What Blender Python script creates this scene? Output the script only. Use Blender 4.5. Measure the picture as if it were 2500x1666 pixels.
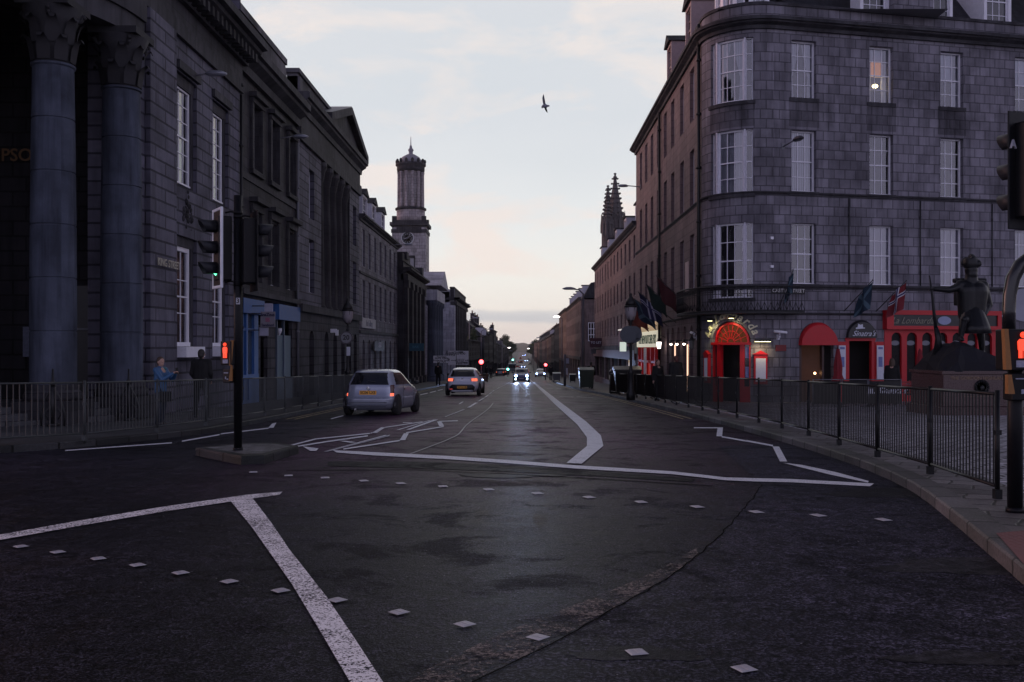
import bpy, bmesh, math, random
from mathutils import Vector, Matrix
PI = math.pi
R = math.radians
random.seed(7)
for o in list(bpy.data.objects): bpy.data.objects.remove(o)
SC = bpy.context.scene
COL = SC.collection

# ------------------------------------------------------------------ camera (eye level is z = 0)
FPX = 2430.0
cam_d = bpy.data.cameras.new("camera"); cam = bpy.data.objects.new("camera", cam_d); COL.objects.link(cam)
cam_d.sensor_width = 36; cam_d.lens = 36 * FPX / 2500
cam_d.shift_x = -25 / 2500; cam_d.shift_y = 17 / 2500
cam_d.clip_start = 0.05; cam_d.clip_end = 12000
cam.location = (0, 0, 0); cam.rotation_euler = (R(90), 0, 0)
SC.camera = cam

# ------------------------------------------------------------------ world: dusk sky, pale in the west (+Y), deep blue overhead and east
SUN_EL, SUN_AZ = R(9), R(-62)       # azimuth from +Y towards +X: the sun is low, ahead and to the left
W = bpy.data.worlds.new("World"); SC.world = W; W.use_nodes = True
nt = W.node_tree; nt.nodes.clear()
def N(t, **k):
    n = nt.nodes.new(t)
    for a, v in k.items(): setattr(n, a, v)
    return n
def L(a, b): nt.links.new(a, b)
def mathn(op, a, b=None, c=None, clamp=False):
    n = N('ShaderNodeMath', operation=op); n.use_clamp = clamp
    for i, v in enumerate((a, b, c)):
        if v is None: continue
        if isinstance(v, (int, float)): n.inputs[i].default_value = v
        else: L(v, n.inputs[i])
    return n.outputs[0]
def ramp(fac, pts, interp='LINEAR'):
    n = N('ShaderNodeValToRGB'); n.color_ramp.interpolation = interp
    e = n.color_ramp.elements
    while len(e) < len(pts): e.new(0.5)
    for i, (p, c) in enumerate(pts):
        e[i].position = p; e[i].color = (*c, 1) if len(c) == 3 else c
    L(fac, n.inputs[0]); return n.outputs[0]
def mixc(fac, a, b, bt='MIX'):
    n = N('ShaderNodeMixRGB', blend_type=bt)
    for i, v in enumerate((fac, a, b)):
        if isinstance(v, (int, float)): n.inputs[i].default_value = v
        elif isinstance(v, tuple): n.inputs[i].default_value = (*v, 1) if len(v) == 3 else v
        else: L(v, n.inputs[i])
    return n.outputs[0]
def noise(vec, scale, detail=3, rough=.5, dist=0):
    n = N('ShaderNodeTexNoise'); n.inputs['Scale'].default_value = scale; n.inputs['Detail'].default_value = detail
    n.inputs['Roughness'].default_value = rough; n.inputs['Distortion'].default_value = dist
    if vec is not None: L(vec, n.inputs['Vector'])
    return n
tc = N('ShaderNodeTexCoord'); sep = N('ShaderNodeSeparateXYZ'); L(tc.outputs['Generated'], sep.inputs[0])
sky = N('ShaderNodeTexSky'); sky.sky_type = 'NISHITA'; sky.sun_disc = False
sky.sun_elevation = SUN_EL; sky.sun_rotation = SUN_AZ; sky.air_density = 1.0; sky.dust_density = 1.5; sky.altitude = 20
el = sep.outputs[2]
# cloud deck colours by height (linear values at exposure 0, the Background strength multiplies them by 0.1)
S = 10.0
def c8(*v): return tuple(((x / 255) / 12.92 if x <= 10 else ((x / 255 + .055) / 1.055) ** 2.4) * S for x in v)
base = ramp(mathn('MULTIPLY_ADD', el, 1.0, 0.0, clamp=True), [
    (0.0, c8(253, 239, 229)), (0.035, c8(254, 246, 238)), (0.075, c8(252, 249, 243)), (0.13, c8(240, 242, 243)),
    (0.22, c8(228, 231, 236)), (0.34, c8(225, 227, 232)), (0.46, c8(100, 106, 140)), (0.62, c8(60, 68, 106)), (1.0, c8(46, 54, 92))])
# soft clouds, stretched along the horizon
mp = N('ShaderNodeMapping'); mp.inputs['Scale'].default_value = (1.0, 1.0, 2.6); L(tc.outputs['Generated'], mp.inputs[0])
n1 = noise(mp.outputs[0], 7.5, 6, .55, .5); n2 = noise(mp.outputs[0], 2.2, 3, .5)
cl = ramp(n1.outputs[0], [(0.46, (0, 0, 0)), (0.60, (1, 1, 1))])
col = mixc(mathn('MULTIPLY', cl, 0.9), base, c8(253, 240, 233))
cl2 = ramp(n2.outputs[0], [(0.45, (0, 0, 0)), (0.7, (1, 1, 1))])
col = mixc(mathn('MULTIPLY', cl2, 0.6), col, c8(217, 224, 231))
# a flat grey cloud bank low over the far end of the street
nb = noise(tc.outputs['Generated'], 9, 4, .5)
elw = mathn('MULTIPLY_ADD', nb.outputs[0], 0.022, mathn('SUBTRACT', el, 0.011))
band = ramp(elw, [(0.0, (0, 0, 0)), (0.0225, (0, 0, 0)), (0.0275, (1, 1, 1)), (0.034, (1, 1, 1)), (0.0385, (0, 0, 0)), (1, (0, 0, 0))])
col = mixc(mathn('MULTIPLY', band, 0.9), col, c8(214, 215, 219))
# east side and behind the camera: the blue dusk side of the sky
wfac = ramp(mathn('MULTIPLY_ADD', sep.outputs[1], 0.5, 0.5), [(0.0, (0, 0, 0)), (0.35, (.03,)*3), (0.62, (.3,)*3), (0.85, (1, 1, 1))])
east = ramp(mathn('MULTIPLY_ADD', el, 1.0, 0.0, clamp=True), [(0.0, c8(232, 226, 255)), (0.35, c8(212, 208, 246)), (0.6, c8(80, 84, 122)), (1.0, c8(44, 48, 74))])
col = mixc(wfac, east, col)
# sunset glow low in the south west, left of the picture
dv = N('ShaderNodeVectorMath', operation='DOT_PRODUCT'); L(tc.outputs['Generated'], dv.inputs[0]); dv.inputs[1].default_value = (math.sin(R(-62)) * math.cos(R(9)), math.cos(R(-62)) * math.cos(R(9)), math.sin(R(9)))
glow = mathn('POWER', mathn('MAXIMUM', dv.outputs['Value'], 0.0), 16.0)
col = mixc(1.0, col, mixc(glow, (0, 0, 0), (30.0, 13.0, 10.0)), 'ADD')
col = mixc(0.06, col, sky.outputs[0])
below = ramp(mathn('MULTIPLY_ADD', el, 20.0, 1.0, clamp=True), [(0, c8(60, 58, 60)), (1, c8(255, 255, 255))])
col = mixc(mathn('GREATER_THAN', el, -0.03), c8(60, 58, 60), col)
bg = N('ShaderNodeBackground'); bg.inputs[1].default_value = 0.1; L(col, bg.inputs[0])
wo = N('ShaderNodeOutputWorld'); L(bg.outputs[0], wo.inputs[0])

sun_d = bpy.data.lights.new("sun", 'SUN'); sun_d.energy = 0.35; sun_d.angle = R(12); sun_d.color = (1.0, 0.52, 0.42)
sun = bpy.data.objects.new("sun", sun_d); COL.objects.link(sun)
sdir = Vector((math.sin(SUN_AZ) * math.cos(SUN_EL), math.cos(SUN_AZ) * math.cos(SUN_EL), math.sin(SUN_EL)))
sun.rotation_euler = sdir.to_track_quat('Z', 'Y').to_euler(); sun.location = (-60, 40, 60)

SC.view_settings.view_transform = 'Standard'; SC.view_settings.look = 'None'
SC.view_settings.exposure = 0.0; SC.view_settings.gamma = 1.0; SC.view_settings.use_curve_mapping = False
SC.cycles.max_bounces = 6; SC.cycles.transparent_max_bounces = 12; SC.cycles.use_denoising = True
SC.cycles.sample_clamp_indirect = 4

# ------------------------------------------------------------------ materials
def newmat(name):
    global nt
    m = bpy.data.materials.new(name); m.use_nodes = True; nt = m.node_tree; nt.nodes.clear(); return m
def out(sh): o = N('ShaderNodeOutputMaterial'); L(sh, o.inputs[0])
def bsdf(color, rough=.6, metal=0, spec=.5, bump=None, bstr=.3, bdist=.01, alpha=None, emis=None, estr=0):
    b = N('ShaderNodeBsdfPrincipled')
    def s(k, v):
        if v is None: return
        if isinstance(v, (int, float)): b.inputs[k].default_value = v
        elif isinstance(v, tuple): b.inputs[k].default_value = (*v, 1) if len(v) == 3 else v
        else: L(v, b.inputs[k])
    s('Base Color', color); s('Roughness', rough); s('Metallic', metal); s('Specular IOR Level', spec); s('Alpha', alpha)
    if emis is not None: s('Emission Color', emis); b.inputs['Emission Strength'].default_value = estr
    if bump is not None:
        bp = N('ShaderNodeBump'); bp.inputs['Strength'].default_value = bstr; bp.inputs['Distance'].default_value = bdist
        L(bump, bp.inputs['Height']); L(bp.outputs[0], b.inputs['Normal'])
    return b.outputs[0]
MATS = {}
def plain(name, color, rough=.6, metal=0, var=.25, scale=6, spec=.5, emis=None, estr=0):
    if name in MATS: return MATS[name]
    m = newmat(name); t = N('ShaderNodeTexCoord'); nn = noise(t.outputs['Object'], scale, 4, .6)
    c = mixc(nn.outputs[0], tuple(x * (1 - var) for x in color), tuple(min(1, x * (1 + var)) for x in color))
    r = mathn('MULTIPLY_ADD', nn.outputs[0], .2, rough - .1, clamp=True)
    out(bsdf(c, r, metal, spec, emis=emis, estr=estr)); MATS[name] = m; return m
def emit(name, color, strength, rough=.3):
    if name in MATS: return MATS[name]
    m = newmat(name); out(bsdf(tuple(c * .5 for c in color), rough, emis=color, estr=strength)); MATS[name] = m; return m
def stone(name, color, bw=.62, bh=.36, joint=.012, jdark=.45, stain=.5, var=.2, off=.5, streak=.4, moss=0, bumps=.6, squash=1.0):
    """coursed granite: blocks from the mesh's UV (metres), speckle, soot and damp stains"""
    if name in MATS: return MATS[name]
    m = newmat(name); uv = N('ShaderNodeUVMap'); t = N('ShaderNodeTexCoord')
    br = N('ShaderNodeTexBrick'); br.offset = off; br.squash = squash; br.squash_frequency = 3
    wob = noise(uv.outputs[0], 1.3, 2)
    vadd = N('ShaderNodeVectorMath', operation='MULTIPLY_ADD'); L(wob.outputs['Color'], vadd.inputs[0]); vadd.inputs[1].default_value = (.012, .012, 0); L(uv.outputs[0], vadd.inputs[2])
    L(vadd.outputs[0], br.inputs['Vector'])
    br.inputs['Scale'].default_value = 1; br.inputs['Brick Width'].default_value = bw; br.inputs['Row Height'].default_value = bh
    br.inputs['Mortar Size'].default_value = joint; br.inputs['Mortar Smooth'].default_value = .3; br.inputs['Bias'].default_value = -.1
    lo = tuple(c * (1 - var) for c in color); hi = tuple(c * (1 + var) for c in color)
    br.inputs['Color1'].default_value = (*lo, 1); br.inputs['Color2'].default_value = (*hi, 1); br.inputs['Mortar'].default_value = (*[c * jdark for c in color], 1)
    sp = noise(uv.outputs[0], 60, 2, .7); c = mixc(.35, br.outputs[0], mixc(sp.outputs[0], (0, 0, 0), tuple(min(1, q * 1.9) for q in color)), 'MIX')
    big = noise(uv.outputs[0], .45, 5, .6, .3); st = ramp(big.outputs[0], [(.40, (1, 1, 1)), (.66, (1 - stain,) * 3)])
    c = mixc(1, c, st, 'MULTIPLY')
    mps = N('ShaderNodeMapping'); mps.inputs['Scale'].default_value = (1.6, .16, 1); L(uv.outputs[0], mps.inputs[0])
    sk = noise(mps.outputs[0], 2.2, 4, .6); st2 = ramp(sk.outputs[0], [(.42, (1, 1, 1)), (.72, (1 - streak,) * 3)])
    c = mixc(1, c, st2, 'MULTIPLY')
    h = mathn('SUBTRACT', mathn('MULTIPLY', sp.outputs[0], .15), br.outputs['Fac'])
    out(bsdf(c, .75, 0, .12, bump=h, bstr=bumps, bdist=.01)); MATS[name] = m; return m

# ------------------------------------------------------------------ mesh builder
class MB:
    def __init__(s): s.v = []; s.f = []; s.m = []; s.sm = []
    def vert(s, *p): s.v.append(tuple(p)); return len(s.v) - 1
    def face(s, idx, m=0, smooth=False): s.f.append(tuple(idx)); s.m.append(m); s.sm.append(smooth)
    def quad(s, a, b, c, d, m=0):
        i = len(s.v); s.v += [tuple(a), tuple(b), tuple(c), tuple(d)]; s.face((i, i + 1, i + 2, i + 3), m)
    def poly(s, pts, m=0):
        i = len(s.v); s.v += [tuple(p) for p in pts]; s.face(range(i, i + len(pts)), m)
    def box(s, x0, x1, y0, y1, z0, z1, m=0, n=1):
        if x0 > x1: x0, x1 = x1, x0
        if y0 > y1: y0, y1 = y1, y0
        if z0 > z1: z0, z1 = z1, z0
        i = len(s.v)
        for k in range(n + 1):
            x = x0 + (x1 - x0) * k / n
            s.v += [(x, y0, z0), (x, y1, z0), (x, y1, z1), (x, y0, z1)]
        for k in range(n):
            a = i + 4 * k; b = a + 4
            for j in range(4): s.face((a + j, a + (j + 1) % 4, b + (j + 1) % 4, b + j), m)
        s.face((i + 3, i + 2, i + 1, i), m); e = i + 4 * n; s.face((e, e + 1, e + 2, e + 3), m)
        return s
    def prism(s, prof, x0, x1, m=0, n=1, cap=True):
        """profile [(y,z)] swept along x"""
        i = len(s.v); k = len(prof)
        for q in range(n + 1):
            x = x0 + (x1 - x0) * q / n; s.v += [(x, y, z) for y, z in prof]
        for q in range(n):
            a = i + k * q; b = a + k
            for j in range(k): s.face((a + j, a + (j + 1) % k, b + (j + 1) % k, b + j), m)
        if cap: s.face([i + j for j in range(k)][::-1], m); s.face([i + k * n + j for j in range(k)], m)
        return s
    def ring(s, rings, m=0, close=True, cap0=True, cap1=True, smooth=True):
        """loft lists of points"""
        i = len(s.v); k = len(rings[0])
        for r in rings: s.v += [tuple(p) for p in r]
        for q in range(len(rings) - 1):
            a = i + k * q; b = a + k
            for j in range(k if close else k - 1): s.face((a + j, a + (j + 1) % k, b + (j + 1) % k, b + j), m, smooth)
        if cap0: s.face([i + j for j in range(k)][::-1], m)
        if cap1: s.face([i + k * (len(rings) - 1) + j for j in range(k)], m)
        return s
    def lathe(s, c, prof, seg=16, m=0, smooth=True, a0=0):
        """prof [(r,z)] about a vertical axis through c"""
        return s.ring([[(c[0] + r * math.cos(a0 + 2 * PI * j / seg), c[1] + r * math.sin(a0 + 2 * PI * j / seg), c[2] + z) for j in range(seg)] for r, z in prof], m, smooth=smooth)
    def cyl(s, c, r, z0, z1, seg=12, m=0, r1=None): return s.lathe((c[0], c[1], 0), [(r, z0), (r if r1 is None else r1, z1)], seg, m)
    def tube(s, pts, r, seg=8, m=0, smooth=True):
        P = [Vector(p) for p in pts]; n = len(P); rr = r if isinstance(r, (list, tuple)) else [r] * n
        rings = []; prev = None
        for i in range(n):
            d = (P[min(i + 1, n - 1)] - P[max(i - 1, 0)]).normalized()
            if prev is None: u = d.cross(Vector((0, 0, 1)) if abs(d.z) < .9 else Vector((1, 0, 0))).normalized()
            else: u = (prev - d * prev.dot(d)).normalized()
            prev = u; w = d.cross(u)
            rings.append([tuple(P[i] + (u * math.cos(2 * PI * j / seg) + w * math.sin(2 * PI * j / seg)) * rr[i]) for j in range(seg)])
        return s.ring(rings, m, smooth=smooth)
    def ball(s, c, r, seg=12, rings=8, m=0, sc=(1, 1, 1)):
        return s.ring([[(c[0] + sc[0] * r * math.sin(PI * q / rings) * math.cos(2 * PI * j / seg), c[1] + sc[1] * r * math.sin(PI * q / rings) * math.sin(2 * PI * j / seg), c[2] - sc[2] * r * math.cos(PI * q / rings)) for j in range(seg)] for q in range(0, rings + 1)], m, cap0=False, cap1=False)
    def disc(s, c, r, axis='y', seg=20, m=0, t=.01):
        pts = []
        for j in range(seg):
            a = 2 * PI * j / seg
            if axis == 'y': pts.append(((c[0] + r * math.cos(a), c[1], c[2] + r * math.sin(a)), (c[0] + r * math.cos(a), c[1] + t, c[2] + r * math.sin(a))))
            else: pts.append(((c[0], c[1] + r * math.cos(a), c[2] + r * math.sin(a)), (c[0] + t, c[1] + r * math.cos(a), c[2] + r * math.sin(a))))
        return s.ring([[p[0] for p in pts], [p[1] for p in pts]], m, smooth=False)
    def xf(s, M, start=0):
        for i in range(start, len(s.v)): s.v[i] = tuple(M @ Vector(s.v[i]))
        return s
    def mesh(s, name, mats, bend=None, fix=True):
        me = bpy.data.meshes.new(name); me.from_pydata(s.v, [], s.f)
        if not isinstance(mats, (list, tuple)): mats = [mats]
        for m in mats: me.materials.append(m)
        uvl = me.uv_layers.new(name='UVMap'); V = s.v
        for p in me.polygons:
            p.material_index = min(s.m[p.index], len(mats) - 1); p.use_smooth = s.sm[p.index]
            nn = p.normal
            for li in p.loop_indices:
                x, y, z = V[me.loops[li].vertex_index]
                uvl.data[li].uv = (x, y) if abs(nn.z) > .75 else ((y, z) if abs(nn.x) > abs(nn.y) else (x, z))
        if bend:
            for i, v in enumerate(me.vertices): v.co = bend(*V[i])
        if fix:
            bm = bmesh.new(); bm.from_mesh(me); bmesh.ops.recalc_face_normals(bm, faces=bm.faces); bm.to_mesh(me); bm.free()
        me.update(); return me
def obj(name, me, parent=None, loc=(0, 0, 0), rz=0, rot=None):
    o = bpy.data.objects.new(name, me); COL.objects.link(o)
    if parent is not None: o.parent = parent
    o.location = loc; o.rotation_euler = rot if rot else (0, 0, rz); return o
def build(mb, name, mats, parent=None, loc=(0, 0, 0), rz=0, rot=None, bend=None, fix=True, bevel=0):
    o = obj(name, mb.mesh(name, mats, bend, fix), parent, loc, rz, rot)
    if bevel:
        b = o.modifiers.new('bevel', 'BEVEL'); b.width = bevel; b.segments = 2; b.limit_method = 'ANGLE'
    return o
def tag(o, label, cat, group=None):
    o['label'] = label; o['category'] = cat
    if group: o['group'] = group
    return o
def thing(name, label, cat, loc=(0, 0, 0), rz=0, group=None):
    o = bpy.data.objects.new(name, None); COL.objects.link(o); o.location = loc; o.rotation_euler = (0, 0, rz); o.empty_display_size = .3
    return tag(o, label, cat, group)
def struct(o): o['kind'] = 'structure'; return o
def dup(o, loc=None, rz=None, label=None, parent=None, scale=None):
    c = o.copy(); COL.objects.link(c)
    if parent is not None: c.parent = parent
    if loc is not None: c.location = loc
    if rz is not None: c.rotation_euler = (0, 0, rz)
    if scale: c.scale = (scale,) * 3
    if label: c['label'] = label
    for ch in list(o.children): dup(ch, parent=c)
    return c
def text(name, s, size, mat, parent=None, loc=(0, 0, 0), rot=(R(90), 0, 0), ext=.008, shear=0, align='CENTER', bold=0):
    cu = bpy.data.curves.new(name, 'FONT'); cu.body = s; cu.size = size; cu.extrude = ext; cu.shear = shear
    cu.align_x = align; cu.align_y = 'CENTER'; cu.offset = bold; cu.resolution_u = 3
    t = bpy.data.objects.new(name + '_curve', cu); COL.objects.link(t)
    dg = bpy.context.evaluated_depsgraph_get(); me = bpy.data.meshes.new_from_object(t.evaluated_get(dg)); bpy.data.objects.remove(t)
    me.name = name; me.materials.clear(); me.materials.append(mat)
    return obj(name, me, parent, loc, rot=rot)

# ------------------------------------------------------------------ ground profile and pixel helpers (used only to measure places on the ground)
PROF = [(-30, 1.0), (0, 1.42), (110, 3.73), (200, 5.6), (300, 7.7), (380, 8.9), (450, 8.9), (570, 8.4), (1000, 6.6), (1400, 5.6), (4000, 3)]
def drop(Y):
    for (a, p), (b, q) in zip(PROF, PROF[1:]):
        if Y <= b: return p + (q - p) * (Y - a) / (b - a)
    return PROF[-1][1]
def gz(Y): return -drop(Y)          # road surface
PV = 0.12                            # pavement height above road
def pt(px, py, h=0.0):
    """ground point seen at (px, py) of the 2500 px photo, for a surface h above the road plane"""
    Y = (1.42 - h) / ((py - 850) / FPX - .021); return ((px - 1275) / FPX * Y, Y, -(1.42 + .021 * Y) + h)
def XY(px, Y): return (px - 1275) / FPX * Y
def ZZ(py, Y): return (850 - py) / FPX * Y
def yof(px, X): return FPX * X / (px - 1275)
# ================================================================== SETTING: ground, road, pavements, kerbs, markings
def asphalt(name, c1, c2, rough, scale=1.0, blotch=.5, spec=.03, pink=0):
    m = newmat(name); t = N('ShaderNodeTexCoord'); O = t.outputs['Object']
    fine = noise(O, 70 * scale, 2, .8); mid = noise(O, 1.1, 7, .7, .5); big = noise(O, .16, 4, .6); grit = noise(O, 17 * scale, 5, .75)
    wear = noise(O, 4.5, 6, .7, .3)
    c = mixc(ramp(fine.outputs[0], [(.47, (0, 0, 0)), (.66, (1, 1, 1))]), c1, c2)
    c = mixc(1, c, ramp(grit.outputs[0], [(.36, (.35,) * 3), (.62, (1.6,) * 3)]), 'MULTIPLY')
    c = mixc(1, c, ramp(wear.outputs[0], [(.35, (.6,) * 3), (.65, (1.4,) * 3)]), 'MULTIPLY')
    dk = ramp(mid.outputs[0], [(.52, (0, 0, 0)), (.60, (1, 1, 1))])
    c = mixc(mathn('MULTIPLY', dk, blotch * .45), c, tuple(x * .3 for x in c1))
    c = mixc(1, c, ramp(big.outputs[0], [(.38, (.7,) * 3), (.62, (1.45, 1.35, 1.4))]), 'MULTIPLY')
    if pink:   # pink sunset sheen on the middle lanes, put into the asphalt colour
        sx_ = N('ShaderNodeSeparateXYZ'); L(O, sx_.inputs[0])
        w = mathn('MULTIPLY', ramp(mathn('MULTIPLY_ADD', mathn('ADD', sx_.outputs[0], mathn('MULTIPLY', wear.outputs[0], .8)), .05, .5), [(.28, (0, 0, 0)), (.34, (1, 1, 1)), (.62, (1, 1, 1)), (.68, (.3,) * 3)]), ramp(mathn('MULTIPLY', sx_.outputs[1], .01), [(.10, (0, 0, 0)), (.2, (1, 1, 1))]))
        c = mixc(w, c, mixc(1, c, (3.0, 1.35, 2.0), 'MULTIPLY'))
    sp = N('ShaderNodeTexVoronoi'); sp.inputs['Scale'].default_value = 6.5; L(O, sp.inputs['Vector'])
    c = mixc(ramp(sp.outputs['Distance'], [(.03, (1, 1, 1)), (.045, (0, 0, 0))]), c, (.3, .3, .31))
    r = mathn('MULTIPLY_ADD', wear.outputs[0], .25, rough - .12); r = mathn('ADD', r, mathn('MULTIPLY', dk, .15), clamp=True)
    h = mathn('ADD', fine.outputs[0], mathn('MULTIPLY', grit.outputs[0], 1.6))
    out(bsdf(c, r, 0, spec, bump=h, bstr=.6, bdist=.008)); return m
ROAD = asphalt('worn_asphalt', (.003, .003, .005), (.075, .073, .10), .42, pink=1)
PATCH = asphalt('resurfaced_asphalt', (.008, .008, .013), (.09, .088, .125), .48, .7, .8)

def strip(name, mat, xs, ys, h, m2=None):
    mb = MB()
    for (ya, xa0, xa1), (yb, xb0, xb1) in zip(ys, ys[1:]):
        mb.quad((xa0, ya, gz(ya) + h), (xa1, ya, gz(ya) + h), (xb1, yb, gz(yb) + h), (xb0, yb, gz(yb) + h))
    return struct(build(mb, name, mat))
YS = [-30, -10, 0, 10, 20, 30, 45, 60, 80, 110, 140, 170, 200, 250, 300, 340, 380, 415, 450, 510, 570, 700, 850, 1000, 1400, 4000]
earth = plain('dark_soil', (.05, .05, .045), .9)
mb = MB()
for ya, yb in zip(YS, YS[1:]): mb.quad((-2500, ya, gz(ya) - .35), (2500, ya, gz(ya) - .35), (2500, yb, gz(yb) - .35), (-2500, yb, gz(yb) - .35))
struct(build(mb, 'ground', earth))
mb = MB()
for ya, yb in zip(YS[:-2], YS[1:-1]): mb.quad((-40, ya, gz(ya)), (30, ya, gz(ya)), (30, yb, gz(yb)), (-40, yb, gz(yb)))
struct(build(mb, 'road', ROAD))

# kerb lines in plan (X at Y)
KL = [(-60, 3), (-40, 10), (-22, 13.2), (-14, 14.6), (-10.4, 15.6), (-8.66, 16.9), (-7.8, 18.6), (-7.1, 21), (-6.9, 24), (-6.85, 37), (-6.7, 52), (-6.6, 84), (-5.6, 130), (-5.1, 190), (-5.2, 1000)]
KR = [(1.2, -4), (2.2, 2), (2.8, 4.6), (3.28, 6.5), (4.03, 9.44), (4.5, 11.5), (4.82, 13.85), (5.0, 17), (5.07, 21.8), (5.04, 29.1), (4.85, 40), (4.5, 53), (3.9, 65), (3.5, 85), (3.4, 110), (4.4, 170), (5.0, 260), (5.2, 1000)]
def xat(K, Y):
    for (a, p), (b, q) in zip(K, K[1:]):
        if p <= Y <= q: return a + (b - a) * (Y - p) / (q - p)
    return K[-1][0] if Y > K[-1][1] else K[0][0]
def smoothline(K, step=1.0):
    o = []
    for i in range(len(K) - 1):
        p0 = K[max(i - 1, 0)]; p1 = K[i]; p2 = K[i + 1]; p3 = K[min(i + 2, len(K) - 1)]
        d = math.dist(p1, p2); n = max(1, int(d / step)) if d < 60 else 6
        for k in range(n):
            t = k / n
            o.append(tuple(.5 * ((2 * p1[j]) + (-p0[j] + p2[j]) * t + (2 * p0[j] - 5 * p1[j] + 4 * p2[j] - p3[j]) * t * t + (-p0[j] + 3 * p1[j] - 3 * p2[j] + p3[j]) * t ** 3) for j in (0, 1)) if d < 60 else
                     tuple(p1[j] + (p2[j] - p1[j]) * t for j in (0, 1)))
    o.append(K[-1]); return o
def offset(P, d):
    o = []
    for i in range(len(P)):
        a = P[max(i - 1, 0)]; b = P[min(i + 1, len(P) - 1)]; l = math.dist(a, b) or 1
        o.append((P[i][0] + (b[1] - a[1]) / l * d, P[i][1] - (b[0] - a[0]) / l * d))
    return o
SL = smoothline(KL, .9); SR = smoothline(KR, .9)
kerbm = stone('granite_kerb', (.17, .145, .135), bw=.9, bh=5, joint=.02, jdark=.3, stain=.4, var=.25)
def kerbmat(name, color):
    m = newmat(name); uv = N('ShaderNodeUVMap'); br = N('ShaderNodeTexBrick'); L(uv.outputs[0], br.inputs['Vector'])
    br.inputs['Scale'].default_value = 1; br.inputs['Brick Width'].default_value = .85; br.inputs['Row Height'].default_value = 9; br.offset = 0
    br.inputs['Mortar Size'].default_value = .022
    br.inputs['Color1'].default_value = (*[c * .65 for c in color], 1); br.inputs['Color2'].default_value = (*[c * 1.3 for c in color], 1); br.inputs['Mortar'].default_value = (*[c * .2 for c in color], 1)
    t = N('ShaderNodeTexCoord'); n = noise(t.outputs['Object'], 30, 4, .7); n2 = noise(t.outputs['Object'], .8, 4)
    c = mixc(1, br.outputs[0], ramp(n.outputs[0], [(.3, (.6,) * 3), (.7, (1.3,) * 3)]), 'MULTIPLY')
    c = mixc(1, c, ramp(n2.outputs[0], [(.4, (1, 1, 1)), (.7, (.55, .6, .5))]), 'MULTIPLY')
    h = mathn('SUBTRACT', n.outputs[0], mathn('MULTIPLY', br.outputs['Fac'], 3))
    out(bsdf(c, .62, 0, .2, bump=h, bstr=.6, bdist=.01)); return m
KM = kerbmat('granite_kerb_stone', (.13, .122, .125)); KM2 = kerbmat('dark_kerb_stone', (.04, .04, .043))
def kerb(P, side, name, mat):
    """side +1: pavement lies to the right of the line"""
    w = .26; Q = offset(P, w * side); T = offset(P, .015 * side); me_v = []; f = []; uvs = []
    d = 0; prev = None
    for a, t, b in zip(P, T, Q):
        if prev: d += math.dist(prev, a)
        prev = a
        z = gz(a[1])
        me_v += [(a[0], a[1], z - .1), (a[0], a[1], z + PV - .015), (t[0], t[1], z + PV + .003), (b[0], b[1], gz(b[1]) + PV + .004), (b[0], b[1], gz(b[1]) - .1)]
        uvs += [(d, 0), (d, .2), (d, .22), (d, .5), (d, .7)]
    for i in range(len(P) - 1):
        for j in range(4): f.append((5 * i + j, 5 * i + j + 1, 5 * i + j + 6, 5 * i + j + 5))
    me = bpy.data.meshes.new(name); me.from_pydata(me_v, [], f); me.materials.append(mat); u = me.uv_layers.new(name='UVMap')
    for l in me.loops: u.data[l.index].uv = uvs[l.vertex_index]
    o = obj(name, me); return struct(o)
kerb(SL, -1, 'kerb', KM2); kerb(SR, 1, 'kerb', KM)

# pavements
def paving(name, color, bw, bh, joint, var=.3, rough=.6, moss=(0, 0, 0), wob=.02, dist=.02, rot=0, jd=.25):
    m = newmat(name); t = N('ShaderNodeTexCoord'); mpn = N('ShaderNodeMapping'); mpn.inputs['Rotation'].default_value = (0, 0, rot); L(t.outputs['Object'], mpn.inputs[0])
    w = noise(mpn.outputs[0], 3, 2); va = N('ShaderNodeVectorMath', operation='MULTIPLY_ADD'); L(w.outputs['Color'], va.inputs[0]); va.inputs[1].default_value = (wob, wob, 0); L(mpn.outputs[0], va.inputs[2])
    br = N('ShaderNodeTexBrick'); L(va.outputs[0], br.inputs['Vector']); br.inputs['Scale'].default_value = 1; br.inputs['Brick Width'].default_value = bw; br.inputs['Row Height'].default_value = bh
    br.inputs['Mortar Size'].default_value = joint; br.inputs['Mortar Smooth'].default_value = .6
    br.inputs['Color1'].default_value = (*[c * (1 - var) for c in color], 1); br.inputs['Color2'].default_value = (*[c * (1 + var) for c in color], 1); br.inputs['Mortar'].default_value = (*[c * jd for c in color], 1)
    n = noise(t.outputs['Object'], 14, 5, .7); n2 = noise(t.outputs['Object'], .5, 4)
    c = mixc(1, br.outputs[0], ramp(n.outputs[0], [(.3, (.65,) * 3), (.7, (1.3,) * 3)]), 'MULTIPLY')
    c = mixc(1, c, ramp(n2.outputs[0], [(.4, (1, 1, 1)), (.7, (.6, .6, .6))]), 'MULTIPLY')
    h = mathn('SUBTRACT', mathn('MULTIPLY', n.outputs[0], .4), br.outputs['Fac'])
    out(bsdf(c, rough, 0, .2, bump=h, bstr=1, bdist=dist)); return m
SETTS = paving('granite_setts', (.55, .53, .58), .3, .2, .035, .35, .5, wob=.09, dist=.04, jd=.1)
FLAGS = paving('paving_flags', (.12, .112, .112), .75, .6, .012, .25, .6, dist=.01)
FLAGL = paving('dark_paving_flags', (.075, .075, .08), .9, .6, .012, .25, .6, dist=.01)
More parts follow.
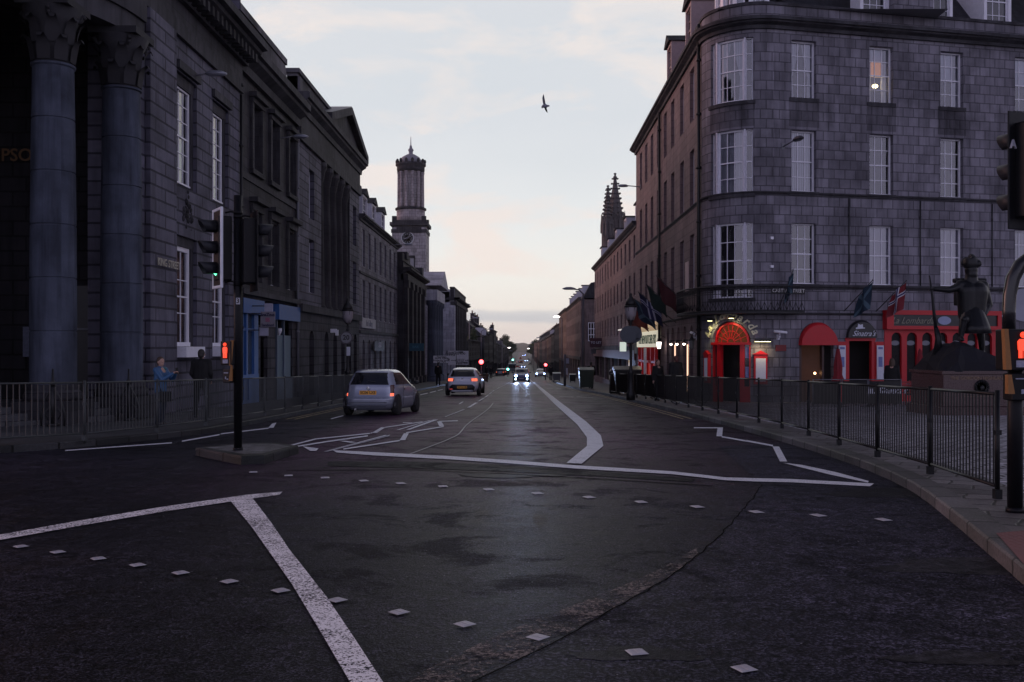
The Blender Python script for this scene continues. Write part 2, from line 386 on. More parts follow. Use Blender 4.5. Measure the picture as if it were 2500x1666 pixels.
def pave(P, side, xfar, name, mat, y0=-99, y1=9999):
    Q = offset(P, .25 * side); mb = MB()
    for a, b in zip(Q, Q[1:]):
        if a[1] < y0 or b[1] > y1: continue
        mb.quad((a[0], a[1], gz(a[1]) + PV), (xfar, a[1], gz(a[1]) + PV), (xfar, b[1], gz(b[1]) + PV), (b[0], b[1], gz(b[1]) + PV))
    return struct(build(mb, name, mat))
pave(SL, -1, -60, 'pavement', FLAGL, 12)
pave(SR, 1, 40, 'plaza', SETTS, -99, 44); pave(SR, 1, 16, 'pavement', FLAGS, 43, 1010)
# flagged strip under the railing and between railing and kerb
A = offset(SR, .25); B = offset(SR, .95); mb = MB()
for i in range(len(A) - 1):
    if A[i][1] > 43: break
    mb.quad((A[i][0], A[i][1], gz(A[i][1]) + PV + .004), (B[i][0], B[i][1], gz(B[i][1]) + PV + .004), (B[i + 1][0], B[i + 1][1], gz(B[i + 1][1]) + PV + .004), (A[i + 1][0], A[i + 1][1], gz(A[i + 1][1]) + PV + .004))
struct(build(mb, 'pavement', paving('kerbside_flags', (.15, .14, .14), .55, .42, .02, .35, .55, wob=.12, dist=.03, rot=.5)))

# red blister paving at the crossing, bottom right
m = newmat('red_blister_paving'); t = N('ShaderNodeTexCoord'); vr = N('ShaderNodeTexVoronoi'); vr.inputs['Scale'].default_value = 15; vr.inputs['Randomness'].default_value = 0; L(t.outputs['Object'], vr.inputs['Vector'])
nn = noise(t.outputs['Object'], 3, 4); dots = ramp(vr.outputs['Distance'], [(.3, (1, 1, 1)), (.42, (0, 0, 0))])
out(bsdf(mixc(nn.outputs[0], (.10, .028, .03), (.2, .06, .06)), .6, bump=dots, bstr=.8, bdist=.01))
mb = MB(); pts = [pt(2432, 1304, PV), pt(2560, 1292, PV), pt(2640, 1420, PV), pt(2524, 1408, PV)]
mb.poly([(x, y, z + .008) for x, y, z in pts]); struct(build(mb, 'tactile_paving', m))

# resurfaced asphalt on the right, with its seam
E = [(1860, 1185), (1845, 1208), (1800, 1262), (1760, 1306), (1700, 1362), (1640, 1408), (1560, 1455), (1480, 1500), (1380, 1556), (1280, 1610), (1190, 1652), (1100, 1695)]
edge = [pt(*p) for p in E]; right = [(xat(KR, p[1]) + .02, p[1]) for p in edge]
mb = MB()
for i in range(len(edge) - 1):
    a, b = edge[i], edge[i + 1]; c, d = right[i + 1], right[i]
    mb.quad((a[0], a[1], gz(a[1]) + .004), (b[0], b[1], gz(b[1]) + .004), (c[0], c[1], gz(c[1]) + .004), (d[0], d[1], gz(d[1]) + .004))
e0 = edge[0]; mb.poly([(e0[0], e0[1], gz(e0[1]) + .004), (5.02, e0[1], gz(e0[1]) + .004), (5.06, 19, gz(19) + .004), (3.6, 18.2, gz(18.2) + .004)])
struct(build(mb, 'road_patch', PATCH))
tar = plain('tar_seam', (.004, .004, .004), .9, spec=.03)
def ribbon(name, pts, w, mat, h=.008, wob=0):
    P = [(p[0], p[1]) for p in pts]; a = offset(P, w / 2); b = offset(P, -w / 2); mb = MB()
    for i in range(len(P) - 1):
        j = [random.uniform(-wob, wob) for _ in range(2)]
        mb.quad((a[i][0], a[i][1], gz(a[i][1]) + h), (b[i][0], b[i][1], gz(b[i][1]) + h), (b[i + 1][0], b[i + 1][1], gz(b[i + 1][1]) + h), (a[i + 1][0], a[i + 1][1], gz(a[i + 1][1]) + h))
    return struct(build(mb, name, mat))
ribbon('road_seam', [(x + random.uniform(-.012, .012), y + random.uniform(-.012, .012)) for x, y in smoothline([(p[0], p[1]) for p in edge], .12)], .011, tar)
ribbon('road_seam', [pt(700, 1150), pt(1000, 1148), pt(1260, 1160), pt(1480, 1172), pt(1740, 1188)], .05, tar)
# drains, trench covers and darker repairs across the road further away
for (a, b, py, hh) in [(1120, 1260, 986, .05), (1220, 1360, 985, .05), (1225, 1310, 954, .12)]: ribbon('road_seam', [pt(a, py), pt(b, py + 1)], hh, tar)
dampm = asphalt('damp_asphalt', (.02, .02, .024), (.04, .04, .046), .45)
def blob(name, px, py, rx, ry, mat, h=.0065, ang=0):
    c = pt(px, py); mb = MB(); P = []
    ph = [random.uniform(0, 6) for _ in range(4)]
    for j in range(40):
        a = 2 * PI * j / 40; k = 1 + .18 * math.sin(3 * a + ph[0]) + .1 * math.sin(5 * a + ph[1]) + .06 * math.sin(11 * a + ph[2])
        x = rx * k * math.cos(a); y = ry * k * math.sin(a); P.append((c[0] + x * math.cos(ang) - y * math.sin(ang), c[1] + x * math.sin(ang) + y * math.cos(ang)))
    mb.poly([(x, y, gz(y) + h) for x, y in P]); return struct(build(mb, name, mat))
for q in [(2350, 1385, .55, .32), (2215, 1205, .9, .45), (2330, 1610, .3, .12), (1560, 1600, .32, .12), (1240, 1162, .7, .25)]: blob('damp_patch', q[0], q[1], q[2], q[3], dampm)

TRENCH = asphalt('trench_asphalt', (.006, .006, .008), (.05, .048, .058), .5, 1.2, .2)
def gritmat():
    m = newmat('exposed_aggregate'); t = N('ShaderNodeTexCoord'); O = t.outputs['Object']; g = noise(O, 38, 4, .8); e = noise(O, 3.2, 6, .75)
    a = ramp(mathn('ADD', mathn('MULTIPLY', g.outputs[0], .6), mathn('MULTIPLY', e.outputs[0], .55)), [(.56, (0, 0, 0)), (.64, (1, 1, 1))])
    out(bsdf(mixc(g.outputs[0], (.05, .042, .036), (.3, .26, .24)), .8, 0, .2, bump=g.outputs[0], bstr=.8, bdist=.01, alpha=a)); return m
GRIT = gritmat()
def sheet(name, up, lo, mat, h):
    mb = MB()
    for i in range(len(up) - 1): mb.poly([(x, y, z + h) for x, y, z in (pt(*up[i]), pt(*up[i + 1]), pt(*lo[i + 1]), pt(*lo[i]))])
    return struct(build(mb, name, mat))
sheet('trench_repair', [(800, 1128), (1000, 1128), (1250, 1137), (1500, 1156), (1700, 1170)], [(800, 1139), (1000, 1144), (1250, 1153), (1500, 1166), (1690, 1178)], TRENCH, .0065)
sheet('worn_aggregate', [(1700, 1340), (1600, 1398), (1480, 1450), (1350, 1500), (1200, 1560), (1040, 1640), (960, 1700)], [(1706, 1356), (1642, 1404), (1482, 1496), (1380, 1552), (1280, 1606), (1190, 1648), (1110, 1700)], GRIT, .0072)
# road markings: worn thermoplastic paint
def paintmat(name, color, wear, scale=1.0):
    m = newmat(name); t = N('ShaderNodeTexCoord')
    n = noise(t.outputs['Object'], 55 * scale, 3, .7); b = noise(t.outputs['Object'], 2.2, 4, .6); g = noise(t.outputs['Object'], 12, 3, .6)
    f = mathn('ADD', mathn('MULTIPLY', n.outputs[0], .9), mathn('ADD', mathn('MULTIPLY', b.outputs[0], .25), mathn('MULTIPLY', g.outputs[0], .12)))
    a = ramp(f, [(wear, (0, 0, 0)), (wear + .035, (1, 1, 1))])
    c = mixc(g.outputs[0], tuple(x * .75 for x in color), tuple(x * 1.1 for x in color))
    out(bsdf(c, .55, 0, .5, bump=n.outputs[0], bstr=.3, bdist=.004, alpha=a)); return m
P_OLD = paintmat('worn_white_paint', (.9, .88, .93), .575); P_NEW = paintmat('white_paint', (.8, .79, .84), .50); P_YEL = paintmat('worn_yellow_paint', (.5, .4, .22), .57)
P_FAINT = paintmat('faint_white_paint', (.5, .48, .5), .65)
def mark(polys, mat, h=.012, name='road_marking'):
    mb = MB()
    for P in polys:
        G = [pt(*p) for p in P]; mb.poly([(x, y, z + h) for x, y, z in G])
    return struct(build(mb, name, mat))
def bandq(L1, L2):
    return [[L1[i], L1[i + 1], L2[i + 1], L2[i]] for i in range(len(L1) - 1)]
def line(a, b, w=4):
    """thin line of about w photo pixels thick between two photo points"""
    return [(a[0], a[1] - w / 2), (b[0], b[1] - w / 2), (b[0], b[1] + w / 2), (a[0], a[1] + w / 2)]
mark(bandq([(-60, 1316), (0, 1309), (200, 1273), (400, 1240), (600, 1211), (690, 1203)], [(-60, 1330), (0, 1322), (200, 1286), (400, 1252), (600, 1222), (682, 1211)]), P_OLD)
mark(bandq([(563, 1227), (616, 1293), (664, 1362), (712, 1431), (780, 1545), (850, 1666), (872, 1705)], [(616, 1219), (662, 1280), (706, 1346), (797, 1463), (865, 1565), (930, 1666), (956, 1705)]), P_OLD, .016)
mark(bandq([(812, 1101), (915, 1106), (1087, 1115), (1250, 1126), (1400, 1138), (1516, 1145), (1640, 1153), (1712, 1161), (1770, 1168), (1840, 1170), (1930, 1172), (2134, 1183)],
           [(822, 1107), (915, 1114), (1087, 1123), (1250, 1134), (1400, 1146), (1516, 1153), (1640, 1160), (1712, 1168), (1770, 1175), (1840, 1178), (1930, 1180), (2124, 1190)]), P_NEW)
mark(bandq([(1300, 934), (1356, 990), (1409, 1038), (1433, 1070), (1433, 1091), (1383, 1133)], [(1305, 934), (1377, 990), (1430, 1030), (1467, 1065), (1473, 1091), (1420, 1135)]), P_NEW, .016)
mark([line((1694, 1046), (1752, 1046), 2.5), [(1752, 1045), (1765, 1045), (1763, 1067), (1749, 1067)], line((1762, 1068), (1824, 1079), 3.5), line((1822, 1078), (1887, 1090), 4),
      [(1886, 1092), (1902, 1092), (1922, 1129), (1904, 1129)], [(1911, 1132), (1956, 1137), (2040, 1155), (2121, 1177), (2119, 1181), (2030, 1162), (1950, 1142)]], P_NEW)
c3 = lambda x, y: (800 + x * .1913, 850 + y * .1913)
def l3(a, b, w=3): return line(c3(*a), c3(*b), w)
mark([line((685, 1096), (770, 1074), 3), line((770, 1074), (903, 1060), 2.5), line((905, 1060), (908, 1058), 3),
      [c3(560, 1092), c3(680, 1020), c3(738, 1020), c3(625, 1092)], l3((735, 1020), (1210, 948), 2), l3((960, 958), (1080, 962), 1.5),
      line((700, 1096), (800, 1080), 3), line((800, 1080), (898, 1066), 3), [(789, 1105), (953, 1063), (944, 1068), (800, 1105)], [(789, 1105), (800, 1105), (953, 1066), (940, 1064)],
      l3((200, 1300), (920, 1190), 3), [c3(918, 1186), c3(990, 1183), c3(1036, 1096), c3(972, 1098)], l3((1000, 1090), (1480, 1010), 2.5), [c3(1395, 945), c3(1448, 943), c3(1486, 1000), c3(1425, 1006)], l3((1420, 943), (1660, 935), 2),
      [c3(870, 1055), c3(925, 1050), c3(1330, 925), c3(1290, 930)], [c3(1000, 1050), c3(1050, 1050), c3(1412, 920), c3(1345, 922)], [c3(150, 1196), c3(215, 1192), c3(370, 1212), c3(290, 1218)],
      [(739, 1092), (778, 1097), (772, 1103), (757, 1103)]], P_NEW, .014)
dashes = [((1490, 882), (1745, 790), 26), ((1780, 765), (1910, 702), 42), ((1910, 685), (2000, 645), 30), ((1998, 635), (2055, 603), 24), ((2052, 592), (2098, 570), 20), ((2100, 560), (2125, 545), 18), ((2130, 540), (2200, 504), 12), ((2206, 500), (2352, 425), 9)]
mark([[c3(a[0], a[1] + 2), c3(a[0] + w * .9, a[1] - 1), c3(b[0] + w * .3, b[1] - 2), c3(b[0] - w * .75, b[1])] for a, b, w in dashes], P_NEW, .014)
mark([l3((40, 910), (200, 868), 2), l3((1180, 600), (1275, 580), 2), l3((1305, 572), (1385, 552), 2), l3((1405, 546), (1470, 530), 1.6)], P_NEW)
def bygp(pts, w, mat, h=.012): return ribbon('road_marking', pts, w, mat, h)
bygp([(0.0 + .15, 66), (-.7, 120), (-.8, 200), (-.6, 380)], .14, P_NEW)
bygp([(1.1, 106), (.9, 150), (.9, 200), (1, 380)], .12, P_NEW)
for d in (.28, .52):
    bygp([(x + d, y) for x, y in SL if 27 < y < 160], .08, P_YEL); bygp([(x - d, y) for x, y in SR if 27 < y < 160], .08, P_YEL)
mark([line((159, 1102), (420, 1083), 2.5), line((444, 1079), (536, 1063), 3), line((539, 1061), (656, 1047), 2.5), [(655, 1046), (664, 1036), (675, 1033), (668, 1046)]], P_NEW)
mark([line((1334, 949), (1350, 949.5), 1.2), line((1358, 949.5), (1379, 950), 1.2), line((1366, 969), (1400, 970), 2), line((1408, 970), (1448, 972), 2), line((1290, 931), (1318, 935), 1.5), line((1330, 938), (1350, 941), 1.5)], P_FAINT)
curve = smoothline([pt(*c3(*p))[:2] for p in [(1050, 1360), (1300, 1268), (1500, 1190), (1650, 1120), (1700, 1075), (1760, 1000), (1850, 925), (1960, 850), (2060, 770), (2112, 705)]], .5)
bygp(curve, .035, plain('pale_sealant', (.32, .31, .32), .5))
bygp([pt(*c3(1680, 718))[:2], pt(*c3(1725, 690))[:2]], .07, P_NEW)

# metal crossing studs: a square plate with a raised cross
def studmesh():
    mb = MB(); s = .047
    mb.ring([[(-s, -s, 0), (s, -s, 0), (s, s, 0), (-s, s, 0)], [(-s * .8, -s * .8, .003), (s * .8, -s * .8, .003), (s * .8, s * .8, .003), (-s * .8, s * .8, .003)]], smooth=False)
    for k in (-2, -1, 0, 1, 2):
        mb.box(-s * .7, s * .7, k * .018 - .003, k * .018 + .003, .0031, .0045)
    mb.box(-.004, .004, -s * .72, s * .72, .0046, .006)
    return mb.mesh('road_stud', plain('stud_metal', (.46, .44, .48), .45, .2))
SM = studmesh(); SG = 'metal crossing studs set in the asphalt'
near = [(48, 1259), (133, 1272), (226, 1287), (316, 1302), (415, 1320), (527, 1340), (645, 1361), (775, 1383), (917, 1411), (1068, 1439), (1236, 1469), (1463, 1504), (1710, 1542)]
farr = [(582, 1087), (663, 1095), (747, 1100), (836, 1107), (921, 1113), (1018, 1120), (1123, 1127), (1235, 1136), (1354, 1145), (1473, 1156), (1602, 1167), (1738, 1179), (1880, 1187), (2030, 1197)]
for row, nm in ((near, 'near'), (farr, 'far')):
    for i, (x, y) in enumerate(row):
        p = pt(x * 1.0625, y * 1.0625); o = obj('road_stud', SM, None, (p[0], p[1], p[2] + .012), R(45 if nm == 'near' and i < 11 else 20) + random.uniform(-.1, .1))
        if nm == 'far': o.scale = (1.15, 1.5, 1)
        tag(o, 'square metal crossing stud in the %s row of studs across the road' % ('nearer' if nm == 'near' else 'farther'), 'road stud', SG + (', nearer row' if nm == 'near' else ', farther row'))

# traffic island of kerb stones with a paved top
isl = [(-5.35, 16.3), (-4.15, 14.7), (-3.85, 14.85), (-3.75, 16.7), (-4.3, 17.4), (-4.9, 17.3)]
mb = MB(); c = (sum(p[0] for p in isl) / 6, sum(p[1] for p in isl) / 6)
def ringp(k, h): return [(c[0] + (x - c[0]) * k, c[1] + (y - c[1]) * k, gz(y) + h) for x, y in isl]
mb.ring([ringp(1, -.1), ringp(1, .1), ringp(.985, .13), ringp(.82, .135)], smooth=False, cap1=False)
i0 = len(mb.v); mb.poly(ringp(.82, .1345), 1)
isle = build(mb, 'traffic_island', [KM2, paving('island_setts', (.16, .155, .165), .3, .22, .02, .35, .5, wob=.08, dist=.03, rot=.4)]); tag(isle, 'low stone kerbed traffic island under the black signal post', 'traffic island')

# distant hills
m = newmat('far_hill'); t = N('ShaderNodeTexCoord'); nn = noise(t.outputs['Object'], .012, 6, .6); out(bsdf(mixc(nn.outputs[0], (.05, .07, .04), (.16, .15, .09)), .9))
mb = MB(); nx = 500
def hh(x, k): return (15 + 2.5 * math.sin(x / 13 + .6) + 2.2 * math.sin(x / 21 + 2) + .8 * math.sin(x / 4.1) + random.uniform(-.5, .5)) * math.exp(-((x + 10) / 900) ** 2) * k - 3
rows = [(1900, 0), (2200, .35), (2500, .7), (2900, 1.0), (3300, .9), (3600, 0)]
for j, (y, k) in enumerate(rows):
    for i in range(nx + 1):
        x = -750 + 1500 * i / nx; mb.vert(x, y, hh(x + j * 35, k) if k else -12)
for j in range(len(rows) - 1):
    for i in range(nx): a = j * (nx + 1) + i; mb.face((a, a + 1, a + nx + 2, a + nx + 1), 0, True)
struct(build(mb, 'hills', m))
# ================================================================== BUILDING KIT
G_GREY = stone('grey_granite', (.27, .255, .295), .47, .37, .022, .22, .5, .3, streak=.4)
G_PINK = stone('sunset_tinted_granite', (.24, .175, .18), .62, .36, .018, .4, .3, .16, streak=.3)  # warm granite, its pink strengthened to paint in the sunset light on street fronts
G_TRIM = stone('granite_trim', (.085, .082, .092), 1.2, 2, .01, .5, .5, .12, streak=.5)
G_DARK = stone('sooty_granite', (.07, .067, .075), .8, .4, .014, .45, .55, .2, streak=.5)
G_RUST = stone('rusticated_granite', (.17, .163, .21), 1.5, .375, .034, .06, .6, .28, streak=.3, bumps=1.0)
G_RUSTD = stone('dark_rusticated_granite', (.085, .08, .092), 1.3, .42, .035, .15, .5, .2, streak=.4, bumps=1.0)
G_COL = stone('column_granite', (.105, .12, .165), 8, 9, .001, .6, .6, .1, streak=.6, bumps=.3)
SLATE = stone('roof_slate', (.05, .05, .058), .28, .2, .008, .4, .4, .3)
WHITE = plain('white_window_paint', (.82, .81, .88), .45, var=.15)
OFFW = plain('weathered_white_paint', (.62, .61, .68), .6, var=.35, scale=14)
BLACK = plain('black_paint', (.012, .012, .014), .35)
IRON = plain('black_iron', (.01, .01, .011), .5)
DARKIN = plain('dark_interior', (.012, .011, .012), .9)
REDP = plain('red_shop_paint', (.5, .006, .014), .45, var=.12)
REDD = plain('dark_red_paint', (.16, .01, .012), .5)
BLUEP = plain('blue_shop_paint', (.02, .09, .28), .5, var=.3, scale=5)
LEAD = plain('lead_grey', (.16, .16, .18), .5)
def glass():
    m = newmat('window_glass'); t = N('ShaderNodeTexCoord'); n = noise(t.outputs['Object'], .9, 2)
    bp = N('ShaderNodeBump'); bp.inputs['Strength'].default_value = .08; bp.inputs['Distance'].default_value = .2; L(n.outputs[0], bp.inputs['Height'])
    g = N('ShaderNodeBsdfGlossy'); g.inputs['Color'].default_value = (.95, .95, 1, 1); g.inputs['Roughness'].default_value = .04; L(bp.outputs[0], g.inputs['Normal'])
    tr = N('ShaderNodeBsdfTransparent'); tr.inputs[0].default_value = (.8, .82, .85, 1)
    f = N('ShaderNodeFresnel'); f.inputs[0].default_value = 1.75
    mx = N('ShaderNodeMixShader'); L(mathn('MULTIPLY_ADD', f.outputs[0], 1.0, .06, clamp=True), mx.inputs[0]); L(tr.outputs[0], mx.inputs[1]); L(g.outputs[0], mx.inputs[2]); out(mx.outputs[0]); return m
GLASS = glass()
def dglass():
    m = newmat('dark_window_glass'); out(bsdf((.02, .021, .026), .08, 0, .9)); return m
DGL = dglass()
def curtainmat(name, color, f=26):
    m = newmat(name); uv = N('ShaderNodeUVMap'); w = N('ShaderNodeTexWave'); w.inputs['Scale'].default_value = f / 6.28; w.inputs['Distortion'].default_value = 1.5; L(uv.outputs[0], w.inputs['Vector'])
    out(bsdf(mixc(w.outputs[0], tuple(c * .55 for c in color), color), .9)); return m
NET = curtainmat('net_curtain', (.62, .62, .68)); BLIND = plain('roller_blind', (.55, .57, .64), .8, var=.08); VBL = curtainmat('vertical_blind', (.6, .58, .66), 70)
WARM = plain('lamp_lit_room', (.3, .2, .15), .9, emis=(1, .5, .25), estr=.05)

def window_meshes(w, h, cols, rows, bend=None, n=1, style='sash', paint=None, fw=.06, bar=.03):
    """sash window: frame with glazing bars; pane; both hang in the opening, x centred, z from the sill"""
    a = MB(); hw = w / 2
    a.box(-hw, -hw + fw, .0, .09, 0, h, 0, 1).box(hw - fw, hw, .0, .09, 0, h, 0, 1)
    a.box(-hw, hw, -.001, .091, h - fw, h, 0, n).box(-hw, hw, -.04, .092, 0, fw * .9, 0, n)
    if style == 'sash': a.box(-hw, hw, .02, .085, h * .5 - .025, h * .5 + .025, 0, n)
    for i in range(1, cols):
        x = -hw + fw + (w - 2 * fw) * i / cols; a.box(x - bar / 2, x + bar / 2, .035, .07, fw, h - fw)
    for j in range(1, rows):
        if style == 'sash' and j * 2 == rows: continue
        z = h * j / rows; a.box(-hw + fw, hw - fw, .036, .069, z - bar / 2, z + bar / 2, 0, n)
    p = MB()
    for k in range(n):
        xa = -hw + fw * .5 + (w - fw) * k / n; xb = -hw + fw * .5 + (w - fw) * (k + 1) / n
        p.quad((xa, .055, fw * .5), (xb, .055, fw * .5), (xb, .055, h - fw * .5), (xa, .055, h - fw * .5))
    return a, p
_wc = {}
def window(parent, F, x, z, w, h, cols=3, rows=4, depth=.2, curtain=None, paint=None, dark=False, bend=None, n=1, style='sash', label=None, fw=.06, name='window'):
    paint = paint or WHITE; key = (round(w, 2), round(h, 2), cols, rows, paint.name, dark, style, fw)
    if bend:
        a, p = window_meshes(w, h, cols, rows, n=n, style=style, fw=fw); sh = lambda X, Y, Z_: bend(X + x, Y + depth, Z_ + z)
        o = obj(name, a.mesh(name, paint, bend=lambda X, Y, Z_: sh(X, Y, Z_)), parent); q = obj('pane', p.mesh('pane', GLASS, bend=sh, fix=False), o)
    else:
        if key not in _wc:
            a, p = window_meshes(w, h, cols, rows, style=style, fw=fw); _wc[key] = (a.mesh(name, paint), p.mesh('pane', DGL if dark else GLASS, fix=False))
        o = obj(name, _wc[key][0], parent, F.loc(x, depth, z), F.th); q = obj('pane', _wc[key][1], o)
    if curtain:
        c = MB()
        for kind in curtain:
            if kind == 'net': c.box(-w / 2 + .05, w / 2 - .05, .13, .14, .04, h - .05, 0)
            if kind == 'vbl': c.box(-w / 2 + .05, w / 2 - .05, .13, .14, .04, h - .05, 2)
            if kind == 'blind': c.box(-w / 2 + .05, w / 2 - .05, .12, .13, h * .52, h - .05, 1)
            if kind == 'topblind': c.box(-w / 2 + .05, w / 2 - .05, .12, .13, h * .76, h - .05, 1)
            if kind == 'half': c.box(-w / 2 + .05, w / 2 - .05, .12, .13, .04, h * .5, 0)
            if kind == 'side': c.box(-w / 2 + .04, -w / 2 + .25, .12, .13, .04, h - .05, 0); c.box(w / 2 - .3, w / 2 - .04, .12, .13, .04, h - .05, 0)
            if kind == 'tied':
                for s in (-1, 1):
                    c.poly([(s * (w / 2 - .04), .12, h - .05), (s * .02, .12, h - .05), (s * (w / 2 - .22), .12, h * .42), (s * (w / 2 - .04), .12, h * .3)], 0)
                    c.poly([(s * (w / 2 - .04), .1201, h * .35), (s * (w / 2 - .2), .1201, h * .42), (s * (w / 2 - .25), .1201, .1), (s * (w / 2 - .04), .1201, .05)], 0)
        if bend: obj('curtain', c.mesh('curtain', [NET, BLIND, VBL], bend=lambda X, Y, Z_: bend(X + x, Y + depth, Z_ + z), fix=False), o)
        else: obj('curtain', c.mesh('curtain', [NET, BLIND, VBL], fix=False), o)
    return o
class Frame:
    """wall frame: local x along the wall, y into the building, z up; offsets are relative to the building's Empty"""
    def __init__(s, o, th, base): s.o = Vector((o[0], o[1], 0)) - Vector((base[0], base[1], 0)); s.bz = base[2]; s.th = th
    def loc(s, x, y, z): c, t = math.cos(s.th), math.sin(s.th); return (s.o.x + c * x - t * y, s.o.y + t * x + c * y, z - s.bz)
    def put(s, mb, name, mats, parent, x=0, y=0, z=0, **k): return build(mb, name, mats, parent, s.loc(x, y, z), s.th, **k)
    def text(s, name, tx, size, mat, parent, x, y, z, **k): return text(name, tx, size, mat, parent, s.loc(x, y, z), (R(90), 0, s.th), **k)
def wallmb(mb, x0, x1, z0, z1, ops, depth=.2, m=0, step=None, mrev=None):
    """wall sheet at y=0 with openings (xa, xb, za, zb[, 'arch']) and their reveals"""
    mrev = m if mrev is None else mrev
    xs = {x0, x1}; zs = {z0, z1}
    for o in ops: xs |= {max(x0, o[0]), min(x1, o[1])}; zs |= {max(z0, o[2]), min(z1, o[3])}
    if step:
        k = max(1, int((x1 - x0) / step)); xs |= {x0 + (x1 - x0) * i / k for i in range(k)}
    xs = sorted(xs); zs = sorted(zs)
    xs = [x for i, x in enumerate(xs) if i == 0 or x - xs[i - 1] > 1e-5]
    for i in range(len(xs) - 1):
        xm = (xs[i] + xs[i + 1]) / 2; run = None
        for j in range(len(zs) - 1):
            zm = (zs[j] + zs[j + 1]) / 2
            solid = not any(o[0] < xm < o[1] and o[2] < zm < o[3] for o in ops)
            if solid: run = zs[j] if run is None else run
            if run is not None and (not solid or j == len(zs) - 2):
                top = zs[j + 1] if solid else zs[j]
                mb.quad((xs[i], 0, run), (xs[i + 1], 0, run), (xs[i + 1], 0, top), (xs[i], 0, top), m); run = None
    for o in ops:
        a, b, c, d = o[:4]; arch = len(o) > 4
        r = (b - a) / 2; zc = d - r if arch else d; cx = (a + b) / 2
        mb.quad((a, 0, c), (a, depth, c), (a, depth, zc), (a, 0, zc), mrev); mb.quad((b, depth, c), (b, 0, c), (b, 0, zc), (b, depth, zc), mrev)
        k = max(1, int((b - a) / step)) if step else 1
        for q in range(k):
            xa = a + (b - a) * q / k; xb = a + (b - a) * (q + 1) / k
            mb.quad((xa, 0, c), (xb, 0, c), (xb, depth, c), (xa, depth, c), mrev)
            if not arch: mb.quad((xa, depth, d), (xb, depth, d), (xb, 0, d), (xa, 0, d), mrev)
        if arch:
            n = 14
            P = [(cx - r * math.cos(PI * q / n), zc + r * math.sin(PI * q / n)) for q in range(n + 1)]
            for q in range(n):
                (xa, za), (xb, zb) = P[q], P[q + 1]
                mb.quad((xa, 0, za), (xb, 0, zb), (xb, 0, d), (xa, 0, d), m); mb.quad((xa, depth, za), (xb, depth, zb), (xb, 0, zb), (xa, 0, za), mrev)
def cornice(mb, x0, x1, z, h, p, m=0, n=1):
    """moulded cornice, bottom at z, height h, projection p"""
    mb.prism([(.02, z), (-p * .25, z + .0), (-p * .3, z + h * .3), (-p * .75, z + h * .5), (-p * .8, z + h * .62), (-p, z + h * .66), (-p, z + h * .95), (-p * .9, z + h), (.02, z + h)], x0, x1, m, n)
def body(mb, x0, x1, z0, z1, dep, m=0, roof=True, front=False):
    """sides, back, flat top"""
    mb.quad((x0, 0, z0), (x0, dep, z0), (x0, dep, z1), (x0, 0, z1), m); mb.quad((x1, 0, z0), (x1, 0, z1), (x1, dep, z1), (x1, dep, z0), m)
    mb.quad((x0, dep, z0), (x1, dep, z0), (x1, dep, z1), (x0, dep, z1), m)
    if roof: mb.quad((x0, 0, z1), (x1, 0, z1), (x1, dep, z1), (x0, dep, z1), m)
def inner(mb, x0, x1, z0, z1, d=.7, m=0): mb.quad((x0, d, z0), (x1, d, z0), (x1, d, z1), (x0, d, z1), m)
def dormer(parent, F, x, y, z, w, h, name='dormer', paint=None, pitched=True, dark=True, cheek=None):
    mb = MB(); hw = w / 2
    mb.box(-hw, -hw + .14, 0, 1.8, 0, h).box(hw - .14, hw, 0, 1.8, 0, h).box(-hw + .14, hw - .14, .0, 1.8, h - .16, h - .001).box(-hw + .14, hw - .14, 0, .3, -.1, .08)
    d = F.put(mb, name, paint or WHITE, parent, x, y, z)
    r = MB()
    if pitched:
        e = w / 2 + .12; r.ring([[(-e, -.15, h), (e, -.15, h), (0, -.15, h + .5)], [(-e, 2.4, h), (e, 2.4, h), (0, 2.4, h + .5)]], smooth=False)
    else: r.box(-hw - .08, hw + .08, -.12, 1.85, h, h + .1)
    build(r, 'roof', SLATE, d)
    a, p = window_meshes(w - .28, h - .24, 3, 4, fw=.05); build(a, 'window', paint or WHITE, d, (0, .08, .08)); build(p, 'pane', DGL, d, (0, .08, .08), fix=False)
    return d
def pots(parent, F, x, y, z, w, h, n, mat, name='chimney', dep=.8, potm=None):
    mb = MB(); mb.box(-w / 2, w / 2, 0, dep, 0, h).box(-w / 2 - .06, w / 2 + .06, -.06, dep + .06, h, h + .15)
    c = F.put(mb, name, mat, parent, x, y, z); pm = potm or plain('clay_pot', (.22, .1, .07), .8)
    q = MB(); [q.lathe(((-w / 2 + w * (i + .5) / n), dep / 2, h + .15), [(.13, 0), (.11, .45), (.14, .5), (.14, .6), (.1, .6)], 10) for i in range(n)]
    build(q, 'chimney_pots', pm, c); return c
def pipe(parent, F, x, z0, z1, name='drainpipe', r=.06, mat=None, y=-.1):
    mb = MB(); mb.cyl((0, 0), r, z0, z1, 8)
    for k in range(int((z1 - z0) / 2.2) + 1): mb.cyl((0, 0), r * 1.4, z0 + .5 + k * 2.2, z0 + .6 + k * 2.2, 8)
    return F.put(mb, name, mat or IRON, parent, x, y, 0)
